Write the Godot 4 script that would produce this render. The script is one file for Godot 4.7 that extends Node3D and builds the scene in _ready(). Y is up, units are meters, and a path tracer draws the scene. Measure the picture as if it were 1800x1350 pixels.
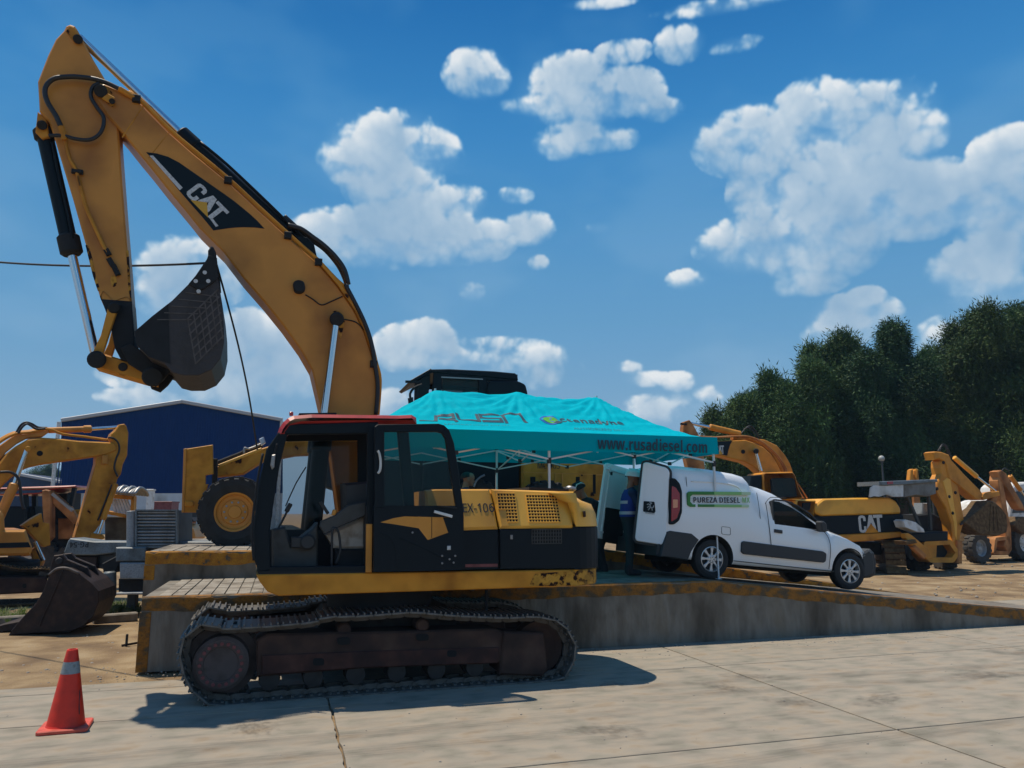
extends Node3D
# Yard with a parked excavator, a loading ramp, a tent, a van and other machines. y is up, units are metres.

var M := {}
var TX := {}
var used := {}
var rng := RandomNumberGenerator.new()

func _ready() -> void:
	rng.seed = 7
	_camera_and_light()
	_materials()
	_ground()
	_ramp()
	_warehouses()
	_trees()
	_excavator()
	_grader()
	_tent()
	_van()
	_people()
	_right_machines()
	_left_machines()
	_small_things()

func _camera_and_light() -> void:
	var cam := Camera3D.new()
	cam.name = "camera"
	cam.position = Vector3(0, 1.9, 0)
	cam.rotation.x = deg_to_rad(9.449)
	cam.fov = 53.06
	cam.near = 0.1
	cam.far = 900.0
	add_child(cam)
	cam.current = true
	var we := WorldEnvironment.new()
	we.name = "world"
	var env := Environment.new()
	env.tonemap_mode = Environment.TONE_MAPPER_LINEAR
	env.tonemap_exposure = 1.0
	env.background_mode = Environment.BG_SKY
	env.background_energy_multiplier = 1.0
	env.sdfgi_enabled = true
	env.ssao_enabled = true
	env.ssil_enabled = true
	env.fog_enabled = true
	env.fog_density = 0.0004
	env.fog_light_color = Color(0.62, 0.78, 0.93)
	var sky := Sky.new()
	var pan := PanoramaSkyMaterial.new()
	pan.panorama = ImageTexture.create_from_image(_sky_image())
	sky.sky_material = pan
	env.sky = sky
	we.environment = env
	add_child(we)
	var sun := DirectionalLight3D.new()
	sun.name = "sun"
	sun.light_energy = 1.5
	sun.light_color = Color(1.0, 0.955, 0.88)
	sun.light_angular_distance = 0.5
	sun.shadow_enabled = true
	add_child(sun)
	sun.look_at_from_position(Vector3(-0.345, 1.0, -0.165), Vector3.ZERO, Vector3(0, 0, 1))

# ---------------------------------------------------------------- sky
func _sky_color(el: float) -> Color:
	var t := clampf(el / 42.0, 0.0, 1.0)
	var c := Color(0.57, 0.69, 0.79)
	c = c.lerp(Color(0.41, 0.62, 0.785), smoothstep(0.0, 0.36, t))
	c = c.lerp(Color(0.245, 0.53, 0.765), smoothstep(0.26, 0.72, t))
	c = c.lerp(Color(0.135, 0.415, 0.675), smoothstep(0.60, 0.96, t))
	return c

func _sky_image() -> Image:
	var big := Image.create(512, 256, false, Image.FORMAT_RGB8)
	var n0 := FastNoiseLite.new()
	n0.seed = 11
	n0.noise_type = FastNoiseLite.TYPE_SIMPLEX_SMOOTH
	n0.fractal_octaves = 4
	n0.frequency = 1.0
	for y in 256:
		var el := 90.0 - (y + 0.5) * 180.0 / 256.0
		for x in 512:
			var az := deg_to_rad((x + 0.5) * 360.0 / 512.0 - 180.0)
			var c := _sky_color(maxf(el, 0.0))
			if el > -2.0:
				var e := deg_to_rad(maxf(el, 0.0))
				var v := Vector3(sin(az) * cos(e), sin(e) * 1.6, -cos(az) * cos(e)) * 2.6
				var d := smoothstep(0.12, 0.42, n0.get_noise_3dv(v) + 0.06 - 0.15 * absf(el - 25.0) / 60.0)
				c = c.lerp(Color(0.80, 0.84, 0.88), d * 0.8)
			big.set_pixel(x, y, c)
	big.resize(4096, 2048, Image.INTERPOLATE_CUBIC)
	# the part of the sky over the yard, with its cumulus clouds: azimuth, elevation, half width, half height, weight in degrees
	var blobs := PackedFloat32Array()
	blobs.append_array(nums("-9.42 26.13 4.68 2.27 1  -11.58 25.20 3.06 1.72 1  -6.54 26.75 2.16 0.99 1  -8.68 23.32 3.76 1.57 1  -4.02 22.91 1.87 1.03 1  -11.38 19.85 4.76 1.92 1  -6.19 20.35 5.08 1.94 1  -2.22 20.12 2.22 1.38 1  -14.77 19.99 2.10 1.18 1  1.24 20.94 1.86 1.13 1  0.22 23.25 1.25 0.60 0.7  -10.79 27.44 1.32 0.97 1  -13.29 24.75 1.29 0.99 1"))
	blobs.append_array(nums("-3.15 16.30 0.96 0.67 0.8  -2.85 31.37 2.39 1.51 1  -3.32 32.09 1.38 1.00 1  -1.56 31.03 1.38 0.95 1  5.48 30.00 4.50 2.01 1  9.10 29.99 2.66 1.45 1  11.71 28.60 1.65 0.74 0.8  3.85 26.85 2.03 1.07 1  7.00 26.92 2.66 0.84 0.8  1.60 29.36 2.51 0.60 0.7  4.60 31.32 2.73 1.30 1  8.95 32.53 1.98 0.70 0.7  13.43 32.65 1.74 1.10 1  17.52 32.04 1.84 0.48 0.6  6.99 35.61 2.75 0.34 0.7  17.68 34.54 5.35 0.53 0.8"))
	blobs.append_array(nums("17.56 25.81 3.04 1.91 1  18.05 27.05 2.03 1.09 1  22.88 26.87 2.66 1.97 1  24.85 27.23 2.22 1.32 1  27.71 25.78 3.12 2.05 1  20.98 22.16 3.80 3.34 1  25.19 22.09 3.91 3.03 1  17.99 18.83 3.53 1.79 1  22.28 18.35 4.04 2.28 1  28.67 20.40 3.97 2.13 1  29.90 24.44 1.41 1.23 1  34.13 21.75 1.82 1.73 1  35.15 22.53 0.90 0.98 1  32.67 19.98 2.62 1.78 1  34.03 17.60 2.52 2.19 1  31.93 15.48 2.47 1.49 1  29.24 19.02 2.19 1.15 1  32.70 13.56 2.41 1.42 0.8"))
	blobs.append_array(nums("24.53 13.07 2.68 1.53 1  23.37 12.09 2.02 1.16 1  25.36 14.52 1.13 0.61 1  -23.28 16.37 3.27 2.14 1  -24.62 14.41 2.21 1.68 1  -22.63 17.92 1.52 0.92 1  -19.54 11.12 5.14 2.55 1  -18.45 12.60 2.22 1.60 1  -20.96 9.43 6.63 1.74 0.8  -25.91 7.56 2.47 0.61 0.7  -14.34 10.19 3.70 2.05 0.7  -6.90 12.33 3.01 1.51 1  -6.27 13.18 1.72 1.01 1  -8.59 11.65 1.87 1.17 1  -4.31 11.53 1.55 0.67 0.7  -8.91 7.95 1.85 1.00 0.8  -0.86 10.93 5.17 1.69 0.35  10.21 9.72 1.66 0.50 0.8  12.28 9.44 1.23 0.66 0.8  14.48 8.54 1.04 0.57 0.8  8.77 10.60 0.92 0.50 0.7  11.79 7.38 4.82 1.08 0.5  13.38 16.80 1.49 0.65 0.6  1.99 18.47 0.70 0.50 0.7  6.64 20.82 0.96 0.40 0.5  31.22 11.21 2.77 1.45 0.7  21.73 15.69 2.24 0.70 0.6"))
	var x0 := 1536
	var x1 := 2560
	var y0 := 480
	var y1 := 1060
	var w := x1 - x0
	var h := y1 - y0
	var k := 4096.0 / 360.0
	var den := PackedFloat32Array()
	den.resize(w * h)
	for b in range(0, blobs.size(), 5):
		var cx := (blobs[b] + 180.0) * k - x0
		var cy := (90.0 - blobs[b + 1]) * k - y0
		var rx := blobs[b + 2] * k * 1.25
		var ry := blobs[b + 3] * k * 1.25
		for yy in range(maxi(0, int(cy - ry)), mini(h, int(cy + ry) + 1)):
			for xx in range(maxi(0, int(cx - rx)), mini(w, int(cx + rx) + 1)):
				var q := 1.0 - ((xx - cx) / rx) ** 2 - ((yy - cy) / ry) ** 2
				if q > 0.0:
					den[yy * w + xx] += q * blobs[b + 4]
	var n1 := FastNoiseLite.new()
	n1.seed = 5
	n1.noise_type = FastNoiseLite.TYPE_SIMPLEX
	n1.fractal_octaves = 5
	n1.fractal_gain = 0.55
	n1.frequency = 0.012
	var n3 := FastNoiseLite.new()
	n3.seed = 9
	n3.noise_type = FastNoiseLite.TYPE_SIMPLEX_SMOOTH
	n3.fractal_type = FastNoiseLite.FRACTAL_NONE
	n3.frequency = 0.026
	var puffs := PackedFloat32Array()
	puffs.resize(w * h)
	var wisp := FastNoiseLite.new()
	wisp.seed = 21
	wisp.fractal_octaves = 4
	wisp.frequency = 0.006
	var raw := den.duplicate()
	for yy in h:
		for xx in w:
			var f := raw[yy * w + xx]
			if f > 0.0:
				# rounded heads: sums of folded noise give bumps with creases between them
				var bump := absf(n3.get_noise_2d(xx, yy)) + 0.5 * absf(n3.get_noise_2d(xx * 2.1 + 90.0, yy * 2.1)) + 0.25 * absf(n3.get_noise_2d(xx * 4.3, yy * 4.3 + 50.0))
				var up := raw[maxi(yy - 9, 0) * w + xx]
				var dn := raw[mini(yy + 9, h - 1) * w + xx]
				var top := clampf(0.5 + (dn - up) * 1.6, 0.0, 1.0)
				var g := minf(pow(f, 0.60), 1.05) + 0.50 * (bump - 0.42) + 0.80 * n1.get_noise_2d(xx, yy)
				den[yy * w + xx] = smoothstep(0.24, lerpf(1.55, 0.86, top), g)
				puffs[yy * w + xx] = bump
	# thickness towards the light above
	var thick := PackedFloat32Array()
	thick.resize(w * h)
	for yy in h:
		for xx in w:
			var at := yy * w + xx
			var above := thick[at - w - (1 if xx > 0 and yy % 3 == 0 else 0)] if yy > 0 else 0.0
			thick[at] = above * 0.965 + den[at]
	for yy in h:
		var el := 90.0 - (yy + y0 + 0.5) / k
		var sky_c := _sky_color(maxf(el, 0.0))
		var edge_y := smoothstep(0.0, 60.0, float(yy))
		for xx in w:
			var edge := minf(smoothstep(0.0, 90.0, float(xx)), smoothstep(0.0, 90.0, float(w - xx))) * edge_y
			if edge <= 0.0:
				continue
			var at := yy * w + xx
			var d := den[at]
			var haze := 0.16 * smoothstep(0.0, 0.6, wisp.get_noise_2d(xx * 0.7, yy * 1.4) + 0.10) * (1.0 - 0.012 * el)
			var c := sky_c.lerp(Color(0.72, 0.80, 0.88), haze)
			c = c.lerp(Color(0.66, 0.765, 0.865), 0.30 * smoothstep(0.0, 1.1, raw[at]))
			if d > 0.003:
				var light := exp(-0.060 * thick[at])
				var tone := (puffs[at] - 0.42) * 0.26 * (0.2 + light) + n1.get_noise_2d(xx * 0.6 + 300.0, yy * 0.7) * 0.30
				var lit := clampf(light * 1.05 + 0.06 + tone, 0.0, 1.0)
				var cc := Color(0.555, 0.675, 0.785).lerp(Color(0.90, 0.92, 0.935), lit)
				c = c.lerp(cc, d * (0.66 + 0.32 * lit))
			var old := big.get_pixel(xx + x0, yy + y0)
			big.set_pixel(xx + x0, yy + y0, old.lerp(c, edge))
	# a panorama begins at the -z direction
	var out := Image.create(4096, 2048, false, Image.FORMAT_RGB8)
	out.blit_rect(big, Rect2i(2048, 0, 2048, 2048), Vector2i(0, 0))
	out.blit_rect(big, Rect2i(0, 0, 2048, 2048), Vector2i(2048, 0))
	return out

# ---------------------------------------------------------------- number helpers
func nums(s: String) -> PackedFloat32Array:
	var out := PackedFloat32Array()
	for t in s.split(" ", false):
		out.append(t.to_float())
	return out

func pl(s: String) -> PackedVector2Array:
	var n := nums(s)
	var out := PackedVector2Array()
	for i in range(0, n.size() - 1, 2):
		out.append(Vector2(n[i], n[i + 1]))
	return out

func v3(s: String) -> PackedVector3Array:
	var n := nums(s)
	var out := PackedVector3Array()
	for i in range(0, n.size() - 2, 3):
		out.append(Vector3(n[i], n[i + 1], n[i + 2]))
	return out

func at3(p: PackedVector2Array, z: float) -> PackedVector3Array:
	var out := PackedVector3Array()
	for q in p:
		out.append(Vector3(q.x, q.y, z))
	return out

func round_poly(p: PackedVector2Array, r: float, n := 4) -> PackedVector2Array:
	var out := PackedVector2Array()
	for i in p.size():
		var b := p[i]
		var u := (p[i - 1] - b)
		var v := (p[(i + 1) % p.size()] - b)
		var k := minf(r, minf(u.length(), v.length()) * 0.45)
		var a := b + u.normalized() * k
		var c := b + v.normalized() * k
		for j in n + 1:
			var t := float(j) / n
			out.append(a.lerp(b, t).lerp(b.lerp(c, t), t))
	return out

func rect(x0: float, y0: float, x1: float, y1: float) -> PackedVector2Array:
	return PackedVector2Array([Vector2(x0, y0), Vector2(x1, y0), Vector2(x1, y1), Vector2(x0, y1)])

func ngon(c: Vector2, r: float, n := 16) -> PackedVector2Array:
	var out := PackedVector2Array()
	for i in n:
		out.append(c + Vector2(cos(TAU * i / n), sin(TAU * i / n)) * r)
	return out

func curve(p: PackedVector3Array, n := 5) -> PackedVector3Array:
	var out := PackedVector3Array()
	for i in p.size() - 1:
		var a := p[maxi(i - 1, 0)]
		var d := p[mini(i + 2, p.size() - 1)]
		for j in n:
			out.append(p[i].cubic_interpolate(p[i + 1], a, d, float(j) / n))
	out.append(p[p.size() - 1])
	return out

func area(p: PackedVector2Array) -> float:
	var a := 0.0
	for i in p.size():
		a += p[i - 1].cross(p[i])
	return a * 0.5

func ccw(p: PackedVector2Array) -> PackedVector2Array:
	if area(p) < 0.0:
		p.reverse()
	return p

func inset(p: PackedVector2Array, d: float) -> PackedVector2Array:
	var out := PackedVector2Array()
	var n := p.size()
	for i in n:
		var a := (p[i] - p[i - 1]).normalized()
		var b := (p[(i + 1) % n] - p[i]).normalized()
		var na := Vector2(-a.y, a.x)
		var nb := Vector2(-b.y, b.x)
		var m := (na + nb)
		if m.length() < 0.2:
			out.append(p[i] + na * d)
			continue
		m = m.normalized()
		out.append(p[i] + m * minf(d / maxf(m.dot(na), 0.35), d * 2.2))
	return out

# ---------------------------------------------------------------- mesh helpers (faces are given counter-clockwise seen from outside)
func new_st() -> SurfaceTool:
	var st := SurfaceTool.new()
	st.begin(Mesh.PRIMITIVE_TRIANGLES)
	st.set_smooth_group(-1)
	return st

func tri(st: SurfaceTool, a: Vector3, b: Vector3, c: Vector3) -> void:
	st.add_vertex(a)
	st.add_vertex(c)
	st.add_vertex(b)

func quad(st: SurfaceTool, a: Vector3, b: Vector3, c: Vector3, d: Vector3) -> void:
	tri(st, a, b, c)
	tri(st, a, c, d)

const ID := Transform3D(Basis.IDENTITY, Vector3.ZERO)

func cap(st: SurfaceTool, p: PackedVector2Array, z: float, up: bool, xf := ID) -> void:
	var ix := Geometry2D.triangulate_polygon(p)
	for i in range(0, ix.size(), 3):
		var a := p[ix[i]]
		var b := p[ix[i + 1]]
		var c := p[ix[i + 2]]
		if ((b - a).cross(c - a) > 0.0) != up:
			var t := b
			b = c
			c = t
		tri(st, xf * Vector3(a.x, a.y, z), xf * Vector3(b.x, b.y, z), xf * Vector3(c.x, c.y, z))

func prism(st: SurfaceTool, poly: PackedVector2Array, z0: float, z1: float, bev := 0.0, xf := ID) -> void:
	var p := ccw(poly.duplicate())
	var q := inset(p, bev) if bev > 0.0 else p
	var rings := [[q, z0], [p, z0 + bev], [p, z1 - bev], [q, z1]] if bev > 0.0 else [[p, z0], [p, z1]]
	for r in rings.size() - 1:
		var a: PackedVector2Array = rings[r][0]
		var b: PackedVector2Array = rings[r + 1][0]
		var za: float = rings[r][1]
		var zb: float = rings[r + 1][1]
		for i in a.size():
			var j := (i + 1) % a.size()
			quad(st, xf * Vector3(a[i].x, a[i].y, za), xf * Vector3(a[j].x, a[j].y, za), xf * Vector3(b[j].x, b[j].y, zb), xf * Vector3(b[i].x, b[i].y, zb))
	cap(st, q, z1, true, xf)
	cap(st, q, z0, false, xf)

# a frame: the band of the given width inside an outline
func band(st: SurfaceTool, poly: PackedVector2Array, width: float, z0: float, z1: float, xf := ID) -> void:
	var p := ccw(poly.duplicate())
	var q := inset(p, width)
	for i in p.size():
		var j := (i + 1) % p.size()
		var a := p[i]
		var b := p[j]
		var c := q[j]
		var d := q[i]
		quad(st, xf * Vector3(a.x, a.y, z1), xf * Vector3(b.x, b.y, z1), xf * Vector3(c.x, c.y, z1), xf * Vector3(d.x, d.y, z1))
		quad(st, xf * Vector3(d.x, d.y, z0), xf * Vector3(c.x, c.y, z0), xf * Vector3(b.x, b.y, z0), xf * Vector3(a.x, a.y, z0))
		quad(st, xf * Vector3(a.x, a.y, z0), xf * Vector3(b.x, b.y, z0), xf * Vector3(b.x, b.y, z1), xf * Vector3(a.x, a.y, z1))
		quad(st, xf * Vector3(c.x, c.y, z0), xf * Vector3(d.x, d.y, z0), xf * Vector3(d.x, d.y, z1), xf * Vector3(c.x, c.y, z1))

func box(st: SurfaceTool, c: Vector3, s: Vector3, bev := 0.0, xf := ID) -> void:
	prism(st, rect(c.x - s.x / 2, c.y - s.y / 2, c.x + s.x / 2, c.y + s.y / 2), c.z - s.z / 2, c.z + s.z / 2, bev, xf)

func basis_along(d: Vector3) -> Basis:
	var y := d.normalized()
	var x := (Vector3(0, 0, 1) if absf(y.z) < 0.9 else Vector3(1, 0, 0)).cross(y).normalized()
	return Basis(x, y, x.cross(y))

# a bar of rectangular section between two points
func bar(st: SurfaceTool, a: Vector3, b: Vector3, w: float, d: float, bev := 0.0) -> void:
	var xf := Transform3D(basis_along(b - a), (a + b) / 2)
	box(st, Vector3.ZERO, Vector3(w, (b - a).length(), d), bev, xf)

# profile of (radius, height) turned about the y axis of xf
func lathe(st: SurfaceTool, prof: PackedVector2Array, xf := ID, sides := 20) -> void:
	st.set_smooth_group(-1)
	for k in prof.size() - 1:
		var a := prof[k]
		var b := prof[k + 1]
		st.set_smooth_group(k + 1)
		for i in sides:
			var t0 := TAU * i / sides
			var t1 := TAU * (i + 1) / sides
			var p0 := xf * Vector3(a.x * cos(t0), a.y, -a.x * sin(t0))
			var p1 := xf * Vector3(a.x * cos(t1), a.y, -a.x * sin(t1))
			var q0 := xf * Vector3(b.x * cos(t0), b.y, -b.x * sin(t0))
			var q1 := xf * Vector3(b.x * cos(t1), b.y, -b.x * sin(t1))
			if a.x > 1e-5:
				tri(st, p0, p1, q1)
			if b.x > 1e-5:
				tri(st, p0, q1, q0)
	st.set_smooth_group(-1)

func cyl(st: SurfaceTool, a: Vector3, b: Vector3, r: float, r1 := -1.0, sides := 14, bev := 0.0) -> void:
	var h := (b - a).length()
	var rb := r if r1 < 0.0 else r1
	var prof := PackedVector2Array([Vector2(0, 0), Vector2(r, 0), Vector2(rb, h), Vector2(0, h)])
	if bev > 0.0:
		prof = PackedVector2Array([Vector2(0, 0), Vector2(r - bev, 0), Vector2(r, bev), Vector2(rb, h - bev), Vector2(rb - bev, h), Vector2(0, h)])
	lathe(st, prof, Transform3D(basis_along(b - a), a), sides)

func tube(st: SurfaceTool, p: PackedVector3Array, r: float, sides := 8) -> void:
	st.set_smooth_group(1)
	var prev := PackedVector3Array()
	var n0 := Vector3.ZERO
	for i in p.size():
		var d := (p[mini(i + 1, p.size() - 1)] - p[maxi(i - 1, 0)]).normalized()
		if i == 0:
			n0 = basis_along(d).x
		n0 = (n0 - d * n0.dot(d)).normalized()
		var m := d.cross(n0)
		var ring := PackedVector3Array()
		for k in sides:
			var t := TAU * k / sides
			ring.append(p[i] + (n0 * cos(t) + m * sin(t)) * r)
		if i > 0:
			for k in sides:
				var j := (k + 1) % sides
				quad(st, prev[k], prev[j], ring[j], ring[k])
		if i == 0 or i == p.size() - 1:
			for k in sides:
				var j := (k + 1) % sides
				if i == 0:
					tri(st, p[i], ring[j], ring[k])
				else:
					tri(st, p[i], ring[k], ring[j])
		prev = ring
	st.set_smooth_group(-1)

func ellipsoid(st: SurfaceTool, c: Vector3, r: Vector3, xf := ID, sides := 14, rows := 8, low := -1.0) -> void:
	st.set_smooth_group(1)
	for i in rows:
		for k in sides:
			var q := []
			for e in [[i, k], [i, k + 1], [i + 1, k + 1], [i + 1, k]]:
				var u: float = PI * (e[0] / float(rows) - 0.5)
				if low > -1.0:
					u = lerpf(asin(low), PI / 2, e[0] / float(rows))
				var t: float = TAU * e[1] / sides
				q.append(xf * (c + Vector3(cos(u) * cos(t) * r.x, sin(u) * r.y, -cos(u) * sin(t) * r.z)))
			if i > 0 or low > -1.0:
				tri(st, q[0], q[1], q[2])
			if i < rows - 1:
				tri(st, q[0], q[2], q[3])
	st.set_smooth_group(-1)

# rings of equal size joined in order; each ring counter-clockwise seen from the far end
func loft(st: SurfaceTool, rings: Array, closed := true, caps := true, smooth := true) -> void:
	st.set_smooth_group(1 if smooth else -1)
	for i in rings.size() - 1:
		var a: PackedVector3Array = rings[i]
		var b: PackedVector3Array = rings[i + 1]
		for k in (a.size() if closed else a.size() - 1):
			var j := (k + 1) % a.size()
			quad(st, a[k], a[j], b[j], b[k])
	st.set_smooth_group(-1)
	if caps:
		for e in [[0, false], [rings.size() - 1, true]]:
			var r: PackedVector3Array = rings[e[0]]
			var c := Vector3.ZERO
			for v in r:
				c += v
			c /= r.size()
			for k in r.size():
				if e[1]:
					tri(st, c, r[k], r[(k + 1) % r.size()])
				else:
					tri(st, c, r[(k + 1) % r.size()], r[k])

# ---------------------------------------------------------------- node helpers
func fresh(parent: Node, called: String) -> String:
	var key := str(parent.get_instance_id()) + called
	var n: int = used.get(key, 0)
	used[key] = n + 1
	return called if n == 0 else "%s_%03d" % [called, n]

func tag(o: Node, label: String, category := "", group := "", kind := "") -> Node:
	o.set_meta("label", label)
	if category:
		o.set_meta("category", category)
	if group:
		o.set_meta("group", group)
	if kind:
		o.set_meta("kind", kind)
	return o

func thing(called: String, label: String, category: String, at := Vector3.ZERO, turn := 0.0, group := "") -> Node3D:
	var o := Node3D.new()
	o.name = fresh(self, called)
	add_child(o)
	o.position = at
	o.rotation.y = turn
	tag(o, label, category, group)
	return o

func struct(called: String, label: String, at := Vector3.ZERO, turn := 0.0) -> Node3D:
	var o := Node3D.new()
	o.name = fresh(self, called)
	add_child(o)
	o.position = at
	o.rotation.y = turn
	tag(o, label, "", "", "structure")
	return o

func put(called: String, mesh: Mesh, mat: Material, parent: Node, xf := ID) -> MeshInstance3D:
	var o := MeshInstance3D.new()
	o.name = fresh(parent, called)
	o.mesh = mesh
	o.material_override = mat
	o.transform = xf
	parent.add_child(o)
	return o

func finish(st: SurfaceTool) -> ArrayMesh:
	st.generate_normals()
	return st.commit()

func part(called: String, st: SurfaceTool, mat: Variant, parent: Node, xf := ID) -> MeshInstance3D:
	return put(called, finish(st), M[mat] if mat is String else mat, parent, xf)

func group_node(called: String, parent: Node, xf := ID) -> Node3D:
	var o := Node3D.new()
	o.name = fresh(parent, called)
	o.transform = xf
	parent.add_child(o)
	return o

# short cuts that make one part each
func p_prism(called: String, poly: PackedVector2Array, z0: float, z1: float, bev: float, mat: Variant, parent: Node, xf := ID) -> MeshInstance3D:
	var st := new_st()
	prism(st, poly, z0, z1, bev, xf)
	return part(called, st, mat, parent)

func p_box(called: String, c: Vector3, s: Vector3, bev: float, mat: Variant, parent: Node, xf := ID) -> MeshInstance3D:
	var st := new_st()
	box(st, c, s, bev, xf)
	return part(called, st, mat, parent)

func p_cyl(called: String, a: Vector3, b: Vector3, r: float, mat: Variant, parent: Node, sides := 18, bev := 0.006) -> MeshInstance3D:
	var st := new_st()
	cyl(st, a, b, r, -1.0, sides, bev)
	return part(called, st, mat, parent)

func p_tube(called: String, p: PackedVector3Array, r: float, mat: Variant, parent: Node, n := 5) -> MeshInstance3D:
	var st := new_st()
	tube(st, curve(p, n) if n > 1 else p, r)
	return part(called, st, mat, parent)

func p_bar(called: String, a: Vector3, b: Vector3, w: float, d: float, mat: Variant, parent: Node, bev := 0.0) -> MeshInstance3D:
	var st := new_st()
	bar(st, a, b, w, d, bev)
	return part(called, st, mat, parent)

func p_band(called: String, poly: PackedVector2Array, width: float, z0: float, z1: float, mat: Variant, parent: Node) -> MeshInstance3D:
	var st := new_st()
	band(st, poly, width, z0, z1)
	return part(called, st, mat, parent)

# lettering that fills the box from a (lower left) along ux by len and up by tall; n is the way it faces
func letters(called: String, text: String, a: Vector3, along: Vector3, up: Vector3, length: float, tall: float, mat: Variant, parent: Node, bold := true, face := "Droid Sans") -> MeshInstance3D:
	var tm := TextMesh.new()
	var f := SystemFont.new()
	f.font_names = PackedStringArray([face])
	f.font_weight = 700 if bold else 400
	tm.font = f
	tm.font_size = 48
	tm.pixel_size = 0.01
	tm.depth = 0.02
	tm.curve_step = 2.0
	tm.text = text
	tm.horizontal_alignment = HORIZONTAL_ALIGNMENT_LEFT
	var bb := tm.get_aabb()
	var x := along.normalized()
	var z := x.cross(up).normalized()
	var y := z.cross(x)
	var sx := length / maxf(bb.size.x, 1e-4)
	var sy := tall / maxf(bb.size.y, 1e-4)
	var b := Basis(x * sx, y * sy, z * 0.2)
	var xf := Transform3D(b, a - b * Vector3(bb.position.x, bb.position.y, 0) + z * 0.003)
	var o := put(called, tm, M[mat] if mat is String else mat, parent, xf)
	return o

# ---------------------------------------------------------------- materials
func noise_tex(called: String, sd: int, freq: float, stops: Array, octaves := 5, kind := FastNoiseLite.TYPE_SIMPLEX_SMOOTH, size := 512) -> NoiseTexture2D:
	var n := FastNoiseLite.new()
	n.seed = sd
	n.noise_type = kind
	n.frequency = freq
	n.fractal_octaves = octaves
	if kind == FastNoiseLite.TYPE_CELLULAR:
		n.cellular_return_type = FastNoiseLite.RETURN_DISTANCE2_SUB
	var g := Gradient.new()
	var offs := PackedFloat32Array()
	var cols := PackedColorArray()
	for s in stops:
		offs.append(s[0])
		var c: Variant = s[1]
		cols.append(c if c is Color else Color(c, c, c))
	g.offsets = offs
	g.colors = cols
	var t := NoiseTexture2D.new()
	t.width = size
	t.height = size
	t.seamless = true
	t.noise = n
	t.color_ramp = g
	TX[called] = t
	return t

func mk(called: String, r: float, g: float, b: float, rough: float, o := {}) -> StandardMaterial3D:
	var m := StandardMaterial3D.new()
	m.resource_name = called
	m.albedo_color = Color(r, g, b).linear_to_srgb()
	m.roughness = rough
	m.metallic = o.get("metal", 0.0)
	var sc: Variant = o.get("scale", 0.7)
	var world: bool = o.get("world", false)
	if o.has("tex") or o.has("bump"):
		m.uv1_triplanar = true
		m.uv1_world_triplanar = world
		m.uv1_scale = sc if sc is Vector3 else Vector3.ONE * sc
		m.uv1_offset = Vector3(0.37, 0.21, 0.13)
	if o.has("tex"):
		m.albedo_texture = TX[o.tex]
	if o.has("bump"):
		m.heightmap_enabled = true
		m.heightmap_texture = TX[o.bump]
		m.heightmap_scale = o.get("depth", 1.0)
	if o.has("rtex"):
		m.roughness_texture = TX[o.rtex]
	if o.has("detail"):
		m.detail_enabled = true
		m.detail_blend_mode = BaseMaterial3D.BLEND_MODE_MUL
		m.detail_albedo = TX[o.detail]
		m.detail_uv_layer = BaseMaterial3D.DETAIL_UV_2
		m.uv2_triplanar = true
		m.uv2_world_triplanar = world
		var s2: Variant = o.get("dscale", 2.0)
		m.uv2_scale = s2 if s2 is Vector3 else Vector3.ONE * s2
	if o.has("coat"):
		m.clearcoat_enabled = true
		m.clearcoat = o.coat
		m.clearcoat_roughness = 0.12
	if o.has("back"):
		m.backlight_enabled = true
		m.backlight = o.back
	if o.has("spec"):
		m.metallic_specular = o.spec
	M[called] = m
	return m

func glass(called: String, r: float, g: float, b: float, a: float) -> void:
	var m := mk(called, r, g, b, 0.04)
	m.transparency = BaseMaterial3D.TRANSPARENCY_ALPHA
	m.albedo_color.a = a
	m.metallic_specular = 0.24

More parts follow.
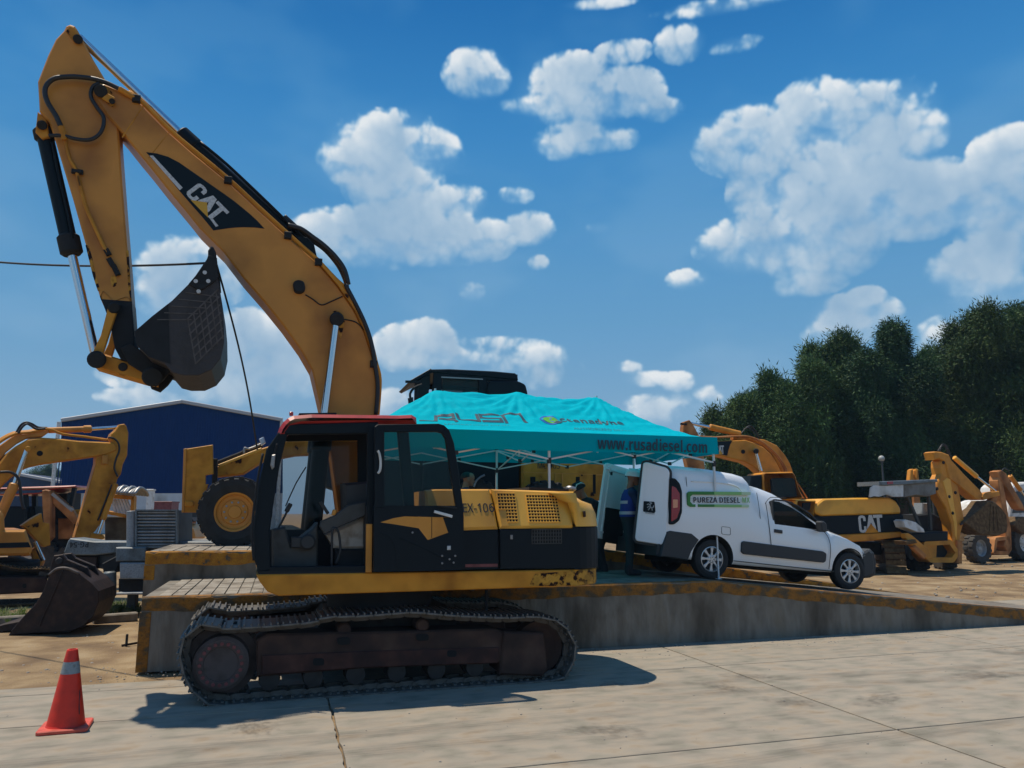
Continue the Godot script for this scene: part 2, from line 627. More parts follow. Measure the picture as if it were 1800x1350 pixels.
func _materials() -> void:
	noise_tex("grime", 3, 0.006, [[0.0, Color(0.74, 0.70, 0.66)], [0.35, Color(0.91, 0.90, 0.88)], [0.62, 1.0], [1.0, 0.95]])
	noise_tex("fine", 4, 0.05, [[0.0, 0.74], [0.5, 0.95], [1.0, 1.0]], 4)
	noise_tex("speck", 41, 0.16, [[0.0, 0.45], [0.22, 0.86], [0.6, 1.0], [1.0, 1.0]], 3)
	noise_tex("blotch", 5, 0.006, [[0.0, Color(0.60, 0.57, 0.53)], [0.4, Color(0.84, 0.82, 0.80)], [0.7, 1.0], [1.0, Color(0.93, 0.9, 0.86)]], 6)
	noise_tex("slab", 25, 0.012, [[0.0, Color(0.80, 0.80, 0.77)], [0.28, Color(0.90, 0.905, 0.88)], [0.5, Color(0.96, 0.95, 0.93)], [0.72, Color(1.0, 0.975, 0.94)], [1.0, Color(0.95, 0.89, 0.81)]], 7)
	noise_tex("streak", 6, 0.012, [[0.0, 0.85], [0.3, 0.94], [0.55, 0.985], [1.0, 1.0]], 6)
	noise_tex("chips", 7, 0.022, [[0.0, Color(0.12, 0.08, 0.05)], [0.105, Color(0.22, 0.14, 0.08)], [0.14, Color(0.86, 0.82, 0.78)], [0.5, 1.0], [1.0, 0.92]], 6)
	noise_tex("chips_more", 17, 0.016, [[0.0, Color(0.10, 0.07, 0.05)], [0.36, Color(0.22, 0.14, 0.10)], [0.40, Color(0.80, 0.76, 0.70)], [0.6, 1.0], [1.0, 0.9]], 6)
	noise_tex("rust", 8, 0.02, [[0.0, Color(0.27, 0.18, 0.15)], [0.4, Color(0.37, 0.26, 0.21)], [0.62, Color(0.47, 0.34, 0.27)], [1.0, Color(0.58, 0.48, 0.41)]], 6)
	noise_tex("worn_yellow", 9, 0.014, [[0.0, Color(0.40, 0.36, 0.30)], [0.36, Color(0.52, 0.44, 0.32)], [0.50, Color(0.70, 0.48, 0.16)], [0.72, Color(0.82, 0.56, 0.14)], [1.0, Color(0.60, 0.43, 0.20)]], 6)
	noise_tex("worn_yellow_less", 19, 0.014, [[0.0, Color(0.34, 0.32, 0.29)], [0.22, Color(0.46, 0.42, 0.36)], [0.28, Color(0.76, 0.50, 0.10)], [0.72, Color(0.90, 0.64, 0.14)], [1.0, Color(0.72, 0.48, 0.12)]], 6)
	noise_tex("soil", 10, 0.010, [[0.0, Color(0.55, 0.46, 0.36)], [0.4, Color(0.70, 0.60, 0.47)], [0.7, Color(0.82, 0.73, 0.59)], [1.0, Color(0.90, 0.83, 0.72)]], 6)
	noise_tex("grain", 12, 0.12, [[0.0, 0.55], [0.4, 0.86], [1.0, 1.0]], 4)
	noise_tex("relief", 13, 0.03, [[0.0, 0.0], [1.0, 1.0]], 6)
	noise_tex("leafy", 14, 0.02, [[0.0, 0.6], [1.0, 1.0]], 3)
	mk("concrete", 0.298, 0.266, 0.219, 0.93, {"tex": "slab", "scale": Vector3(0.30, 0.2, 0.42), "detail": "streak", "dscale": Vector3(0.22, 0.5, 0.9), "bump": "relief", "depth": 0.12})
	mk("concrete_b", 0.31, 0.277, 0.229, 0.93, {"tex": "slab", "scale": Vector3(0.26, 0.2, 0.38), "detail": "streak", "dscale": Vector3(0.25, 0.5, 0.8), "bump": "relief", "depth": 0.12})
	mk("soil", 0.56, 0.51, 0.425, 0.97, {"tex": "soil", "scale": 0.16, "detail": "grain", "dscale": 0.9, "bump": "relief", "depth": 3.0})
	mk("joint", 0.12, 0.10, 0.08, 1.0, {"tex": "grain", "scale": 2.0})
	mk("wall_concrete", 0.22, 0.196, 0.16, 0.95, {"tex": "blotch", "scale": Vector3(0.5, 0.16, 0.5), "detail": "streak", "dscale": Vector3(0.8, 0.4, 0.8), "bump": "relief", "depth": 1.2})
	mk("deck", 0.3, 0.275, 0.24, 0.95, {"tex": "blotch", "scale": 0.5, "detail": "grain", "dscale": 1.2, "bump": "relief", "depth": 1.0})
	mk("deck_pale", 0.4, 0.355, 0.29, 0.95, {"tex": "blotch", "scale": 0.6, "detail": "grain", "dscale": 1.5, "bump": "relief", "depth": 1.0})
	mk("edge_yellow", 0.5, 0.47, 0.42, 0.8, {"tex": "worn_yellow", "scale": Vector3(0.55, 0.8, 0.55), "detail": "fine", "dscale": 1.4, "bump": "relief", "depth": 0.8})
	mk("edge_yellow_b", 0.6, 0.58, 0.55, 0.8, {"tex": "worn_yellow_less", "scale": 0.7, "detail": "fine", "dscale": 1.6, "bump": "relief", "depth": 0.8})
	mk("stone", 0.40, 0.36, 0.31, 0.95, {"tex": "grain", "scale": 3.0})
	mk("weed", 0.09, 0.10, 0.035, 0.8, {"back": Color(0.25, 0.35, 0.1)})
	# machine paints
	mk("yellow", 0.62, 0.262, 0.042, 0.42, {"tex": "grime", "scale": 0.22, "spec": 0.4})
	mk("yellow_bright", 0.86, 0.43, 0.05, 0.34, {"tex": "grime", "scale": 0.18, "spec": 0.5})
	mk("yellow_worn", 0.68, 0.285, 0.032, 0.5, {"tex": "grime", "scale": 0.35, "detail": "chips", "dscale": 0.10, "spec": 0.3})
	mk("yellow_dirty", 0.64, 0.28, 0.035, 0.55, {"tex": "grime", "scale": 0.3, "detail": "chips", "dscale": 0.16, "spec": 0.3})
	mk("yellow_scraped", 0.6, 0.3, 0.04, 0.5, {"tex": "chips_more", "scale": 0.9, "detail": "grime", "dscale": 0.6, "spec": 0.3})
	mk("yellow_flat", 0.62, 0.33, 0.02, 0.5)
	mk("orange_paint", 0.66, 0.27, 0.03, 0.5, {"tex": "grime", "scale": 0.3, "spec": 0.4})
	mk("orange_faded", 0.56, 0.25, 0.09, 0.6, {"tex": "grime", "scale": 0.3, "detail": "blotch", "dscale": 0.3, "spec": 0.3})
	mk("black_paint", 0.006, 0.011, 0.015, 0.45, {"spec": 0.28})
	mk("black_dull", 0.010, 0.011, 0.012, 0.8, {"tex": "grime", "scale": 1.2})
	mk("black_gap", 0.008, 0.008, 0.008, 0.95)
	mk("decal_black", 0.006, 0.012, 0.016, 0.5, {"spec": 0.3})
	mk("decal_white", 0.62, 0.62, 0.60, 0.5, {"tex": "fine", "scale": 1.0})
	mk("red_paint", 0.42, 0.028, 0.022, 0.36, {"tex": "grime", "scale": 0.8, "spec": 0.5, "coat": 0.3})
	mk("maroon", 0.20, 0.05, 0.05, 0.6, {"tex": "grime", "scale": 1.0})
	mk("chrome", 0.62, 0.64, 0.66, 0.16, {"metal": 1.0})
	mk("steel", 0.35, 0.34, 0.33, 0.45, {"metal": 0.8, "tex": "fine", "scale": 1.5})
	mk("hub_brown", 0.085, 0.062, 0.056, 0.75, {"tex": "grime", "scale": 1.2})
	mk("lamp_globe", 0.36, 0.38, 0.37, 0.4)
	mk("track_steel", 0.165, 0.155, 0.14, 0.5, {"metal": 0.45, "tex": "grime", "scale": 1.6, "detail": "speck", "dscale": 1.5})
	mk("track_mid", 0.13, 0.118, 0.105, 0.65, {"metal": 0.2, "tex": "grime", "scale": 1.4, "detail": "speck", "dscale": 1.5})
	mk("track_dark", 0.036, 0.032, 0.030, 0.7, {"metal": 0.2, "tex": "grime", "scale": 1.4, "detail": "speck", "dscale": 1.5})
	mk("frame_rust", 0.31, 0.272, 0.26, 0.8, {"tex": "rust", "scale": 0.20, "detail": "grime", "dscale": 0.5, "bump": "relief", "depth": 0.6})
	mk("red_rust", 0.33, 0.20, 0.185, 0.8, {"tex": "rust", "scale": 0.3, "detail": "grime", "dscale": 0.9})
	mk("brown_steel", 0.15, 0.115, 0.10, 0.62, {"tex": "rust", "scale": 0.5, "detail": "grime", "dscale": 0.9, "metal": 0.2, "bump": "relief", "depth": 0.5})
	mk("bucket_steel", 0.050, 0.042, 0.040, 0.6, {"tex": "grime", "scale": 0.8, "detail": "speck", "dscale": 1.0, "metal": 0.2, "bump": "relief", "depth": 0.6})
	mk("bucket_strip", 0.12, 0.10, 0.09, 0.6, {"metal": 0.3, "tex": "grime", "scale": 2.0})
	mk("dirt_brown", 0.30, 0.24, 0.16, 0.95, {"tex": "soil", "scale": 1.0, "detail": "grain", "dscale": 1.0})
	mk("rubber", 0.022, 0.022, 0.022, 0.82, {"tex": "grime", "scale": 1.0})
	mk("tyre", 0.032, 0.031, 0.030, 0.88, {"tex": "grime", "scale": 0.9, "detail": "fine", "dscale": 2.0})
	mk("tyre_dusty", 0.075, 0.066, 0.055, 0.92, {"tex": "grime", "scale": 0.9, "detail": "fine", "dscale": 2.0})
	mk("hose", 0.014, 0.014, 0.015, 0.5)
	mk("seat_cloth", 0.42, 0.38, 0.33, 0.9, {"tex": "grime", "scale": 1.5})
	mk("plastic_dark", 0.02, 0.021, 0.022, 0.6)
	mk("plastic_grey", 0.045, 0.045, 0.042, 0.6, {"tex": "grime", "scale": 1.4})
	mk("white_paint", 0.84, 0.84, 0.83, 0.22, {"coat": 0.7, "spec": 0.5})
	mk("white_dull", 0.70, 0.70, 0.68, 0.6, {"tex": "grime", "scale": 0.7})
	mk("white_pole", 0.66, 0.66, 0.65, 0.4)
	mk("bumper", 0.030, 0.032, 0.034, 0.6)
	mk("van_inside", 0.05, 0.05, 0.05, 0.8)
	mk("alloy", 0.55, 0.55, 0.55, 0.35, {"metal": 0.7})
	mk("lamp_red", 0.32, 0.012, 0.02, 0.15, {"coat": 0.6})
	mk("lamp_orange", 0.75, 0.30, 0.16, 0.2, {"coat": 0.5})
	mk("lamp_clear", 0.45, 0.50, 0.54, 0.12, {"coat": 0.8})
	mk("green_print", 0.03, 0.20, 0.035, 0.5)
	mk("green_pale", 0.22, 0.48, 0.16, 0.5)
	mk("green_faded", 0.45, 0.62, 0.40, 0.5)
	mk("ink", 0.010, 0.012, 0.016, 0.5)
	mk("ink_teal", 0.006, 0.045, 0.07, 0.6)
	mk("ink_teal_pale", 0.004, 0.16, 0.21, 0.6)
	mk("logo_green", 0.10, 0.42, 0.02, 0.5)
	mk("logo_blue", 0.01, 0.12, 0.45, 0.5)
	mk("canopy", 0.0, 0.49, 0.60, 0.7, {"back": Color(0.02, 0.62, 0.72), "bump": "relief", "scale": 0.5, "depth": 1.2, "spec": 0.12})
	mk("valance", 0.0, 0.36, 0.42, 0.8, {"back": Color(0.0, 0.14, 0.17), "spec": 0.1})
	mk("blue_wall", 0.002, 0.030, 0.145, 0.75, {"tex": "fine", "scale": Vector3(0.5, 0.02, 0.5), "spec": 0.12})
	mk("blue_wall_dark", 0.010, 0.030, 0.085, 0.7, {"tex": "fine", "scale": 0.1})
	mk("trim_grey", 0.42, 0.44, 0.46, 0.5)
	mk("white_wall", 0.62, 0.62, 0.62, 0.8, {"tex": "grime", "scale": 0.1})
	mk("machine_grey", 0.17, 0.21, 0.235, 0.5, {"tex": "grime", "scale": 0.7, "detail": "fine", "dscale": 1.0})
	mk("machine_grey_pale", 0.34, 0.37, 0.39, 0.5, {"tex": "grime", "scale": 0.7, "detail": "fine", "dscale": 1.0})
	mk("machine_grey_dark", 0.055, 0.065, 0.075, 0.6, {"tex": "grime", "scale": 0.7})
	mk("olive_crate", 0.09, 0.085, 0.06, 0.9, {"tex": "blotch", "scale": 0.6})
	mk("cone_orange", 0.70, 0.026, 0.004, 0.5, {"tex": "grime", "scale": 1.4, "back": Color(0.25, 0.01, 0.0)})
	mk("cone_orange_worn", 0.60, 0.085, 0.05, 0.55, {"tex": "grime", "scale": 2.0})
	mk("reflective", 0.24, 0.27, 0.28, 0.3, {"tex": "chips", "scale": 2.5})
	mk("skin", 0.33, 0.17, 0.11, 0.6, {"spec": 0.4})
	mk("hair", 0.012, 0.010, 0.009, 0.6)
	mk("cloth_navy", 0.012, 0.028, 0.075, 0.9)
	mk("cloth_blue", 0.010, 0.035, 0.22, 0.85)
	mk("cloth_dark", 0.016, 0.018, 0.022, 0.9)
	mk("cloth_teal", 0.012, 0.028, 0.032, 0.9)
	mk("cloth_pink", 0.62, 0.24, 0.20, 0.9)
	mk("cloth_orange", 0.60, 0.13, 0.05, 0.9)
	mk("silver_tape", 0.42, 0.47, 0.50, 0.4)
	mk("helmet_white", 0.74, 0.76, 0.74, 0.3, {"coat": 0.4})
	mk("tarp_white", 0.66, 0.64, 0.60, 0.8, {"tex": "grime", "scale": 0.6})
	mk("tarp_grey", 0.20, 0.20, 0.19, 0.85, {"tex": "grime", "scale": 0.6})
	mk("cable", 0.012, 0.012, 0.014, 0.6)
	mk("bark", 0.11, 0.085, 0.065, 0.95, {"tex": "grain", "scale": 0.6})
	mk("dark_wall", 0.05, 0.055, 0.05, 0.95, {"tex": "blotch", "scale": 0.2})
	glass("pane", 0.004, 0.016, 0.018, 0.30)
	glass("pane_dark", 0.02, 0.035, 0.035, 0.70)
	glass("pane_green", 0.004, 0.03, 0.032, 0.30)
	for k in 3:
		var m := mk("leaf_%d" % k, [0.044, 0.054, 0.036][k], [0.090, 0.096, 0.082][k], [0.031, 0.030, 0.033][k], 0.6, {"back": Color(0.18, 0.24, 0.05), "spec": 0.25})
		m.vertex_color_use_as_albedo = true

# ---------------------------------------------------------------- ground
func _ground() -> void:
	var st := new_st()
	var n := FastNoiseLite.new()
	n.seed = 3
	n.frequency = 0.12
	# one sheet to the horizon, finer near the yard
	var xs := PackedFloat32Array([-600, -200, -90, -50])
	for i in 57:
		xs.append(-28.0 + i)
	xs.append_array(PackedFloat32Array([50, 90, 200, 600]))
	var zs := PackedFloat32Array([-800, -300, -120, -70])
	for i in 51:
		zs.append(-46.0 + i)
	zs.append_array(PackedFloat32Array([20, 80, 300]))
	st.set_smooth_group(1)
	var hgt := func(x: float, z: float) -> float:
		var d := Vector2(x, z)
		var a := 0.0
		if z < -11.0 - x * 0.3 - 0.6 and absf(x) < 40.0 and z > -45.0:
			a = 0.05 * n.get_noise_2d(d.x, d.y) + 0.03 * n.get_noise_2d(d.x * 4.0, d.y * 4.0)
		return -0.03 + a
	for i in xs.size() - 1:
		for j in zs.size() - 1:
			var a := Vector3(xs[i], hgt.call(xs[i], zs[j]), zs[j])
			var b := Vector3(xs[i], hgt.call(xs[i], zs[j + 1]), zs[j + 1])
			var c := Vector3(xs[i + 1], hgt.call(xs[i + 1], zs[j + 1]), zs[j + 1])
			var d := Vector3(xs[i + 1], hgt.call(xs[i + 1], zs[j]), zs[j])
			quad(st, a, b, c, d)
	st.set_smooth_group(-1)
	var g := part("ground", st, "soil", self)
	tag(g, "bare sandy soil of the machine yard", "", "", "structure")
	# poured concrete slabs along the foot of the ramp
	var yard := struct("concrete_yard", "poured concrete slabs with open joints in front of the ramp", Vector3(-4.5, 0, -9.66), 0.291)
	var cols := [-12.2, -7.4, -2.62, 2.12, 6.88, 11.62, 16.4, 21.2, 26.0]
	for i in cols.size() - 1:
		var rows: Array = [0.55, 0.95, 2.30, 4.60, 7.6, 10.6] if i < 3 else [-0.02, 1.62, 4.60, 7.6, 10.6]
		if i >= 6:
			rows = [-3.0, 1.62, 4.60, 7.6, 10.6]
		for j in rows.size() - 1:
			var s := new_st()
			var gap := 0.011
			var x0: float = cols[i] + gap
			var x1: float = cols[i + 1] - gap
			var z0: float = rows[j] + gap
			var z1: float = rows[j + 1] - gap
			var poly := PackedVector2Array()
			# broken, slightly wandering edges
			var steps := 26
			for e in 4:
				for q in steps:
					var t := float(q) / steps
					var p := Vector2(lerpf(x0, x1, t), z0) if e == 0 else Vector2(x1, lerpf(z0, z1, t)) if e == 1 else Vector2(lerpf(x1, x0, t), z1) if e == 2 else Vector2(x0, lerpf(z1, z0, t))
					var wob := 0.006 * n.get_noise_2d(p.x * 60.0, p.y * 60.0)
					if e == 3 and i == 3 or e == 1 and i == 2:
						wob = 0.016 * n.get_noise_2d(p.y * 40.0, 7.0) + 0.02 * n.get_noise_2d(p.y * 160.0, e * 9.0)
					p += (Vector2(0, wob) if e % 2 == 0 else Vector2(wob, 0))
					poly.append(p)
			prism(s, poly, 0.0, 0.16, 0.004, Transform3D(Basis(Vector3(1, 0, 0), Vector3(0, 0, 1), Vector3(0, -1, 0)), Vector3(0, 0.0, 0)))
			# the prism runs down from its top at the slab's level
			var o := part("slab", s, "concrete" if (i + j) % 2 == 0 else "concrete_b", yard)
			o.position.y = 0.0 + 0.002 * ((i * 7 + j * 3) % 3) - 0.002
	# oil stains and old tyre marks: thin films on the concrete
	var sm := StandardMaterial3D.new()
	sm.resource_name = "stain"
	sm.albedo_texture = ImageTexture.create_from_image(_film(3, false))
	sm.transparency = BaseMaterial3D.TRANSPARENCY_ALPHA
	sm.roughness = 0.8
	var tm2 := StandardMaterial3D.new()
	tm2.resource_name = "tyre_mark"
	tm2.albedo_texture = ImageTexture.create_from_image(_film(8, true))
	tm2.transparency = BaseMaterial3D.TRANSPARENCY_ALPHA
	tm2.roughness = 0.9
	var film := func(called: String, c: Vector2, sx: float, sz: float, turn: float, mat: StandardMaterial3D, up: float) -> void:
		var q := QuadMesh.new()
		q.size = Vector2(sx, sz)
		q.orientation = PlaneMesh.FACE_Y
		put(called, q, mat, yard, Transform3D(Basis(Vector3.UP, turn), Vector3(c.x, up, c.y)))
	for q in [[6.3, 2.7, 0.7, 0.42], [6.9, 2.3, 0.9, 0.40], [7.5, 3.7, 1.0, 0.5], [6.6, 3.5, 0.8, 0.45], [1.4, 2.9, 0.8, 0.5], [9.6, 3.0, 1.2, 0.6], [4.4, 3.9, 0.9, 0.5], [11.4, 2.2, 1.5, 0.8], [-1.0, 3.1, 0.8, 0.45], [5.2, 2.2, 0.6, 0.35]]:
		film.call("stain", Vector2(q[0], q[1]), q[2], q[3], q[0] * 1.3, sm, 0.0048 + 0.0003 * q[0])
	for q in [[0.6, 3.45, 11.0, 0.30, 0.02], [0.4, 3.95, 11.0, 0.30, 0.02], [9.0, 2.6, 12.0, 0.28, -0.05], [9.3, 3.1, 12.0, 0.28, -0.05], [5.0, 5.0, 10.0, 0.3, 0.10], [-3.5, 1.45, 8.0, 0.3, -0.02]]:
		film.call("tyre_mark", Vector2(q[0], q[1]), q[2], q[3], q[4], tm2, 0.009 + 0.0004 * q[1])
	# loose pebbles and crumbs
	var mm := MultiMesh.new()
	mm.transform_format = MultiMesh.TRANSFORM_3D
	var pst := new_st()
	ellipsoid(pst, Vector3.ZERO, Vector3(1, 0.6, 0.8), ID, 6, 4)
	mm.mesh = finish(pst)
	var list := []
	var fr := Transform3D(Basis(Vector3.UP, 0.291), Vector3(-4.5, 0, -9.66))
	for k in 5200:
		var p: Vector3
		var size := 0.005 + 0.015 * pow(rng.randf(), 3.0)
		if k < 900:
			p = fr * Vector3(rng.randf_range(-0.4, 16.0), 0.0, pow(rng.randf(), 2.5) * 0.9 + 0.03)
		elif k < 1700:
			p = fr * Vector3(rng.randf_range(-9, 18), 0.0, rng.randf_range(0.0, 6.0))
			size *= 0.7
		elif k < 3200:
			p = Vector3(rng.randf_range(-14, -4.6), -0.03, rng.randf_range(-16.0, -9.2))
			size *= 1.5
		else:
			p = Vector3(rng.randf_range(7, 30), -0.03, rng.randf_range(-34.0, -15))
			size *= 2.6
		list.append(Transform3D(Basis(Vector3.UP, rng.randf() * TAU).scaled(Vector3.ONE * size), p))
	mm.instance_count = list.size()
	for k in list.size():
		mm.set_instance_transform(k, list[k])
	var o2 := MultiMeshInstance3D.new()
	o2.name = "gravel"
	o2.multimesh = mm
	o2.material_override = M.stone
	add_child(o2)
	tag(o2, "loose pebbles and crumbs scattered over the yard", "gravel", "", "stuff")

func _film(sd: int, long: bool) -> Image:
	var n := FastNoiseLite.new()
	n.seed = sd
	n.frequency = 0.03
	n.fractal_octaves = 5
	var w := 512 if long else 128
	var im := Image.create(w, 128, false, Image.FORMAT_RGBA8)
	for y in 128:
		for x in w:
			var u := (x + 0.5) / w * 2.0 - 1.0
			var v := (y + 0.5) / 64.0 - 1.0
			var a := 0.0
			if long:
				var rib := 0.75 + 0.25 * sin(v * 16.0)
				a = smoothstep(1.0, 0.55, absf(v)) * smoothstep(1.0, 0.4, absf(u)) * rib * clampf(0.55 + 1.1 * n.get_noise_2d(x * 0.5, y), 0.0, 1.0) * 0.22
			else:
				a = smoothstep(0.95, 0.25, sqrt(u * u + v * v) + 0.6 * n.get_noise_2d(x, y)) * clampf(0.7 + 0.9 * n.get_noise_2d(x * 2.5 + 70.0, y * 2.5), 0.0, 1.0) * 0.26
			im.set_pixel(x, y, Color(0.13, 0.12, 0.11, a))
	return im

# ---------------------------------------------------------------- the loading ramp
func _ramp_top(x: float) -> float:
	return 0.875 if x < 7.9 else 0.875 - 0.1035 * (x - 7.9)

func _step_top(x: float) -> float:
	return 1.30 - 0.006 * (x + 0.38) if x < 7.1 else maxf(1.255 - 0.148 * (x - 7.1), 0.0)

func _ramp() -> void:
	var r := thing("loading_ramp", "long grey concrete loading ramp with worn yellow edges and a raised step", "ramp", Vector3(-4.5, 0, -9.66), 0.291)
	var n := FastNoiseLite.new()
	n.seed = 8
	n.frequency = 1.6
	var body := pl("0 0 16.3 0 16.3 0.008 7.9 0.865 0 0.865")
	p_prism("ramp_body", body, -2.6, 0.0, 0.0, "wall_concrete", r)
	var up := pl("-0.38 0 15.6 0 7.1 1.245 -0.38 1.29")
	p_prism("step_body", up, -9.0, -2.604, 0.0, "wall_concrete", r)
	# broken lips of concrete along both edges, worn yellow on the outside
	for e in [[0.0, 16.2, 0.0, "edge_yellow", 0.17], [-0.38, 15.0, -2.604, "edge_yellow_b", 0.20]]:
		var st := new_st()
		var x: float = e[0]
		var top: Callable = _ramp_top if e[2] == 0.0 else _step_top
		var rings := []
		while x <= e[1]:
			var y: float = top.call(x)
			var a: float = e[2] + 0.006 + 0.010 * n.get_noise_1d(x * 1.3)
			var low := minf(e[4], y * 0.8) * (1.0 + 0.25 * n.get_noise_1d(x * 0.9 + 50.0))
			var chip := maxf(0.0, n.get_noise_1d(x * 2.2 + 200.0) - 0.12) * 0.09
			rings.append(PackedVector3Array([Vector3(x, y - low, e[2] + 0.003), Vector3(x, y - 0.02 - chip, a), Vector3(x, y + 0.002 - chip * 0.4, a - 0.02 - chip), Vector3(x, y + 0.004, a - 0.09 - chip), Vector3(x, y - 0.02, a - 0.11)]))
			x += 0.06
		loft(st, rings, false, false, false)
		part("painted_edge", st, e[3], r)
	# painted corner posts
	p_box("painted_corner", Vector3(0.05, 0.35, 0.0), Vector3(0.13, 0.70, 0.014), 0.004, "edge_yellow", r)
	p_box("painted_corner", Vector3(-0.004, 0.35, -0.08), Vector3(0.012, 0.70, 0.16), 0.004, "edge_yellow", r)
	p_box("painted_corner", Vector3(-0.31, 0.985, -2.604), Vector3(0.15, 0.22, 0.014), 0.004, "edge_yellow_b", r)
	# deck surfaces
	var lay := func(x0: float, x1: float, z0: float, z1: float, top: Callable, called: String, mat: String, add: float) -> void:
		var st := new_st()
		var xx := x0
		while xx < x1 - 0.001:
			var xn := minf(xx + 0.5, x1)
			quad(st, Vector3(xx, top.call(xx) + add, z1), Vector3(xn, top.call(xn) + add, z1), Vector3(xn, top.call(xn) + add, z0), Vector3(xx, top.call(xx) + add, z0))
			xx = xn
		part(called, st, mat, r)
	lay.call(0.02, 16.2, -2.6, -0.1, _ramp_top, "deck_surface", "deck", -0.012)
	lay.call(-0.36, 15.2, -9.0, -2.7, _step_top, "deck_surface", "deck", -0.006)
	# the deck's concrete is cast in blocks with open grooves
	for row in 6:
		for k in 22:
			var w := 0.155
			var d := 0.40
			var st := new_st()
			var sh := 0.0
			box(st, Vector3(0.24 + k * w + sh, 0.872, -0.30 - row * d), Vector3(w - 0.020, 0.016 + 0.003 * (k * 5 % 3), d - 0.024), 0.004)
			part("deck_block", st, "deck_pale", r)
	for row in 5:
		for k in 16:
			var w := 0.22
			var d := 0.40
			var st := new_st()
			box(st, Vector3(-0.12 + k * w, 1.294 - 0.001 * k, -2.95 - row * d), Vector3(w - 0.024, 0.022, d - 0.026), 0.004)
			part("deck_block", st, "deck_pale", r)

# ---------------------------------------------------------------- sheds behind
func _warehouses() -> void:
	var w := thing("warehouse", "large dark blue metal warehouse with a low gabled roof and white base", "warehouse", Vector3(-41.23, 0, -70), 0.314)
	var out := pl("0 10.014 10.06 12.185 19.401 10.765 19.732 3.715 0.548 3.573")
	p_prism("wall", out, -45.0, 0.0, 0.0, "blue_wall", w)
	var base := PackedVector2Array([Vector2(out[4].x + 0.2, out[4].y), Vector2(out[3].x, out[3].y), Vector2(out[3].x, -0.1), Vector2(out[4].x + 0.2, -0.1)])
	p_prism("base_wall", base, -45.0, -0.02, 0.0, "white_wall", w)
	var st := new_st()
	for k in 2:
		var a := Vector3(out[k].x, out[k].y, 0.0)
		var b := Vector3(out[k + 1].x, out[k + 1].y, 0.0)
		bar(st, a + Vector3(0, 0.16, 0.15), b + Vector3(0, 0.16, 0.15), 0.34, 0.4, 0.05)
	part("roof_trim", st, "trim_grey", w)
	var rs := new_st()
	for k in 2:
		var a := Vector3(out[k].x, out[k].y + 0.2, 0.4)
		var b := Vector3(out[k + 1].x, out[k + 1].y + 0.2, 0.4)
		quad(rs, a, b, b + Vector3(0, 0, -46), a + Vector3(0, 0, -46))
	part("roof", rs, "trim_grey", w)
	p_cyl("downpipe", Vector3(out[0].x - 0.15, 0, 0.2), Vector3(out[0].x - 0.15, out[0].y, 0.2), 0.17, "white_dull", w, 10)
	p_cyl("downpipe", Vector3(out[2].x - 0.1, 0, 0.2), Vector3(out[2].x - 0.1, out[2].y, 0.2), 0.17, "white_dull", w, 10)
	# upright sheet joints
	for k in 9:
		var x := lerpf(out[0].x, out[2].x, (k + 1) / 10.0)
		var mid := out[1].x
		var y := lerpf(out[0].y, out[1].y, (x - out[0].x) / (mid - out[0].x)) if x < mid else lerpf(out[1].y, out[2].y, (x - mid) / (out[2].x - mid))
		p_box("sheet_joint", Vector3(x, (y + out[3].y) / 2, 0.02), Vector3(0.06, y - out[3].y - 0.3, 0.05), 0.0, "blue_wall", w)
	var ribs := new_st()
	for k in 84:
		var x := lerpf(out[0].x + 0.15, out[2].x - 0.15, k / 83.0)
		var mid := out[1].x
		var y := lerpf(out[0].y, out[1].y, (x - out[0].x) / (mid - out[0].x)) if x < mid else lerpf(out[1].y, out[2].y, (x - mid) / (out[2].x - mid))
		box(ribs, Vector3(x, (y + out[3].y) / 2, 0.015), Vector3(0.09, y - out[3].y - 0.2, 0.05))
	part("cladding_ribs", ribs, "blue_wall", w).set_meta("kind", "stuff")
	var s2 := thing("low_shed", "low dark blue shed with a grey roof edge left of the blue warehouse", "shed", Vector3(-52.175, 0, -82), 0.087)
	var so := pl("-5.484 6.52 -0.505 5.824 4.357 4.942 4.636 1.9 -4.975 1.9")
	so[3].y = -0.1
	so[4].y = -0.1
	p_prism("wall", so, -25.0, 0.0, 0.0, "blue_wall_dark", s2)
	var s3 := new_st()
	for k in 2:
		bar(s3, Vector3(so[k].x, so[k].y + 0.1, 0.1), Vector3(so[k + 1].x, so[k + 1].y + 0.1, 0.1), 0.3, 0.3, 0.04)
	part("roof_edge", s3, "trim_grey", s2)
	# dark boundary wall under the trees on the right
	var b := thing("boundary_wall", "dark boundary wall running behind the row of trees", "wall", Vector3(19, 0, -50), deg_to_rad(-4))
	p_box("wall", Vector3(22, 1.5, 0), Vector3(60, 3.0, 0.25), 0.02, "dark_wall", b)
	p_box("coping", Vector3(22, 3.05, 0), Vector3(60, 0.1, 0.35), 0.02, "dark_wall", b)

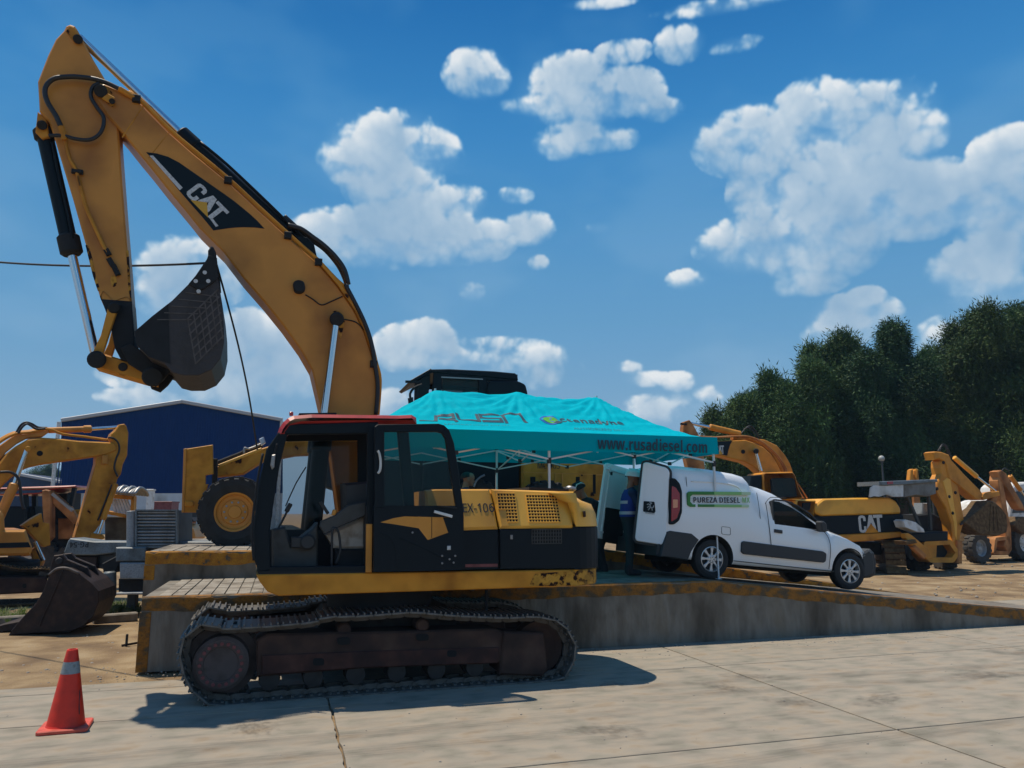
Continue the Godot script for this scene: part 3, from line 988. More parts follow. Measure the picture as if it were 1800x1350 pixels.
# ---------------------------------------------------------------- trees
func _leaf_cluster(sd: int) -> ArrayMesh:
	var g := RandomNumberGenerator.new()
	g.seed = sd
	var st := new_st()
	for s in 5:
		var p := Vector3(g.randf_range(-0.25, 0.25), g.randf_range(-0.1, 0.15), g.randf_range(-0.25, 0.25))
		var out := Vector3(g.randf_range(-1, 1), 0, g.randf_range(-1, 1)).normalized()
		var v := out * 0.10 + Vector3(0, 0.02, 0)
		for k in 13:
			v = v * 0.80 + Vector3(0, -0.018, 0)
			p += v
			var side := v.cross(Vector3.UP).normalized() if absf(v.normalized().y) < 0.98 else Vector3(1, 0, 0)
			for e in [-1.0, 1.0]:
				var d: Vector3 = (side * e + Vector3(g.randf_range(-0.5, 0.5), g.randf_range(-0.9, 0.0), g.randf_range(-0.5, 0.5))).normalized()
				var t := d.cross(Vector3(g.randf_range(-1, 1), g.randf_range(-1, 1), g.randf_range(-1, 1))).normalized()
				var l := g.randf_range(0.07, 0.13)
				tri(st, p - t * 0.017, p + d * l, p + t * 0.017)
	return finish(st)

func _leaf_ball(sd: int) -> ArrayMesh:
	var g := RandomNumberGenerator.new()
	g.seed = sd
	var st := new_st()
	for k in 64:
		var p := Vector3(g.randfn(0, 0.20), g.randfn(0.05, 0.17), g.randfn(0, 0.20))
		var d := (Vector3(g.randfn(), g.randfn() * 0.8 - 0.25, g.randfn()) + p * 3.0).normalized()
		var t := d.cross(Vector3(g.randfn(), g.randfn(), g.randfn())).normalized()
		var l := g.randf_range(0.10, 0.19)
		tri(st, p - t * 0.024, p + d * l, p + t * 0.024)
	return finish(st)

func _tree(called: String, label: String, at: Vector3, tall: float, wide: float, sd: int, low: float, clumps: int, group: String, weep := 1.0) -> void:
	var g := RandomNumberGenerator.new()
	g.seed = sd
	var t := thing(called, label, "tree", at, g.randf() * TAU, group)
	var st := new_st()
	var fork := Vector3(g.randf_range(-0.3, 0.3), tall * 0.28, g.randf_range(-0.3, 0.3))
	var r0 := tall * 0.026
	var trunk := curve(PackedVector3Array([Vector3(0, -0.1, 0), Vector3(0.1, tall * 0.12, 0.05), fork]), 4)
	for k in trunk.size() - 1:
		cyl(st, trunk[k], trunk[k + 1], r0 * (1.25 - 0.05 * k), r0 * (1.2 - 0.05 * k), 9)
	var lobes := []
	var count := 36
	for k in count:
		var u := (k + 0.5) / count
		var y := lerpf(low + 0.08, 0.86, pow(u, 0.85)) * tall
		var f := (y / tall - low) / (1.0 - low)
		var rr := wide * sqrt(maxf(0.05, 1.0 - pow(absf(f - 0.36) / 0.70, 2.2)))
		var a := k * 2.39996 + g.randf_range(-0.5, 0.5)
		var q := rr * sqrt(g.randf_range(0.12, 0.85))
		lobes.append([Vector3(cos(a) * q, y, sin(a) * q), wide * g.randf_range(0.17, 0.40), g.randf_range(0.6, 1.5)])
	for k in 7:
		var a := g.randf() * TAU
		var q := wide * g.randf_range(0.05, 0.75)
		var y := tall * g.randf_range(0.88, 1.07) - q * 0.55
		lobes.append([Vector3(cos(a) * q, y, sin(a) * q), wide * g.randf_range(0.13, 0.22), g.randf_range(0.9, 1.5)])
		lobes.append([Vector3(cos(a) * q, y - wide * 0.25, sin(a) * q), wide * g.randf_range(0.15, 0.25), g.randf_range(0.7, 1.3)])
	count = lobes.size()
	for k in 11:
		var c: Vector3 = lobes[k * 2 + 2][0]
		var mid := fork.lerp(c, 0.5) + Vector3(g.randf_range(-0.4, 0.4), g.randf_range(0.1, 0.6), g.randf_range(-0.4, 0.4))
		var pts := curve(PackedVector3Array([fork + Vector3(0, -0.2, 0), mid, c]), 4)
		for i in pts.size() - 1:
			var f0 := r0 * lerpf(0.6, 0.12, float(i) / pts.size())
			var f1 := r0 * lerpf(0.6, 0.12, float(i + 1) / pts.size())
			cyl(st, pts[i], pts[i + 1], f0, f1, 6)
	part("trunk", st, "bark", t)
	var list := []
	var tints := []
	var kinds := []
	var tone := g.randf_range(0.8, 1.15)
	for k in clumps:
		var lo: Array = lobes[g.randi() % count]
		var d := Vector3(g.randfn(), g.randfn() * 0.9 + 0.25, g.randfn()).normalized()
		var rr: float = lo[1] * pow(g.randf(), 0.28)
		var p: Vector3 = lo[0] + d * rr * Vector3(1.0, 0.95, 1.0)
		var hang: bool = k % 5 < 2 and d.y < 0.45
		if hang:
			p.y -= g.randf() * lo[1] * 1.0 * weep
		if p.y < tall * low:
			continue
		var sc := g.randf_range(0.75, 1.35)
		kinds.append(1 if hang else 0)
		list.append(Transform3D(Basis.from_euler(Vector3(g.randf_range(-0.3, 0.3), g.randf() * TAU, g.randf_range(-0.3, 0.3))).scaled(Vector3(sc, sc * g.randf_range(0.9, 1.4) * lerpf(0.8, 1.0, weep), sc)), p))
		var v: float = tone * lo[2] * g.randf_range(0.86, 1.12)
		tints.append(Color(v * g.randf_range(0.9, 1.25), v, v * g.randf_range(0.8, 1.1)))
	for half in 2:
		var pick := []
		for k in list.size():
			if (kinds[k] == 0) == (half == 0):
				pick.append(k)
		var mm := MultiMesh.new()
		mm.transform_format = MultiMesh.TRANSFORM_3D
		mm.use_colors = true
		mm.mesh = TX[("ball_%d" if half == 0 else "cluster_%d") % (sd % 3)]
		mm.instance_count = pick.size()
		for k in pick.size():
			mm.set_instance_transform(k, list[pick[k]])
			mm.set_instance_color(k, tints[pick[k]])
		var o := MultiMeshInstance3D.new()
		o.name = "crown" if half == 0 else "hanging_twigs"
		o.multimesh = mm
		o.material_override = M["leaf_%d" % (sd % 3)]
		o.set_meta("kind", "stuff")
		t.add_child(o)

func _trees() -> void:
	for k in 3:
		TX["cluster_%d" % k] = _leaf_cluster(50 + k)
		TX["ball_%d" % k] = _leaf_ball(60 + k)
	var g := "pepper trees in the row along the boundary wall"
	var rows := [
		["first and lowest weeping green tree at the left end of the row", Vector3(12.831, 2.52, -43), 7.4, 2.0],
		["second weeping green tree from the left end of the row", Vector3(15.073, 2.549, -45), 9.2, 2.2],
		["third weeping green tree, behind the roof of the rear excavator cab", Vector3(15.593, 2.492, -41), 9.4, 2.3],
		["fourth weeping green tree, above the orange excavator engine cover", Vector3(19.549, 2.549, -45), 11.4, 2.5],
		["dense green tree behind the white lamp globe", Vector3(20.45, 2.492, -41), 11.2, 2.4],
		["weeping green tree behind the upright backhoe arm", Vector3(25.276, 2.549, -45), 11.6, 2.5],
		["tall weeping green tree behind the two backhoes at the right", Vector3(25.848, 2.492, -41), 12.2, 2.6],
		["tallest weeping green tree at the right edge of the yard", Vector3(29.75, 2.52, -43), 12.9, 2.8],
		["last weeping green tree of the row, cut by the picture edge", Vector3(32.392, 2.52, -43), 13.0, 3.2]]
	for k in rows.size():
		var p: Vector3 = rows[k][1]
		_tree("pepper_tree", rows[k][0], Vector3(p.x, 0, p.z), rows[k][2], rows[k][3], 100 + k, 0.16, 3700, g)
	var h := "far trees behind the low shed"
	var far := [["rounded dark tree behind the low blue shed", Vector3(-57.391, 1.9, -95), 7.4, 2.6], ["smaller dark tree left of the warehouse corner", Vector3(-57.63, 1.9, -98), 6.6, 2.2], ["dark tree at the far left behind the low shed", Vector3(-61.541, 1.9, -99), 5.6, 2.6]]
	for k in far.size():
		var p: Vector3 = far[k][1]
		_tree("far_tree", far[k][0], Vector3(p.x, 0, p.z), far[k][2], far[k][3], 140 + k, 0.1, 900, h, 0.0)


# ---------------------------------------------------------------- tracks of a crawler
func _shoe(w: float, pitch: float) -> ArrayMesh:
	var st := new_st()
	box(st, Vector3(0, -0.014, 0), Vector3(pitch * 0.97, 0.022, w), 0.003)
	for k in 3:
		box(st, Vector3((k - 1) * pitch * 0.36, 0.010, 0), Vector3(0.018, 0.024, w * 0.985), 0.003)
	return finish(st)

func _track_links(pitch: float) -> ArrayMesh:
	var st := new_st()
	for e in [-1.0, 1.0]:
		prism(st, round_poly(PackedVector2Array([Vector2(-pitch * 0.52, -0.085), Vector2(pitch * 0.30, -0.085), Vector2(pitch * 0.52, -0.055), Vector2(pitch * 0.40, -0.020), Vector2(-pitch * 0.52, -0.020)]), 0.02, 2), e * 0.10 - 0.022, e * 0.10 + 0.022, 0.004)
	cyl(st, Vector3(pitch * 0.5, -0.055, -0.14), Vector3(pitch * 0.5, -0.055, 0.14), 0.024, -1, 8)
	for k in 2:
		box(st, Vector3((k - 0.5) * pitch * 0.42, -0.028, 0.17), Vector3(0.030, 0.022, 0.10), 0.003)
	return finish(st)

# outline: the outer side of the belt, counter-clockwise; the shoes follow it
func _belt(parent: Node, outline: PackedVector2Array, zc: float, width: float, pitch: float, shoe_mat: String, link_mat: String) -> void:
	var p := ccw(outline.duplicate())
	var smooth := PackedVector2Array()
	for i in p.size():
		for j in 6:
			smooth.append(p[i].cubic_interpolate(p[(i + 1) % p.size()], p[i - 1], p[(i + 2) % p.size()], j / 6.0))
	var total := 0.0
	for i in smooth.size():
		total += smooth[i].distance_to(smooth[(i + 1) % smooth.size()])
	var count := int(round(total / pitch))
	var step := total / count
	var shoe := _shoe(width, step)
	var link := _track_links(step)
	var belt := group_node("track_belt", parent)
	var at := 0.0
	var i := 0
	for k in count:
		var want := (k + 0.5) * step
		while true:
			var l := smooth[i].distance_to(smooth[(i + 1) % smooth.size()])
			if at + l >= want or i == smooth.size() - 1:
				break
			at += l
			i += 1
		var a := smooth[i]
		var b := smooth[(i + 1) % smooth.size()]
		var q := a.lerp(b, clampf((want - at) / maxf(a.distance_to(b), 1e-5), 0, 1))
		# wide tangent so that a shoe is a chord of the path
		var n1 := smooth[i - 1]
		var n2 := smooth[(i + 2) % smooth.size()]
		var d := (n2 - n1).normalized()
		var x := Vector3(-d.x, -d.y, 0)
		var y := Vector3(d.y, -d.x, 0)
		var xf := Transform3D(Basis(x, y, x.cross(y)), Vector3(q.x, q.y, zc))
		put("track_shoe", shoe, M[shoe_mat], belt, xf)
		put("chain_link", link, M[link_mat], belt, xf)

# ---------------------------------------------------------------- the big excavator in front
func _excavator() -> void:
	var e := thing("crawler_excavator", "large yellow and black crawler excavator with a red cab roof and raised boom", "excavator", Vector3(-1.666, 0, -9.95), 0.318)
	# running gear
	var belt := pl("-1.973 0.786 -1.735 0.748 -1.533 0.75 -1.317 0.752 -1.132 0.761 -0.921 0.774 -0.76 0.814 -0.584 0.818 -0.369 0.816 -0.065 0.827 0.177 0.83 0.502 0.793 0.807 0.763 1.158 0.736 1.348 0.729 1.588 0.725 1.832 0.671 1.979 0.557 2.069 0.382 2.052 0.201 1.93 0.04 1.714 -0.008 0.833 -0.01 -0.343 -0.011 -1.147 -0.015 -1.787 -0.012 -1.961 0.076 -2.062 0.184 -2.139 0.339 -2.171 0.513 -2.135 0.673")
	for side in [1.0, -1.0]:
		var zc: float = 1.1 if side > 0.0 else -0.36
		var t := e
		_belt(t, belt, zc, 0.60, 0.19, "track_steel", "track_mid")
		var fr := pl("-1.454 0.596 -1.345 0.653 -0.354 0.624 1.133 0.592 1.248 0.543 1.71 0.503 1.742 0.113 1.679 0.067 1.182 0.116 1.168 0.215 -0.342 0.25 -1.429 0.232")
		p_prism("track_frame", fr, zc - 0.23, zc + 0.20, 0.02, "frame_rust", t)
		if side > 0.0:
			var cover := pl("1.221 0.563 1.71 0.522 1.749 0.112 1.679 0.048 1.169 0.099")
			p_prism("idler_guard", cover, zc + 0.10, zc + 0.235, 0.02, "frame_rust", t)
			var stripe := pl("-1.391 0.447 -0.348 0.431 1.168 0.393 1.168 0.221 -0.342 0.262 -1.381 0.251")
			p_prism("lower_frame_face", stripe, zc + 0.19, zc + 0.222, 0.01, "red_rust", t)
			for q in [pl("-0.877 0.39 -0.761 0.384 -0.758 0.309 -0.874 0.316"), pl("-0.639 0.579 -0.496 0.578 -0.494 0.508 -0.625 0.509"), pl("0.209 0.58 0.355 0.573 0.356 0.507 0.223 0.507"), pl("0.562 0.394 0.672 0.388 0.673 0.316 0.563 0.322")]:
				var st := new_st()
				prism(st, round_poly(q, 0.03, 3), zc + 0.15, zc + 0.226, 0.0)
				part("frame_opening", st, "black_gap", t)
		var sp := Vector3(-1.781, 0.381, 1.33)
		var idl := Vector3(1.69, 0.346, 1.25)
		# final drive with its ring of bolts
		var st0 := new_st()
		var xf := Transform3D(Basis(Vector3(1, 0, 0), Vector3(0, 0, side), Vector3(0, -side, 0)), Vector3(sp.x, sp.y, zc))
		lathe(st0, PackedVector2Array([Vector2(0.36, -0.03), Vector2(0.36, 0.03), Vector2(0.28, 0.05), Vector2(0.27, 0.20), Vector2(0.235, 0.225), Vector2(0.17, 0.225), Vector2(0.165, 0.215), Vector2(0.0, 0.215)]), xf, 28)
		var dr := part("final_drive", st0, "hub_brown", t)
		var sr := new_st()
		for k in 20:
			var a := TAU * k / 20
			cyl(sr, xf * Vector3(cos(a) * 0.20, 0.222, sin(a) * 0.20), xf * Vector3(cos(a) * 0.20, 0.245, sin(a) * 0.20), 0.019, -1, 6)
		part("bolt_ring", sr, "maroon", dr).set_meta("kind", "stuff")
		var tt := new_st()
		for k in 21:
			var a := TAU * k / 21
			prism(tt, pl("-0.03 0.34 0.03 0.34 0.012 0.405 -0.012 0.405"), -0.03, 0.03, 0.004, Transform3D(Basis(Vector3.BACK, a), Vector3(sp.x, sp.y, zc)))
		part("sprocket_teeth", tt, "track_dark", dr)
		var st1 := new_st()
		lathe(st1, PackedVector2Array([Vector2(0.0, -0.09), Vector2(0.29, -0.09), Vector2(0.30, -0.05), Vector2(0.27, 0.0), Vector2(0.30, 0.05), Vector2(0.29, 0.09), Vector2(0.22, 0.07), Vector2(0.0, 0.06)]), Transform3D(Basis(Vector3(1, 0, 0), Vector3(0, 0, 1), Vector3(0, -1, 0)), Vector3(idl.x, idl.y, zc)), 28)
		part("idler_wheel", st1, "frame_rust", t)
		for q in [Vector3(-0.557, 0.65, 1.2), Vector3(0.297, 0.661, 1.2)]:
			p_cyl("carrier_roller", Vector3(q.x, q.y, zc - 0.1), Vector3(q.x, q.y, zc + 0.17), 0.075, "frame_rust", t, 18, 0.02)
		for k in 7:
			var x := -1.30 + k * 0.44
			var st2 := new_st()
			lathe(st2, PackedVector2Array([Vector2(0, -0.17), Vector2(0.10, -0.17), Vector2(0.11, -0.08), Vector2(0.08, -0.06), Vector2(0.08, 0.06), Vector2(0.11, 0.08), Vector2(0.10, 0.17), Vector2(0.0, 0.18)]), Transform3D(Basis(Vector3(1, 0, 0), Vector3(0, 0, 1), Vector3(0, -1, 0)), Vector3(x, 0.185, zc)), 16)
			box(st2, Vector3(x, 0.24, zc + 0.13), Vector3(0.14, 0.09, 0.06), 0.01)
			part("bottom_roller", st2, "track_dark", t)
	# carbody and swing ring
	p_prism("carbody", pl("-0.95 0.42 0.95 0.42 0.7 0.80 -0.7 0.80"), -0.2, 0.9, 0.03, "track_dark", e)
	p_cyl("swing_ring", Vector3(-0.05, 0.78, 0.38), Vector3(-0.05, 1.03, 0.38), 0.62, "black_dull", e, 36, 0.03)
	p_cyl("grease_pipe", Vector3(1.108, 0.766, 1), Vector3(1.107, 1, 1), 0.02, "black_dull", e, 8, 0.0)
	# upper frame: the yellow skirt
	var xr := 2.10
	var skirt := PackedVector2Array([Vector2(-1.42, 0.4), Vector2(-1.50, 1.0), Vector2(-1.44, 1.22), Vector2(-1.3, 1.33), Vector2(xr, 1.33)])
	var plan := func(x0: float, zn: float, r: float, xe: float) -> PackedVector2Array:
		# plan outline: x along, y = z towards the viewer; the tail is rounded
		var zb := 0.76 - zn
		var o := PackedVector2Array([Vector2(x0, zb), Vector2(x0, zn)])
		for k in 9:
			var a := PI / 2 - PI / 2 * k / 8.0
			o.append(Vector2(xe - r + cos(a) * r, zn - r + sin(a) * r))
		for k in 9:
			var a := -PI / 2 * k / 8.0
			o.append(Vector2(xe - r + cos(a) * r, zb + r + sin(a) * r))
		return o
	var flat := Transform3D(Basis(Vector3(1, 0, 0), Vector3(0, 0, 1), Vector3(0, -1, 0)), Vector3.ZERO)
	var side := pl("-1.488 1.258 -1.451 1.187 -1.366 1.081 -1.251 1.035 2.115 1.036 2.118 1.225")
	var sk := p_prism("frame_skirt", side, -0.57, 1.33, 0.012, "yellow_worn", e)
	var skt := plan.call(2.135, 1.335, 0.50, 2.55) as PackedVector2Array
	var y0: float = (Vector3(2.239, 1.042, 1.33)).y
	var y1: float = (Vector3(2.242, 1.226, 1.33)).y
	p_prism("tail_skirt", skt, -y1, -y0, 0.012, "yellow_scraped", e, flat)
	p_prism("scraped_patch", pl("1.595 1.189 1.722 1.199 2.11 1.209 2.108 1.046 1.913 1.045 1.524 1.056"), 1.325, 1.3335, 0.0, "yellow_scraped", sk)
	# engine covers
	var seam := Vector3(1.143, 1.705, 1.33)
	var cover_a := pl("0.313 2.16 0.431 2.174 1.093 2.181 1.122 2.03 1.15 1.712 0.757 1.702 0.322 1.673")
	var cover_b := pl("1.114 2.181 1.486 2.175 1.926 2.162 2.08 2.136 2.13 2.035 2.147 1.719 1.171 1.718 1.149 1.998")
	# the upper covers lean in a little towards the top
	var fold := Vector3(1.316, 1.717, 1.33)
	var lean := Basis(Vector3(1, 0, 0), deg_to_rad(-21))
	var grow := Basis.from_scale(Vector3(1, 1.06, 1))
	var hood := group_node("hood", e, Transform3D(lean * grow, fold - lean * grow * fold))
	p_prism("engine_cover", cover_a, 1.26, 1.33, 0.025, "yellow_bright", hood)
	p_prism("engine_cover", cover_b, 1.26, 1.33, 0.025, "yellow_bright", hood)
	p_prism("hood_top", pl("0.376 2.148 1.163 2.168 2.206 2.15 2.223 1.728 0.384 1.706"), -0.56, 1.12, 0.05, "yellow_bright", e)
	p_prism("lower_door", pl("-0.294 1.672 0.757 1.692 1.15 1.702 1.159 1.25 -0.281 1.252"), -0.56, 1.325, 0.012, "black_paint", e)
	p_prism("lower_door", pl("1.171 1.705 2.147 1.709 2.155 1.234 1.179 1.25"), -0.56, 1.325, 0.012, "black_paint", e)
	p_prism("seam_gap", pl("1.111 1.672 2.183 1.664 2.176 1.231 1.112 1.254"), -0.5, 1.28, 0.0, "black_gap", e)
	# counterweight, rounded at the tail
	var ytop: float = (Vector3(2.124, 2.13, 1.33)).y
	var ymid: float = (Vector3(2.251, 1.725, 1.33)).y
	var ybot: float = (Vector3(2.243, 1.232, 1.33)).y
	var rings := []
	var heights := [[ymid + 0.004, 0.0, 0.0], [ymid + 0.16, 0.03, 0.03], [ymid + 0.28, 0.10, 0.08], [ytop - 0.08, 0.26, 0.16], [ytop - 0.025, 0.38, 0.24], [ytop, 0.46, 0.32]]
	for h in heights:
		var o := plan.call(2.155, 1.33 - h[2] * 0.25, 0.50 - h[2] * 0.3, 2.58 - h[1] * 0.8) as PackedVector2Array
		var ring := PackedVector3Array()
		for q in o:
			ring.append(Vector3(q.x, h[0] - maxf(0.0, q.x - 2.15) * (h[1] * 0.25), q.y))
		ring.reverse()
		rings.append(ring)
	rings.reverse()
	for r in rings:
		(r as PackedVector3Array).reverse()
	var cst := new_st()
	loft(cst, rings, true, true, true)
	var cw := part("counterweight", cst, "yellow_bright", e)
	var low := plan.call(2.165, 1.328, 0.50, 2.58) as PackedVector2Array
	p_prism("counterweight_base", low, -ymid, -ybot + 0.004, 0.012, "black_paint", e, flat)
	p_prism("rust_mark", pl("2.227 1.907 2.25 1.914 2.256 1.846 2.234 1.839"), 1.20, 1.345 - 0.02, 0.0, "red_rust", cw)
	# grilles of square openings
	var grille := func(on: Node3D, called: String, a: Vector2, b: Vector2, nx: int, ny: int, cut: int, mat: String, z: float) -> void:
		p_prism(called, PackedVector2Array([a, Vector2(b.x, a.y), b, Vector2(a.x, b.y)]) if cut == 0 else PackedVector2Array([Vector2(a.x, lerpf(a.y, b.y, 0.56)), Vector2(lerpf(a.x, b.x, 0.42), lerpf(a.y, b.y, 0.56)), Vector2(lerpf(a.x, b.x, 0.42), b.y), b, Vector2(b.x, a.y), a]), z - 0.02, z + 0.003, 0.0, "black_gap", on)
		var st := new_st()
		for i in nx + 1:
			var x := lerpf(a.x, b.x, float(i) / nx)
			var yb := lerpf(a.y, b.y, 0.56) if cut > 0 and i < nx * 0.42 - 0.01 else b.y
			box(st, Vector3(x, (a.y + yb) / 2, z + 0.004), Vector3(0.011, absf(a.y - yb), 0.012), 0.002)
		for j in ny + 1:
			var y := lerpf(a.y, b.y, float(j) / ny)
			var xa := lerpf(a.x, b.x, 0.42) if cut > 0 and j > ny * 0.56 + 0.01 else a.x
			box(st, Vector3((xa + b.x) / 2, y, z + 0.0055), Vector3(b.x - xa, 0.011, 0.012), 0.002)
		part("grille_bars", st, mat, on)
	grille.call(hood, "grille", Vector2(1.177, 2.122), Vector2(1.4, 1.782), 6, 9, 1, "yellow_bright", 1.33)
	grille.call(hood, "grille", Vector2(1.536, 2.105), Vector2(1.936, 1.78), 11, 9, 0, "yellow_bright", 1.33)
	grille.call(e, "grille", Vector2(1.562, 1.696), Vector2(1.933, 1.535), 11, 4, 0, "plastic_grey", 1.325)
	letters("number", "EX-106", Vector3(0.748, 1.894, 1.33), Vector3(1, 0.012, 0), Vector3(0, 1, 0), 0.374, 0.105, "ink", hood, false)
	p_prism("reflector", pl("0.761 1.316 1.145 1.314 1.145 1.282 0.761 1.284"), 1.32, 1.329, 0.0, "maroon", e)
	p_box("latch", Vector3(1.311, 1.613, 1.325), Vector3(0.03, 0.05, 0.02), 0.004, "steel", e)
	p_cyl("exhaust_cap", Vector3(2.236, 2.162, 0.9), Vector3(2.245, 2.219, 0.9), 0.07, "steel", e, 14, 0.02)
	p_prism("hood_top_plate", pl("1.645 2.203 2.172 2.18 2.171 2.152 1.645 2.168"), 0.1, 1.0, 0.0, "black_dull", e)
	_excavator_cab(e)
	_excavator_arm(e)

func _excavator_cab(e: Node3D) -> void:
	var zn := 1.30
	var zf := 0.40
	var c := e
	# floor pan and sills
	p_prism("cab_floor", pl("-1.479 1.296 -0.308 1.269 -0.307 1.227 -1.459 1.249"), zf, zn + 0.01, 0.01, "black_dull", c)
	# pillars and rails on both sides
	for z in [[zn - 0.05, zn + 0.012], [zf, zf + 0.05]]:
		p_prism("front_pillar", pl("-1.337 2.75 -1.236 2.741 -1.266 2.604 -1.308 2.371 -1.352 1.96 -1.373 1.692 -1.345 1.298 -1.461 1.278 -1.513 1.401 -1.54 1.705 -1.513 2.18 -1.451 2.563"), z[0], z[1], 0.012, "black_paint", c)
		p_prism("roof_rail", pl("-1.308 2.751 -1.229 2.841 -0.357 2.897 -0.354 2.769 -1.236 2.729"), z[0], z[1], 0.010, "black_paint", c)
		p_prism("rear_pillar", pl("-0.389 2.896 -0.268 2.9 -0.221 1.249 -0.326 1.251"), z[0], z[1], 0.010, "black_paint", c)
		p_prism("sill", pl("-1.356 1.334 -0.322 1.324 -0.32 1.251 -1.375 1.27"), z[0], z[1] - 0.003, 0.008, "black_paint", c)
	p_prism("rear_post", pl("0.095 2.894 0.24 2.886 0.32 2.155 0.348 1.679 0.237 1.68"), zf + 0.02, zf + 0.08, 0.01, "black_paint", c)
	# red roof with a rolled front edge
	var rp := pl("-1.348 2.731 -1.328 2.8 -1.29 2.863 -1.244 2.909 -1.186 2.939 -0.994 2.962 -0.423 2.978 -0.038 2.987 0.119 3 0.172 2.969 0.18 2.897 -0.357 2.878 -1.097 2.839 -1.204 2.804 -1.242 2.741 -1.252 2.703 -1.341 2.701")
	p_prism("roof", rp, zf - 0.02, zn + 0.02, 0.04, "red_paint", c)
	p_cyl("roof_stud", Vector3(-1.206, 2.947, 1.2), Vector3(-1.208, 2.991, 1.2), 0.022, "red_paint", c, 10, 0.006)
	p_prism("roof_hatch", pl("-1.119 2.993 -0.709 3.016 -0.709 2.996 -1.118 2.974"), 0.45, 1.1, 0.0, "black_dull", c)
	# front and far panes
	var fp := v3("-1.245 2.809 0 -1.316 2.315 0 -1.384 1.797 0 -1.409 1.257 0")
	for k in 3:
		var st := new_st()
		var a := fp[k]
		var b := fp[k + 1]
		quad(st, Vector3(a.x, a.y, zf + 0.05), Vector3(b.x, b.y, zf + 0.05), Vector3(b.x, b.y, zn - 0.05), Vector3(a.x, a.y, zn - 0.05))
		part("windscreen", st, "pane", c)
	var fst := new_st()
	prism(fst, pl("-1.236 2.729 -0.379 2.755 -0.333 1.684 -1.373 1.692 -1.308 2.371"), zf + 0.015, zf + 0.020, 0.0)
	part("side_window", fst, "pane", c)
	# rear wall behind the seat
	p_prism("rear_wall", pl("-0.36 1.962 0.212 1.963 0.258 1.274 -0.34 1.288"), zf, zn - 0.06, 0.0, "plastic_dark", c)
	p_prism("far_lower_wall", pl("-1.374 1.698 -0.29 1.69 -0.278 1.274 -1.343 1.298"), zf + 0.03, zf + 0.05, 0.0, "plastic_dark", c)
	# yellow strip and the door folded back against the side
	p_prism("side_strip", pl("-0.37 1.771 -0.301 1.77 -0.292 1.252 -0.36 1.253"), zn + 0.015, zn + 0.05, 0.006, "yellow", c)
	var d0 := 1.375
	var door := pl("-0.319 2.837 -0.288 2.86 0.404 2.894 0.47 2.877 0.531 2.82 0.587 2.678 0.651 2.322 0.717 1.849 0.723 1.29 0.664 1.26 -0.285 1.263")
	var dn := group_node("door", c)
	var inner_top := pl("-0.222 2.764 -0.204 2.783 0.379 2.802 0.439 2.781 0.479 2.72 0.559 2.295 0.616 1.97 -0.2 1.968")
	# the door skin is built round its two panes
	var sb := new_st()
	prism(sb, pl("-0.319 2.837 -0.288 2.86 -0.212 2.863 -0.187 1.943 -0.293 1.943"), d0, d0 + 0.055, 0.008)
	prism(sb, pl("-0.219 2.862 0.404 2.894 0.47 2.877 0.498 2.852 0.445 2.785 0.392 2.799 -0.216 2.78"), d0, d0 + 0.054, 0.006)
	prism(sb, pl("0.491 2.858 0.531 2.82 0.587 2.678 0.651 2.322 0.702 1.945 0.623 1.944 0.559 2.295 0.486 2.721 0.445 2.785"), d0, d0 + 0.056, 0.006)
	part("window_frame", sb, "black_paint", dn)
	var sp := new_st()
	prism(sp, pl("-0.3 1.968 0.702 1.97 0.71 1.849 0.466 1.843 0.041 1.857 -0.09 1.832 -0.227 1.789 -0.089 1.77 0.197 1.723 0.256 1.651 0.302 1.594 0.534 1.667 0.47 1.84 0.71 1.852 0.723 1.29 0.664 1.26 -0.285 1.263"), d0, d0 + 0.05, 0.0)
	part("skin", sp, "black_paint", dn)
	var g1 := new_st()
	prism(g1, inset(ccw(inner_top), -0.01), d0 + 0.018, d0 + 0.023, 0.0)
	part("pane", g1, "pane_green", dn)
	p_prism("lower_pane", pl("-0.227 1.789 -0.09 1.832 0.041 1.853 0.47 1.84 0.534 1.673 0.302 1.594 0.256 1.651 0.197 1.723 -0.089 1.77"), d0 + 0.02, d0 + 0.05, 0.0, "yellow", dn)
	p_prism("pane_seam", pl("0.339 1.844 0.346 1.844 0.35 1.619 0.344 1.613"), d0 + 0.03, d0 + 0.052, 0.0, "black_gap", dn)
	p_tube("door_handle", v3("-0.275 2.318 1.46 -0.252 2.356 1.46 -0.248 2.443 1.46 -0.263 2.53 1.46 -0.283 2.567 1.46"), 0.014, "white_dull", dn, 4)
	p_bar("door_lever", Vector3(0.361, 1.906, 1.46), Vector3(0.569, 1.85, 1.46), 0.03, 0.02, "white_dull", dn, 0.004)
	p_bar("window_bar", Vector3(0.405, 1.963, 1.46), Vector3(0.621, 1.944, 1.46), 0.018, 0.02, "black_dull", dn, 0.003)
	p_box("lock", Vector3(0.54, 1.506, 1.44), Vector3(0.04, 0.045, 0.02), 0.006, "decal_white", dn)
	for q in [Vector3(0.466, 1.42, 1.43), Vector3(0.55, 1.382, 1.43), Vector3(0.467, 1.34, 1.43), Vector3(0.615, 1.418, 1.43), Vector3(0.128, 1.677, 1.43), Vector3(0.597, 1.344, 1.43)]:
		p_cyl("rivet", q, q + Vector3(0, 0, 0.012), 0.012, "steel", dn, 8, 0.003)
	p_tube("pressed_line", v3("-0.239 1.68 1.422 -0.139 1.643 1.422 -0.075 1.551 1.422 -0.047 1.441 1.422 -0.043 1.301 1.422"), 0.008, "black_paint", dn)
	p_tube("pressed_line", v3("-0.014 1.617 1.422 0.164 1.548 1.422 0.358 1.452 1.422 0.5 1.394 1.422"), 0.008, "black_paint", dn)
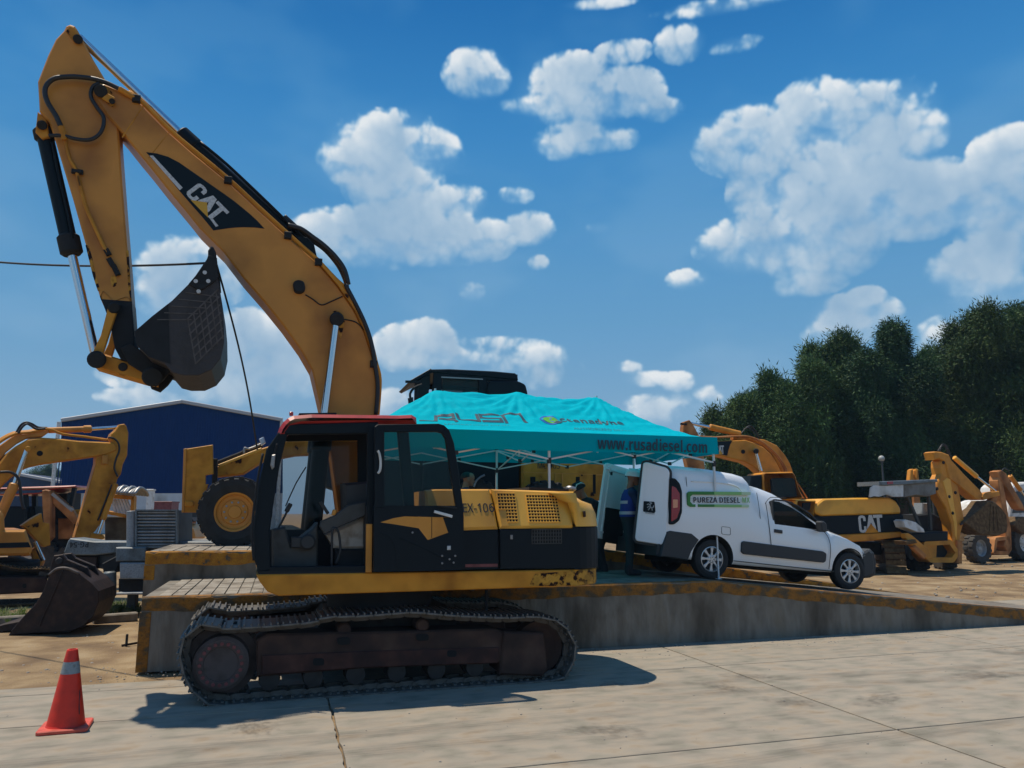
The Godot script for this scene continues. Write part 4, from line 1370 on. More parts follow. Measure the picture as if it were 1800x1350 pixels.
	# what stands inside
	p_prism("seat_cushion", pl("-0.767 1.648 -0.644 1.716 -0.336 1.849 -0.325 1.491 -0.522 1.488 -0.674 1.502"), 0.72, 1.02, 0.03, "seat_cloth", c)
	p_prism("seat_back", pl("-0.594 2.223 -0.316 2.252 -0.271 1.868 -0.568 1.868"), 0.60, 1.0, 0.03, "plastic_dark", c)
	p_prism("arm_console", pl("-0.846 1.739 -0.836 1.801 -0.691 1.863 -0.551 1.975 -0.357 2.014 -0.352 1.862 -0.661 1.726 -0.794 1.659"), 1.02, 1.16, 0.01, "plastic_grey", c)
	p_bar("joystick", Vector3(-0.758, 1.881, 1.1), Vector3(-0.849, 2.012, 1.1), 0.035, 0.035, "plastic_dark", c, 0.008)
	p_cyl("yellow_knob", Vector3(-0.703, 1.863, 1.12), Vector3(-0.687, 1.925, 1.12), 0.026, "yellow", c, 10, 0.008)
	p_tube("safety_bar", v3("-0.705 1.299 1.17 -0.713 1.684 1.17 -0.69 1.721 1.17 -0.645 1.677 1.17 -0.62 1.48 1.17 -0.664 1.341 1.17"), 0.013, "plastic_dark", c, 4)
	p_tube("travel_lever", v3("-1.306 1.665 0.95 -1.235 1.813 0.95 -1.175 1.95 0.95"), 0.012, "plastic_dark", c, 3)
	p_cyl("lever_grip", Vector3(-1.203, 1.9, 0.95), Vector3(-1.158, 1.994, 0.95), 0.026, "plastic_dark", c, 10, 0.008)
	p_prism("front_console", pl("-1.342 1.711 -1.209 1.742 -1.137 1.534 -0.927 1.709 -0.861 1.785 -0.84 1.265 -1.321 1.276"), 0.55, 1.05, 0.02, "plastic_grey", c)
	p_cyl("horn_drum", Vector3(-0.962, 1.572, 1.05), Vector3(-0.968, 1.576, 1.15), 0.085, "plastic_dark", c, 18, 0.02)
	p_prism("console_box", pl("-1.143 1.631 -0.969 1.63 -0.964 1.514 -1.138 1.516"), 1.0, 1.12, 0.01, "plastic_dark", c)
	p_prism("seat_base", pl("-0.669 1.494 -0.324 1.489 -0.317 1.26 -0.635 1.267"), 0.65, 1.05, 0.02, "black_dull", c)
	# mirror and work light at the front pillar
	p_tube("mirror_arm", v3("-1.344 2.625 1.32 -1.367 2.502 1.32 -1.373 2.381 1.32"), 0.012, "black_dull", c)
	p_prism("mirror", pl("-1.391 2.501 -1.356 2.508 -1.361 2.368 -1.383 2.344 -1.403 2.392"), 1.33, 1.37, 0.008, "steel", c)
	p_tube("grab_rail", v3("-1.484 2.515 1.36 -1.525 2.196 1.36 -1.552 1.724 1.36 -1.518 1.404 1.36"), 0.013, "black_dull", c)
	var l := p_prism("work_light", pl("-1.526 2.726 -1.478 2.761 -1.456 2.695 -1.504 2.661"), 0.5, 0.62, 0.01, "lamp_clear", c)
	l.set_meta("label", "round work light at the front of the cab")
	p_tube("wiper", v3("-0.99 2.421 0.6 -1.097 2.227 0.6 -1.2 1.965 0.6"), 0.007, "black_dull", c, 2)

func _excavator_arm(e: Node3D) -> void:
	# boom
	var bo := pl("-3.652 6.911 -3.645 6.979 -3.606 7.032 -3.544 7.043 -3.398 7.002 -3.273 6.935 -3.114 6.85 -2.791 6.542 -2.502 6.309 -2.065 5.988 -1.653 5.634 -1.316 5.35 -0.923 5.037 -0.671 4.759 -0.459 4.469 -0.313 4.187 -0.194 3.851 -0.134 3.536 -0.136 3.119 -0.185 2.605 -0.275 1.865 -0.453 1.797 -0.551 1.866 -0.668 2.594 -0.804 3.107 -0.862 3.333 -0.951 3.659 -1.099 3.903 -1.324 4.199 -1.568 4.485 -1.816 4.754 -2.066 5.065 -2.364 5.346 -2.497 5.506 -2.768 5.816 -2.976 6.066 -3.141 6.255 -3.299 6.445 -3.468 6.624 -3.6 6.801")
	var b := p_prism("boom", bo, -0.26, 0.22, 0.02, "yellow", e)
	p_prism("boom_flange", pl("-0.923 5.037 -0.671 4.759 -0.459 4.469 -0.313 4.187 -0.194 3.851 -0.134 3.536 -0.143 3.118 -0.115 3.119 -0.101 3.538 -0.161 3.861 -0.28 4.204 -0.424 4.494 -0.643 4.785 -0.896 5.063"), -0.30, 0.26, 0.0, "yellow_dirty", b)
	var df := pl("-3.021 6.232 -2.899 6.233 -2.769 6.208 -2.642 6.153 -2.51 6.071 -2.377 5.989 -2.244 5.905 -2.102 5.817 -1.977 5.736 -1.865 5.653 -1.78 5.588 -1.695 5.516 -1.602 5.422 -1.718 5.423 -1.852 5.411 -1.945 5.396 -2.033 5.375 -2.199 5.327 -2.34 5.489 -2.483 5.642 -2.626 5.798 -2.754 5.95 -2.896 6.1")
	var de := p_prism("decal", df, 0.21, 0.224, 0.0, "decal_black", b)
	p_prism("decal_stripe", pl("-2.978 6.19 -2.94 6.199 -2.582 5.832 -2.612 5.795"), 0.22, 0.2275, 0.0, "decal_white", de)
	p_prism("decal_dash", pl("-2.24 5.463 -2.215 5.477 -2.144 5.393 -2.172 5.375"), 0.22, 0.2275, 0.0, "decal_white", de)
	_cat_logo(de, Vector3(-2.552, 5.762, 0.224), Vector3(-2.188, 5.417, 0.224), Vector3(-2.414, 5.952, 0.224))
	for k in 2:
		p_prism("boom_seam", [pl("-2.79 6.527 -2.778 6.537 -2.982 6.154 -2.995 6.159"), pl("-3.095 6.846 -3.082 6.84 -3.288 6.38 -3.301 6.385")][k], 0.21, 0.2225, 0.0, "yellow_dirty", b)
	p_cyl("pin", Vector3(-3.691, 7.23, -0.34), Vector3(-3.557, 6.899, 0.3), 0.075, "black_dull", b, 18, 0.01)
	p_bar("pin_lock", Vector3(-3.524, 6.867, 0.26), Vector3(-3.427, 6.818, 0.26), 0.10, 0.02, "yellow_dirty", b, 0.01)
	p_cyl("lock_bolt", Vector3(-3.433, 6.809, 0.26), Vector3(-3.427, 6.794, 0.29), 0.035, "black_dull", b, 10, 0.006)
	# pipes along the boom's back
	for q in [[0.10, 0.0], [0.24, 2.5]]:
		var z: float = q[0]
		var p := v3("-3.269 6.973 0.22 -3.117 6.88 0.22 -2.794 6.58 0.22 -2.505 6.354 0.22 -2.067 6.025 0.22 -1.655 5.672 0.22 -1.317 5.388 0.22 -0.925 5.075 0.22")
		for i in p.size():
			p[i] += Vector3(0.0, 0.01 * (1.0 - q[1] * 0.4), z - 0.22)
		p_tube("pipe", p, 0.022, "yellow_dirty", b, 3)
	var p2 := v3("-0.926 5.068 0.24 -0.704 4.849 0.24 -0.541 4.698 0.24 -0.372 4.38 0.24 -0.232 4.061 0.24 -0.159 3.798 0.24 -0.101 3.564 0.24 -0.117 3.117 0.24")
	p_tube("pipe", p2, 0.024, "yellow_dirty", b, 4)
	for q in [Vector3(-2.065, 5.995, 0.24), Vector3(-1.317, 5.358, 0.24), Vector3(-0.925, 5.046, 0.24), Vector3(-0.187, 3.766, 0.24), Vector3(-3.173, 6.897, 0.24)]:
		p_box("pipe_clamp", q, Vector3(0.09, 0.09, 0.07), 0.01, "black_dull", b)
	p_tube("hose", v3("-1.321 5.523 0.16 -1.165 5.496 0.16 -1.005 5.399 0.16 -0.858 5.301 0.16 -0.708 5.163 0.16 -0.594 5.006 0.16 -0.536 4.812 0.16"), 0.034, "hose", b)
	p_tube("hose", v3("-1.367 5.682 0.05 -1.205 5.546 0.05 -1.012 5.398 0.05 -0.833 5.278 0.05 -0.666 5.094 0.05 -0.572 4.918 0.05 -0.538 4.805 0.05"), 0.030, "hose", b)
	p_tube("hose", v3("-0.582 4.779 0.26 -0.452 4.549 0.26 -0.329 4.311 0.26 -0.234 4.057 0.26 -0.175 3.763 0.26 -0.13 3.471 0.26 -0.142 3.114 0.26"), 0.028, "hose", b)
	var lamp := p_prism("boom_lamp", round_poly(pl("-1.232 4.736 -1.172 4.779 -1.095 4.764 -1.069 4.655 -1.13 4.605 -1.206 4.62"), 0.04), 0.2, 0.30, 0.015, "black_dull", b)
	p_tube("lamp_wire", v3("-1.068 4.608 0.228 -0.975 4.557 0.228 -0.867 4.492 0.228 -0.749 4.547 0.228 -0.609 4.627 0.228"), 0.008, "black_dull", lamp)
	p_cyl("cylinder_pin", Vector3(-0.667, 4.329, 0.2), Vector3(-0.681, 4.289, 0.36), 0.09, "black_dull", b, 20, 0.02)
	p_tube("pin_wire", v3("-0.592 4.328 0.228 -0.433 4.303 0.228 -0.321 4.207 0.228"), 0.008, "black_dull", b)
	# grease and rubbed paint round the pins
	for q in [round_poly(pl("-3.61 7.008 -3.537 7.029 -3.457 6.961 -3.405 6.85 -3.428 6.742 -3.481 6.792 -3.511 6.861 -3.599 6.875"), 0.08), round_poly(pl("-0.716 4.439 -0.616 4.425 -0.563 4.34 -0.586 4.189 -0.616 4.038 -0.664 4.198 -0.73 4.237 -0.755 4.354"), 0.08)]:
		p_prism("grease_stain", q, 0.2, 0.2222, 0.0, "yellow_scraped", b)
	# boom cylinders on both sides
	for s in [0.29, -0.35]:
		var top := Vector3(-0.682, 4.299, 0.29)
		var mid := Vector3(-0.786, 3.007, 0.29)
		var lowp := Vector3(-0.87, 1.597, 0.29)
		for q in [top, mid, lowp]:
			q.z = s
		top.z = s
		mid.z = s
		lowp.z = s
		p_cyl("cylinder_rod", top, mid, 0.045, "chrome", e, 18, 0.0)
		p_cyl("cylinder_barrel", mid + (lowp - mid) * 0.14, lowp, 0.105, "black_paint", e, 20, 0.02)
		p_cyl("cylinder_head", mid + (lowp - mid) * 0.10, mid + (lowp - mid) * 0.26, 0.125, "black_paint", e, 20, 0.02)
	p_cyl("cylinder_pin", Vector3(-0.62, 4.475, -0.42), Vector3(-0.636, 4.43, -0.24), 0.09, "black_dull", b, 20, 0.02)
	# stick cylinder on the boom's back
	var ca := Vector3(-3.913, 7.72, 0)
	var cb := Vector3(-2.687, 6.646, 0)
	var cc := Vector3(-1.025, 5.274, 0)
	p_cyl("stick_rod", ca, cb, 0.05, "chrome", e, 18, 0.0)
	p_cyl("stick_cylinder", cb, cc, 0.085, "black_paint", e, 20, 0.02)
	p_cyl("stick_cylinder_head", cb, cb + (cc - cb) * 0.12, 0.112, "black_paint", e, 20, 0.02)
	p_tube("cylinder_pipe", v3("-2.431 6.514 0.1 -2.091 6.258 0.1 -1.586 5.82 0.1 -1.107 5.385 0.1"), 0.02, "black_paint", e, 3)
	p_prism("cylinder_lug", pl("-1.251 5.43 -0.915 5.061 -0.983 5.322 -1.073 5.405"), -0.12, 0.12, 0.01, "black_paint", b)
	# stick
	var so := pl("-4.044 7.684 -4.025 7.749 -3.985 7.78 -3.934 7.768 -3.9 7.722 -3.828 7.6 -3.704 7.374 -3.597 7.205 -3.496 7.042 -3.37 6.704 -3.34 6.396 -3.272 5.898 -3.193 5.344 -3.099 4.707 -3.049 4.362 -2.992 3.952 -2.97 3.734 -3.005 3.636 -3.103 3.658 -3.179 3.795 -3.257 4.103 -3.386 4.374 -3.473 4.643 -3.593 5.02 -3.768 5.549 -4.004 6.224 -4.098 6.477 -4.209 6.596 -4.23 6.76 -4.26 6.968 -4.184 7.324 -4.119 7.555")
	var s := p_prism("stick", so, -0.17, 0.17, 0.02, "yellow", e)
	p_prism("stick_tip", pl("-3.373 4.361 -3.049 4.362 -2.992 3.952 -2.966 3.727 -3.004 3.63 -3.108 3.65 -3.185 3.788 -3.262 4.096"), -0.185, 0.185, 0.01, "black_dull", s)
	p_prism("worn_edge", pl("-3.387 4.388 -3.357 4.46 -3.24 4.346 -3.111 4.412 -3.053 4.376 -3.048 4.348 -3.372 4.348"), -0.18, 0.1825, 0.0, "black_dull", s)
	for q in [round_poly(pl("-3.592 5.006 -3.555 4.996 -3.508 4.861 -3.456 4.658 -3.393 4.47 -3.416 4.454 -3.485 4.641"), 0.05), round_poly(pl("-3.154 4.984 -3.129 4.987 -3.074 4.569 -3.054 4.382 -3.09 4.463"), 0.05), round_poly(pl("-3.288 4.66 -3.239 4.651 -3.219 4.555 -3.252 4.511 -3.293 4.569"), 0.05)]:
		p_prism("rubbed_patch", q, 0.15, 0.1722, 0.0, "yellow_scraped", s)
	p_prism("end_plate", pl("-4.018 7.666 -3.982 7.743 -3.931 7.731 -3.861 7.623 -3.873 7.545 -3.915 7.536"), 0.165, 0.19, 0.006, "yellow_dirty", s)
	p_cyl("pin", Vector3(-3.977, 7.822, -0.22), Vector3(-3.869, 7.561, 0.23), 0.055, "black_dull", s, 16, 0.01)
	p_prism("cylinder_bracket", pl("-4.237 6.605 -4.136 6.535 -4.092 6.309 -4.16 6.269 -4.238 6.343"), -0.13, 0.13, 0.01, "yellow_dirty", s)
	p_cyl("pin", Vector3(-4.261, 6.588, -0.19), Vector3(-4.159, 6.413, 0.19), 0.055, "black_dull", s, 14, 0.01)
	p_tube("hose", v3("-3.359 6.98 0.26 -3.519 7.04 0.26 -3.663 7.062 0.26 -3.803 7.057 0.26 -3.905 7.042 0.26 -4.051 6.996 0.26 -4.128 6.912 0.26 -4.148 6.806 0.26 -4.107 6.675 0.26 -4.011 6.525 0.26 -3.947 6.399 0.26"), 0.029, "hose", s)
	p_tube("hose", v3("-4.062 6.265 0.25 -3.916 6.289 0.25 -3.788 6.27 0.25 -3.644 6.279 0.25 -3.547 6.356 0.25 -3.504 6.477 0.25 -3.514 6.601 0.25 -3.587 6.702 0.25 -3.665 6.833 0.25 -3.656 6.96 0.25 -3.588 7.025 0.25"), 0.023, "hose", s)
	p_cyl("hose_fitting", Vector3(-3.947, 6.399, 0.26), Vector3(-3.896, 6.244, 0.24), 0.034, "yellow_dirty", s, 10, 0.006)
	p_cyl("hose_fitting", Vector3(-3.371, 6.985, 0.26), Vector3(-3.186, 6.902, 0.24), 0.036, "yellow_dirty", s, 10, 0.006)
	p_tube("pipe", v3("-3.904 6.259 0.205 -3.838 6.039 0.205 -3.754 5.893 0.205 -3.689 5.688 0.205 -3.623 5.469 0.205 -3.508 5.229 0.205 -3.408 5.029 0.205 -3.351 4.923 0.205"), 0.021, "yellow_dirty", s, 4)
	p_box("pipe_clamp", Vector3(-3.742, 5.883, 0.2), Vector3(0.12, 0.05, 0.06), 0.01, "black_dull", s)
	for q in [[Vector3(-3.367, 4.965, 0.2), Vector3(-3.325, 4.893, 0.2)], [Vector3(-3.329, 4.857, 0.2), Vector3(-3.273, 4.765, 0.2)], [Vector3(-3.274, 4.779, 0.2), Vector3(-3.21, 4.659, 0.2)]]:
		p_bar("pipe_end", q[0], q[1], 0.06, 0.05, "black_dull", s, 0.01)
	# bucket cylinder
	var b0 := Vector3(-4.194, 6.459, 0)
	var b1 := Vector3(-3.764, 4.946, 0)
	var b2 := Vector3(-3.403, 3.685, 0)
	p_cyl("bucket_cylinder", b0, b1, 0.092, "black_paint", e, 20, 0.02)
	p_cyl("bucket_cylinder_head", b0.lerp(b1, 0.86), b1 + (b1 - b0) * 0.02, 0.125, "black_dull", e, 20, 0.03)
	p_cyl("bucket_cylinder_eye", b0, b0.lerp(b1, 0.10), 0.12, "black_dull", e, 16, 0.03)
	p_tube("cylinder_pipe", v3("-4.058 6.257 0.1 -3.968 5.908 0.1 -3.832 5.427 0.1 -3.743 5.084 0.1"), 0.018, "black_paint", e, 3)
	p_cyl("bucket_rod", b1, b2, 0.052, "chrome", e, 18, 0.0)
	# links
	for z in [0.24, -0.24]:
		var l1 := pl("-3.272 4.29 -3.221 4.322 -3.168 4.258 -3.243 3.918 -3.286 3.7 -3.31 3.565 -3.404 3.572 -3.411 3.652 -3.326 3.912")
		p_prism("idler_link", l1, z - 0.03, z + 0.03, 0.01, "yellow_dirty", e)
	var l2 := pl("-3.438 3.665 -3.397 3.735 -3.325 3.726 -3.068 3.655 -2.831 3.567 -2.729 3.518 -2.721 3.396 -2.831 3.404 -3.084 3.471 -3.382 3.555")
	p_prism("bucket_link", l2, -0.16, 0.16, 0.02, "yellow_dirty", e)
	p_cyl("link_pin", Vector3(-3.459, 3.732, -0.34), Vector3(-3.332, 3.611, 0.34), 0.10, "black_dull", e, 20, 0.02)
	p_cyl("link_pin", Vector3(-3.309, 4.384, -0.3), Vector3(-3.205, 4.239, 0.3), 0.07, "black_dull", e, 18, 0.02)
	p_cyl("link_pin", Vector3(-2.826, 3.556, -0.34), Vector3(-2.74, 3.446, 0.34), 0.115, "black_dull", e, 20, 0.02)
	p_cyl("grease_cap", Vector3(-3.086, 3.572, 0.16), Vector3(-3.081, 3.567, 0.19), 0.05, "black_dull", e, 14, 0.01)
	# bucket, curled up: two side plates, a curved shell between them and teeth
	var bk := group_node("bucket", e)
	var sidep := pl("-2.21 4.861 -2.147 4.867 -2.089 4.615 -2.028 4.337 -1.993 4.1 -1.975 3.849 -2.001 3.658 -2.092 3.519 -2.227 3.444 -2.39 3.435 -2.505 3.462 -2.588 3.556 -2.758 3.624 -2.897 3.759 -2.931 3.907 -2.757 4.102 -2.561 4.304 -2.365 4.561")
	var shell := pl("-2.147 4.867 -2.089 4.615 -2.028 4.337 -1.993 4.1 -1.975 3.849 -2.001 3.658 -2.092 3.519 -2.227 3.444 -2.39 3.435 -2.505 3.462 -2.588 3.556 -2.758 3.624 -2.897 3.759 -2.931 3.907")
	for z in [0.585, -0.585]:
		p_prism("side_plate", sidep, z - 0.02, z + 0.02, 0.006, "bucket_steel", bk)
	var sst := new_st()
	var rings := []
	var inn := PackedVector2Array()
	var cen := Vector2.ZERO
	for q in shell:
		cen += q / shell.size()
	for i in shell.size():
		inn.append(shell[i] + (cen - shell[i]).normalized() * 0.03)
		var q := inn[i]
		rings.append(PackedVector3Array([Vector3(shell[i].x, shell[i].y, -0.57), Vector3(shell[i].x, shell[i].y, 0.57), Vector3(q.x, q.y, 0.57), Vector3(q.x, q.y, -0.57)]))
	loft(sst, rings, true, true, false)
	part("shell", sst, "bucket_steel", bk)
	# upper cutter plate, darker, with bolt holes
	var cp := p_prism("side_cutter", pl("-2.235 4.761 -2.21 4.875 -2.141 4.868 -2.082 4.616 -2.152 4.533 -2.247 4.455 -2.328 4.462 -2.398 4.51 -2.365 4.561"), 0.60, 0.635, 0.006, "black_dull", bk)
	for q in [Vector3(-2.233, 4.66, 0.636), Vector3(-2.324, 4.547, 0.636), Vector3(-2.286, 4.428, 0.636), Vector3(-2.189, 4.56, 0.636)]:
		p_cyl("bolt_hole", q - Vector3(0, 0, 0.03), q + Vector3(0, 0, 0.002), 0.024, "decal_white", cp, 10, 0.0)
	for k in 5:
		var z := 0.54 - k * 0.27
		p_prism("tooth", pl("-2.212 4.845 -2.218 4.943 -2.19 5.002 -2.164 4.998 -2.129 4.931 -2.106 4.764 -2.155 4.732"), z - 0.06, z + 0.06, 0.015, "black_dull", bk)
	p_prism("dark_side", pl("-2.925 3.908 -2.756 4.1 -2.6 4.26 -2.559 3.822 -2.529 3.559 -2.758 3.624 -2.897 3.759"), 0.60, 0.612, 0.0, "black_dull", bk)
	# crossed wear strips
	var gs := new_st()
	for k in 6:
		var a := (Vector3(-2.384, 4.101, 0.607)).lerp(Vector3(-2.096, 4.433, 0.607), k / 5.0)
		var bq := (Vector3(-2.265, 3.574, 0.607)).lerp(Vector3(-1.99, 3.887, 0.607), k / 5.0)
		bar(gs, a, bq, 0.014, 0.012)
	for k in 7:
		var a := (Vector3(-2.395, 4.086, 0.609)).lerp(Vector3(-2.271, 3.573, 0.609), k / 6.0)
		var bq := (Vector3(-2.074, 4.482, 0.609)).lerp(Vector3(-1.986, 3.928, 0.609), k / 6.0)
		bar(gs, a, bq, 0.014, 0.012)
	for k in 5:
		var a := (Vector3(-2.705, 4.062, 0.608)).lerp(Vector3(-2.428, 4.409, 0.608), k / 4.0)
		bar(gs, a, a + Vector3(0.36, 0.03 - 0.04 * k * 0.3, 0), 0.010, 0.010)
	part("wear_strips", gs, "bucket_strip", bk)
	for z in [0.22, -0.22]:
		p_prism("bucket_ear", pl("-3.117 3.782 -3.013 3.844 -2.809 3.707 -2.619 3.623 -2.564 3.545 -2.631 3.432 -2.711 3.346 -2.81 3.382 -2.868 3.507 -3.019 3.599"), z - 0.035, z + 0.035, 0.01, "black_dull", bk)

func _cat_logo(parent: Node, a: Vector3, b: Vector3, top: Vector3, white := "decal_white", tri_mat := "yellow_flat") -> void:
	# heavy block capitals with a triangle under the middle letter; a..b is the base line, top lies above a
	var x := (b - a)
	var l := x.length()
	x = x / l
	var z := x.cross(top - a).normalized()
	var y := z.cross(x)
	var h := absf((top - a).dot(y))
	var xf := Transform3D(Basis(x * l, y * h, z), a)
	var c := pl("0.30 0.66 0.30 0.86 0.26 0.96 0.19 1.0 0.11 1.0 0.04 0.96 0.0 0.86 0.0 0.14 0.04 0.04 0.11 0 0.19 0 0.26 0.04 0.30 0.14 0.30 0.36 0.205 0.36 0.205 0.20 0.18 0.15 0.12 0.15 0.095 0.20 0.095 0.80 0.12 0.85 0.18 0.85 0.205 0.80 0.205 0.66")
	p_prism("letter", c, -0.001, 0.004, 0.0, white, parent, xf)
	p_prism("letter", pl("0.33 0.30 0.445 1.0 0.575 1.0 0.69 0.30 0.69 0.0 0.66 0.0 0.51 0.58 0.36 0.0 0.33 0.0"), -0.001, 0.004, 0.0, white, parent, xf)
	p_prism("letter", pl("0.62 0.82 0.62 1.0 1.0 1.0 1.0 0.82 0.875 0.82 0.875 0.0 0.765 0.0 0.765 0.82"), -0.001, 0.0042, 0.0, white, parent, xf)
	p_prism("triangle_mark", pl("0.21 -0.03 0.79 -0.03 0.49 0.50"), -0.001, 0.0055, 0.0, tri_mat, parent, xf)

# ---------------------------------------------------------------- wheels
func _tyre(st: SurfaceTool, c: Vector3, r: float, w: float, rim: float, lugs: int, lug_h: float) -> void:
	var xf := Transform3D(Basis(Vector3(1, 0, 0), Vector3(0, 0, 1), Vector3(0, -1, 0)), c)
	var h := w / 2
	lathe(st, PackedVector2Array([Vector2(rim * 0.97, -h * 0.75), Vector2(rim * 1.05, -h * 0.9), Vector2(lerpf(rim, r, 0.45), -h), Vector2(lerpf(rim, r, 0.8), -h * 0.96), Vector2(r - lug_h * 1.2, -h * 0.84), Vector2(r - lug_h, -h * 0.6), Vector2(r - lug_h, h * 0.6), Vector2(r - lug_h * 1.2, h * 0.84), Vector2(lerpf(rim, r, 0.8), h * 0.96), Vector2(lerpf(rim, r, 0.45), h), Vector2(rim * 1.05, h * 0.9), Vector2(rim * 0.97, h * 0.75)]), xf, 44)
	for k in lugs:
		for e in [-1.0, 1.0]:
			var a: float = TAU * (k + (0.5 if e > 0 else 0.0)) / lugs
			var b := Transform3D(Basis(Vector3(0, 0, 1), a), c)
			var half := PI * r / lugs * 0.52
			prism(st, PackedVector2Array([Vector2(-half, r - lug_h * 2.0), Vector2(half, r - lug_h * 2.0), Vector2(half * 0.85, r), Vector2(-half * 0.85, r)]), h * 0.06 if e > 0 else -h * 0.97, h * 0.97 if e > 0 else -h * 0.06, lug_h * 0.25, b)

func _big_wheel(parent: Node, c: Vector3, r: float, w: float, rim: float, lugs: int, side: float, paint: String, tyre := "tyre", bolts := 10) -> Node3D:
	var n := group_node("wheel", parent)
	var st := new_st()
	_tyre(st, c, r, w, rim, lugs, r * 0.05)
	part("tyre", st, tyre, n)
	var xf := Transform3D(Basis(Vector3(1, 0, 0), Vector3(0, 0, side), Vector3(0, -side, 0)), c)
	var h := w / 2
	var s2 := new_st()
	lathe(s2, PackedVector2Array([Vector2(rim, -h * 0.6), Vector2(rim * 1.03, h * 0.74), Vector2(rim * 0.98, h * 0.80), Vector2(rim * 0.90, h * 0.70), Vector2(rim * 0.84, h * 0.36), Vector2(rim * 0.66, h * 0.30), Vector2(rim * 0.62, h * 0.42), Vector2(rim * 0.34, h * 0.46), Vector2(rim * 0.30, h * 0.58), Vector2(0.0, h * 0.60)]), xf, 32)
	part("rim", s2, paint, n)
	var s3 := new_st()
	for k in bolts:
		var a := TAU * k / bolts
		var p := Vector3(cos(a) * rim * 0.50, h * 0.42, sin(a) * rim * 0.50)
		cyl(s3, xf * p, xf * (p + Vector3(0, 0.035, 0)), rim * 0.055, -1, 6)
	part("wheel_nuts", s3, "machine_grey_pale", n)
	return n

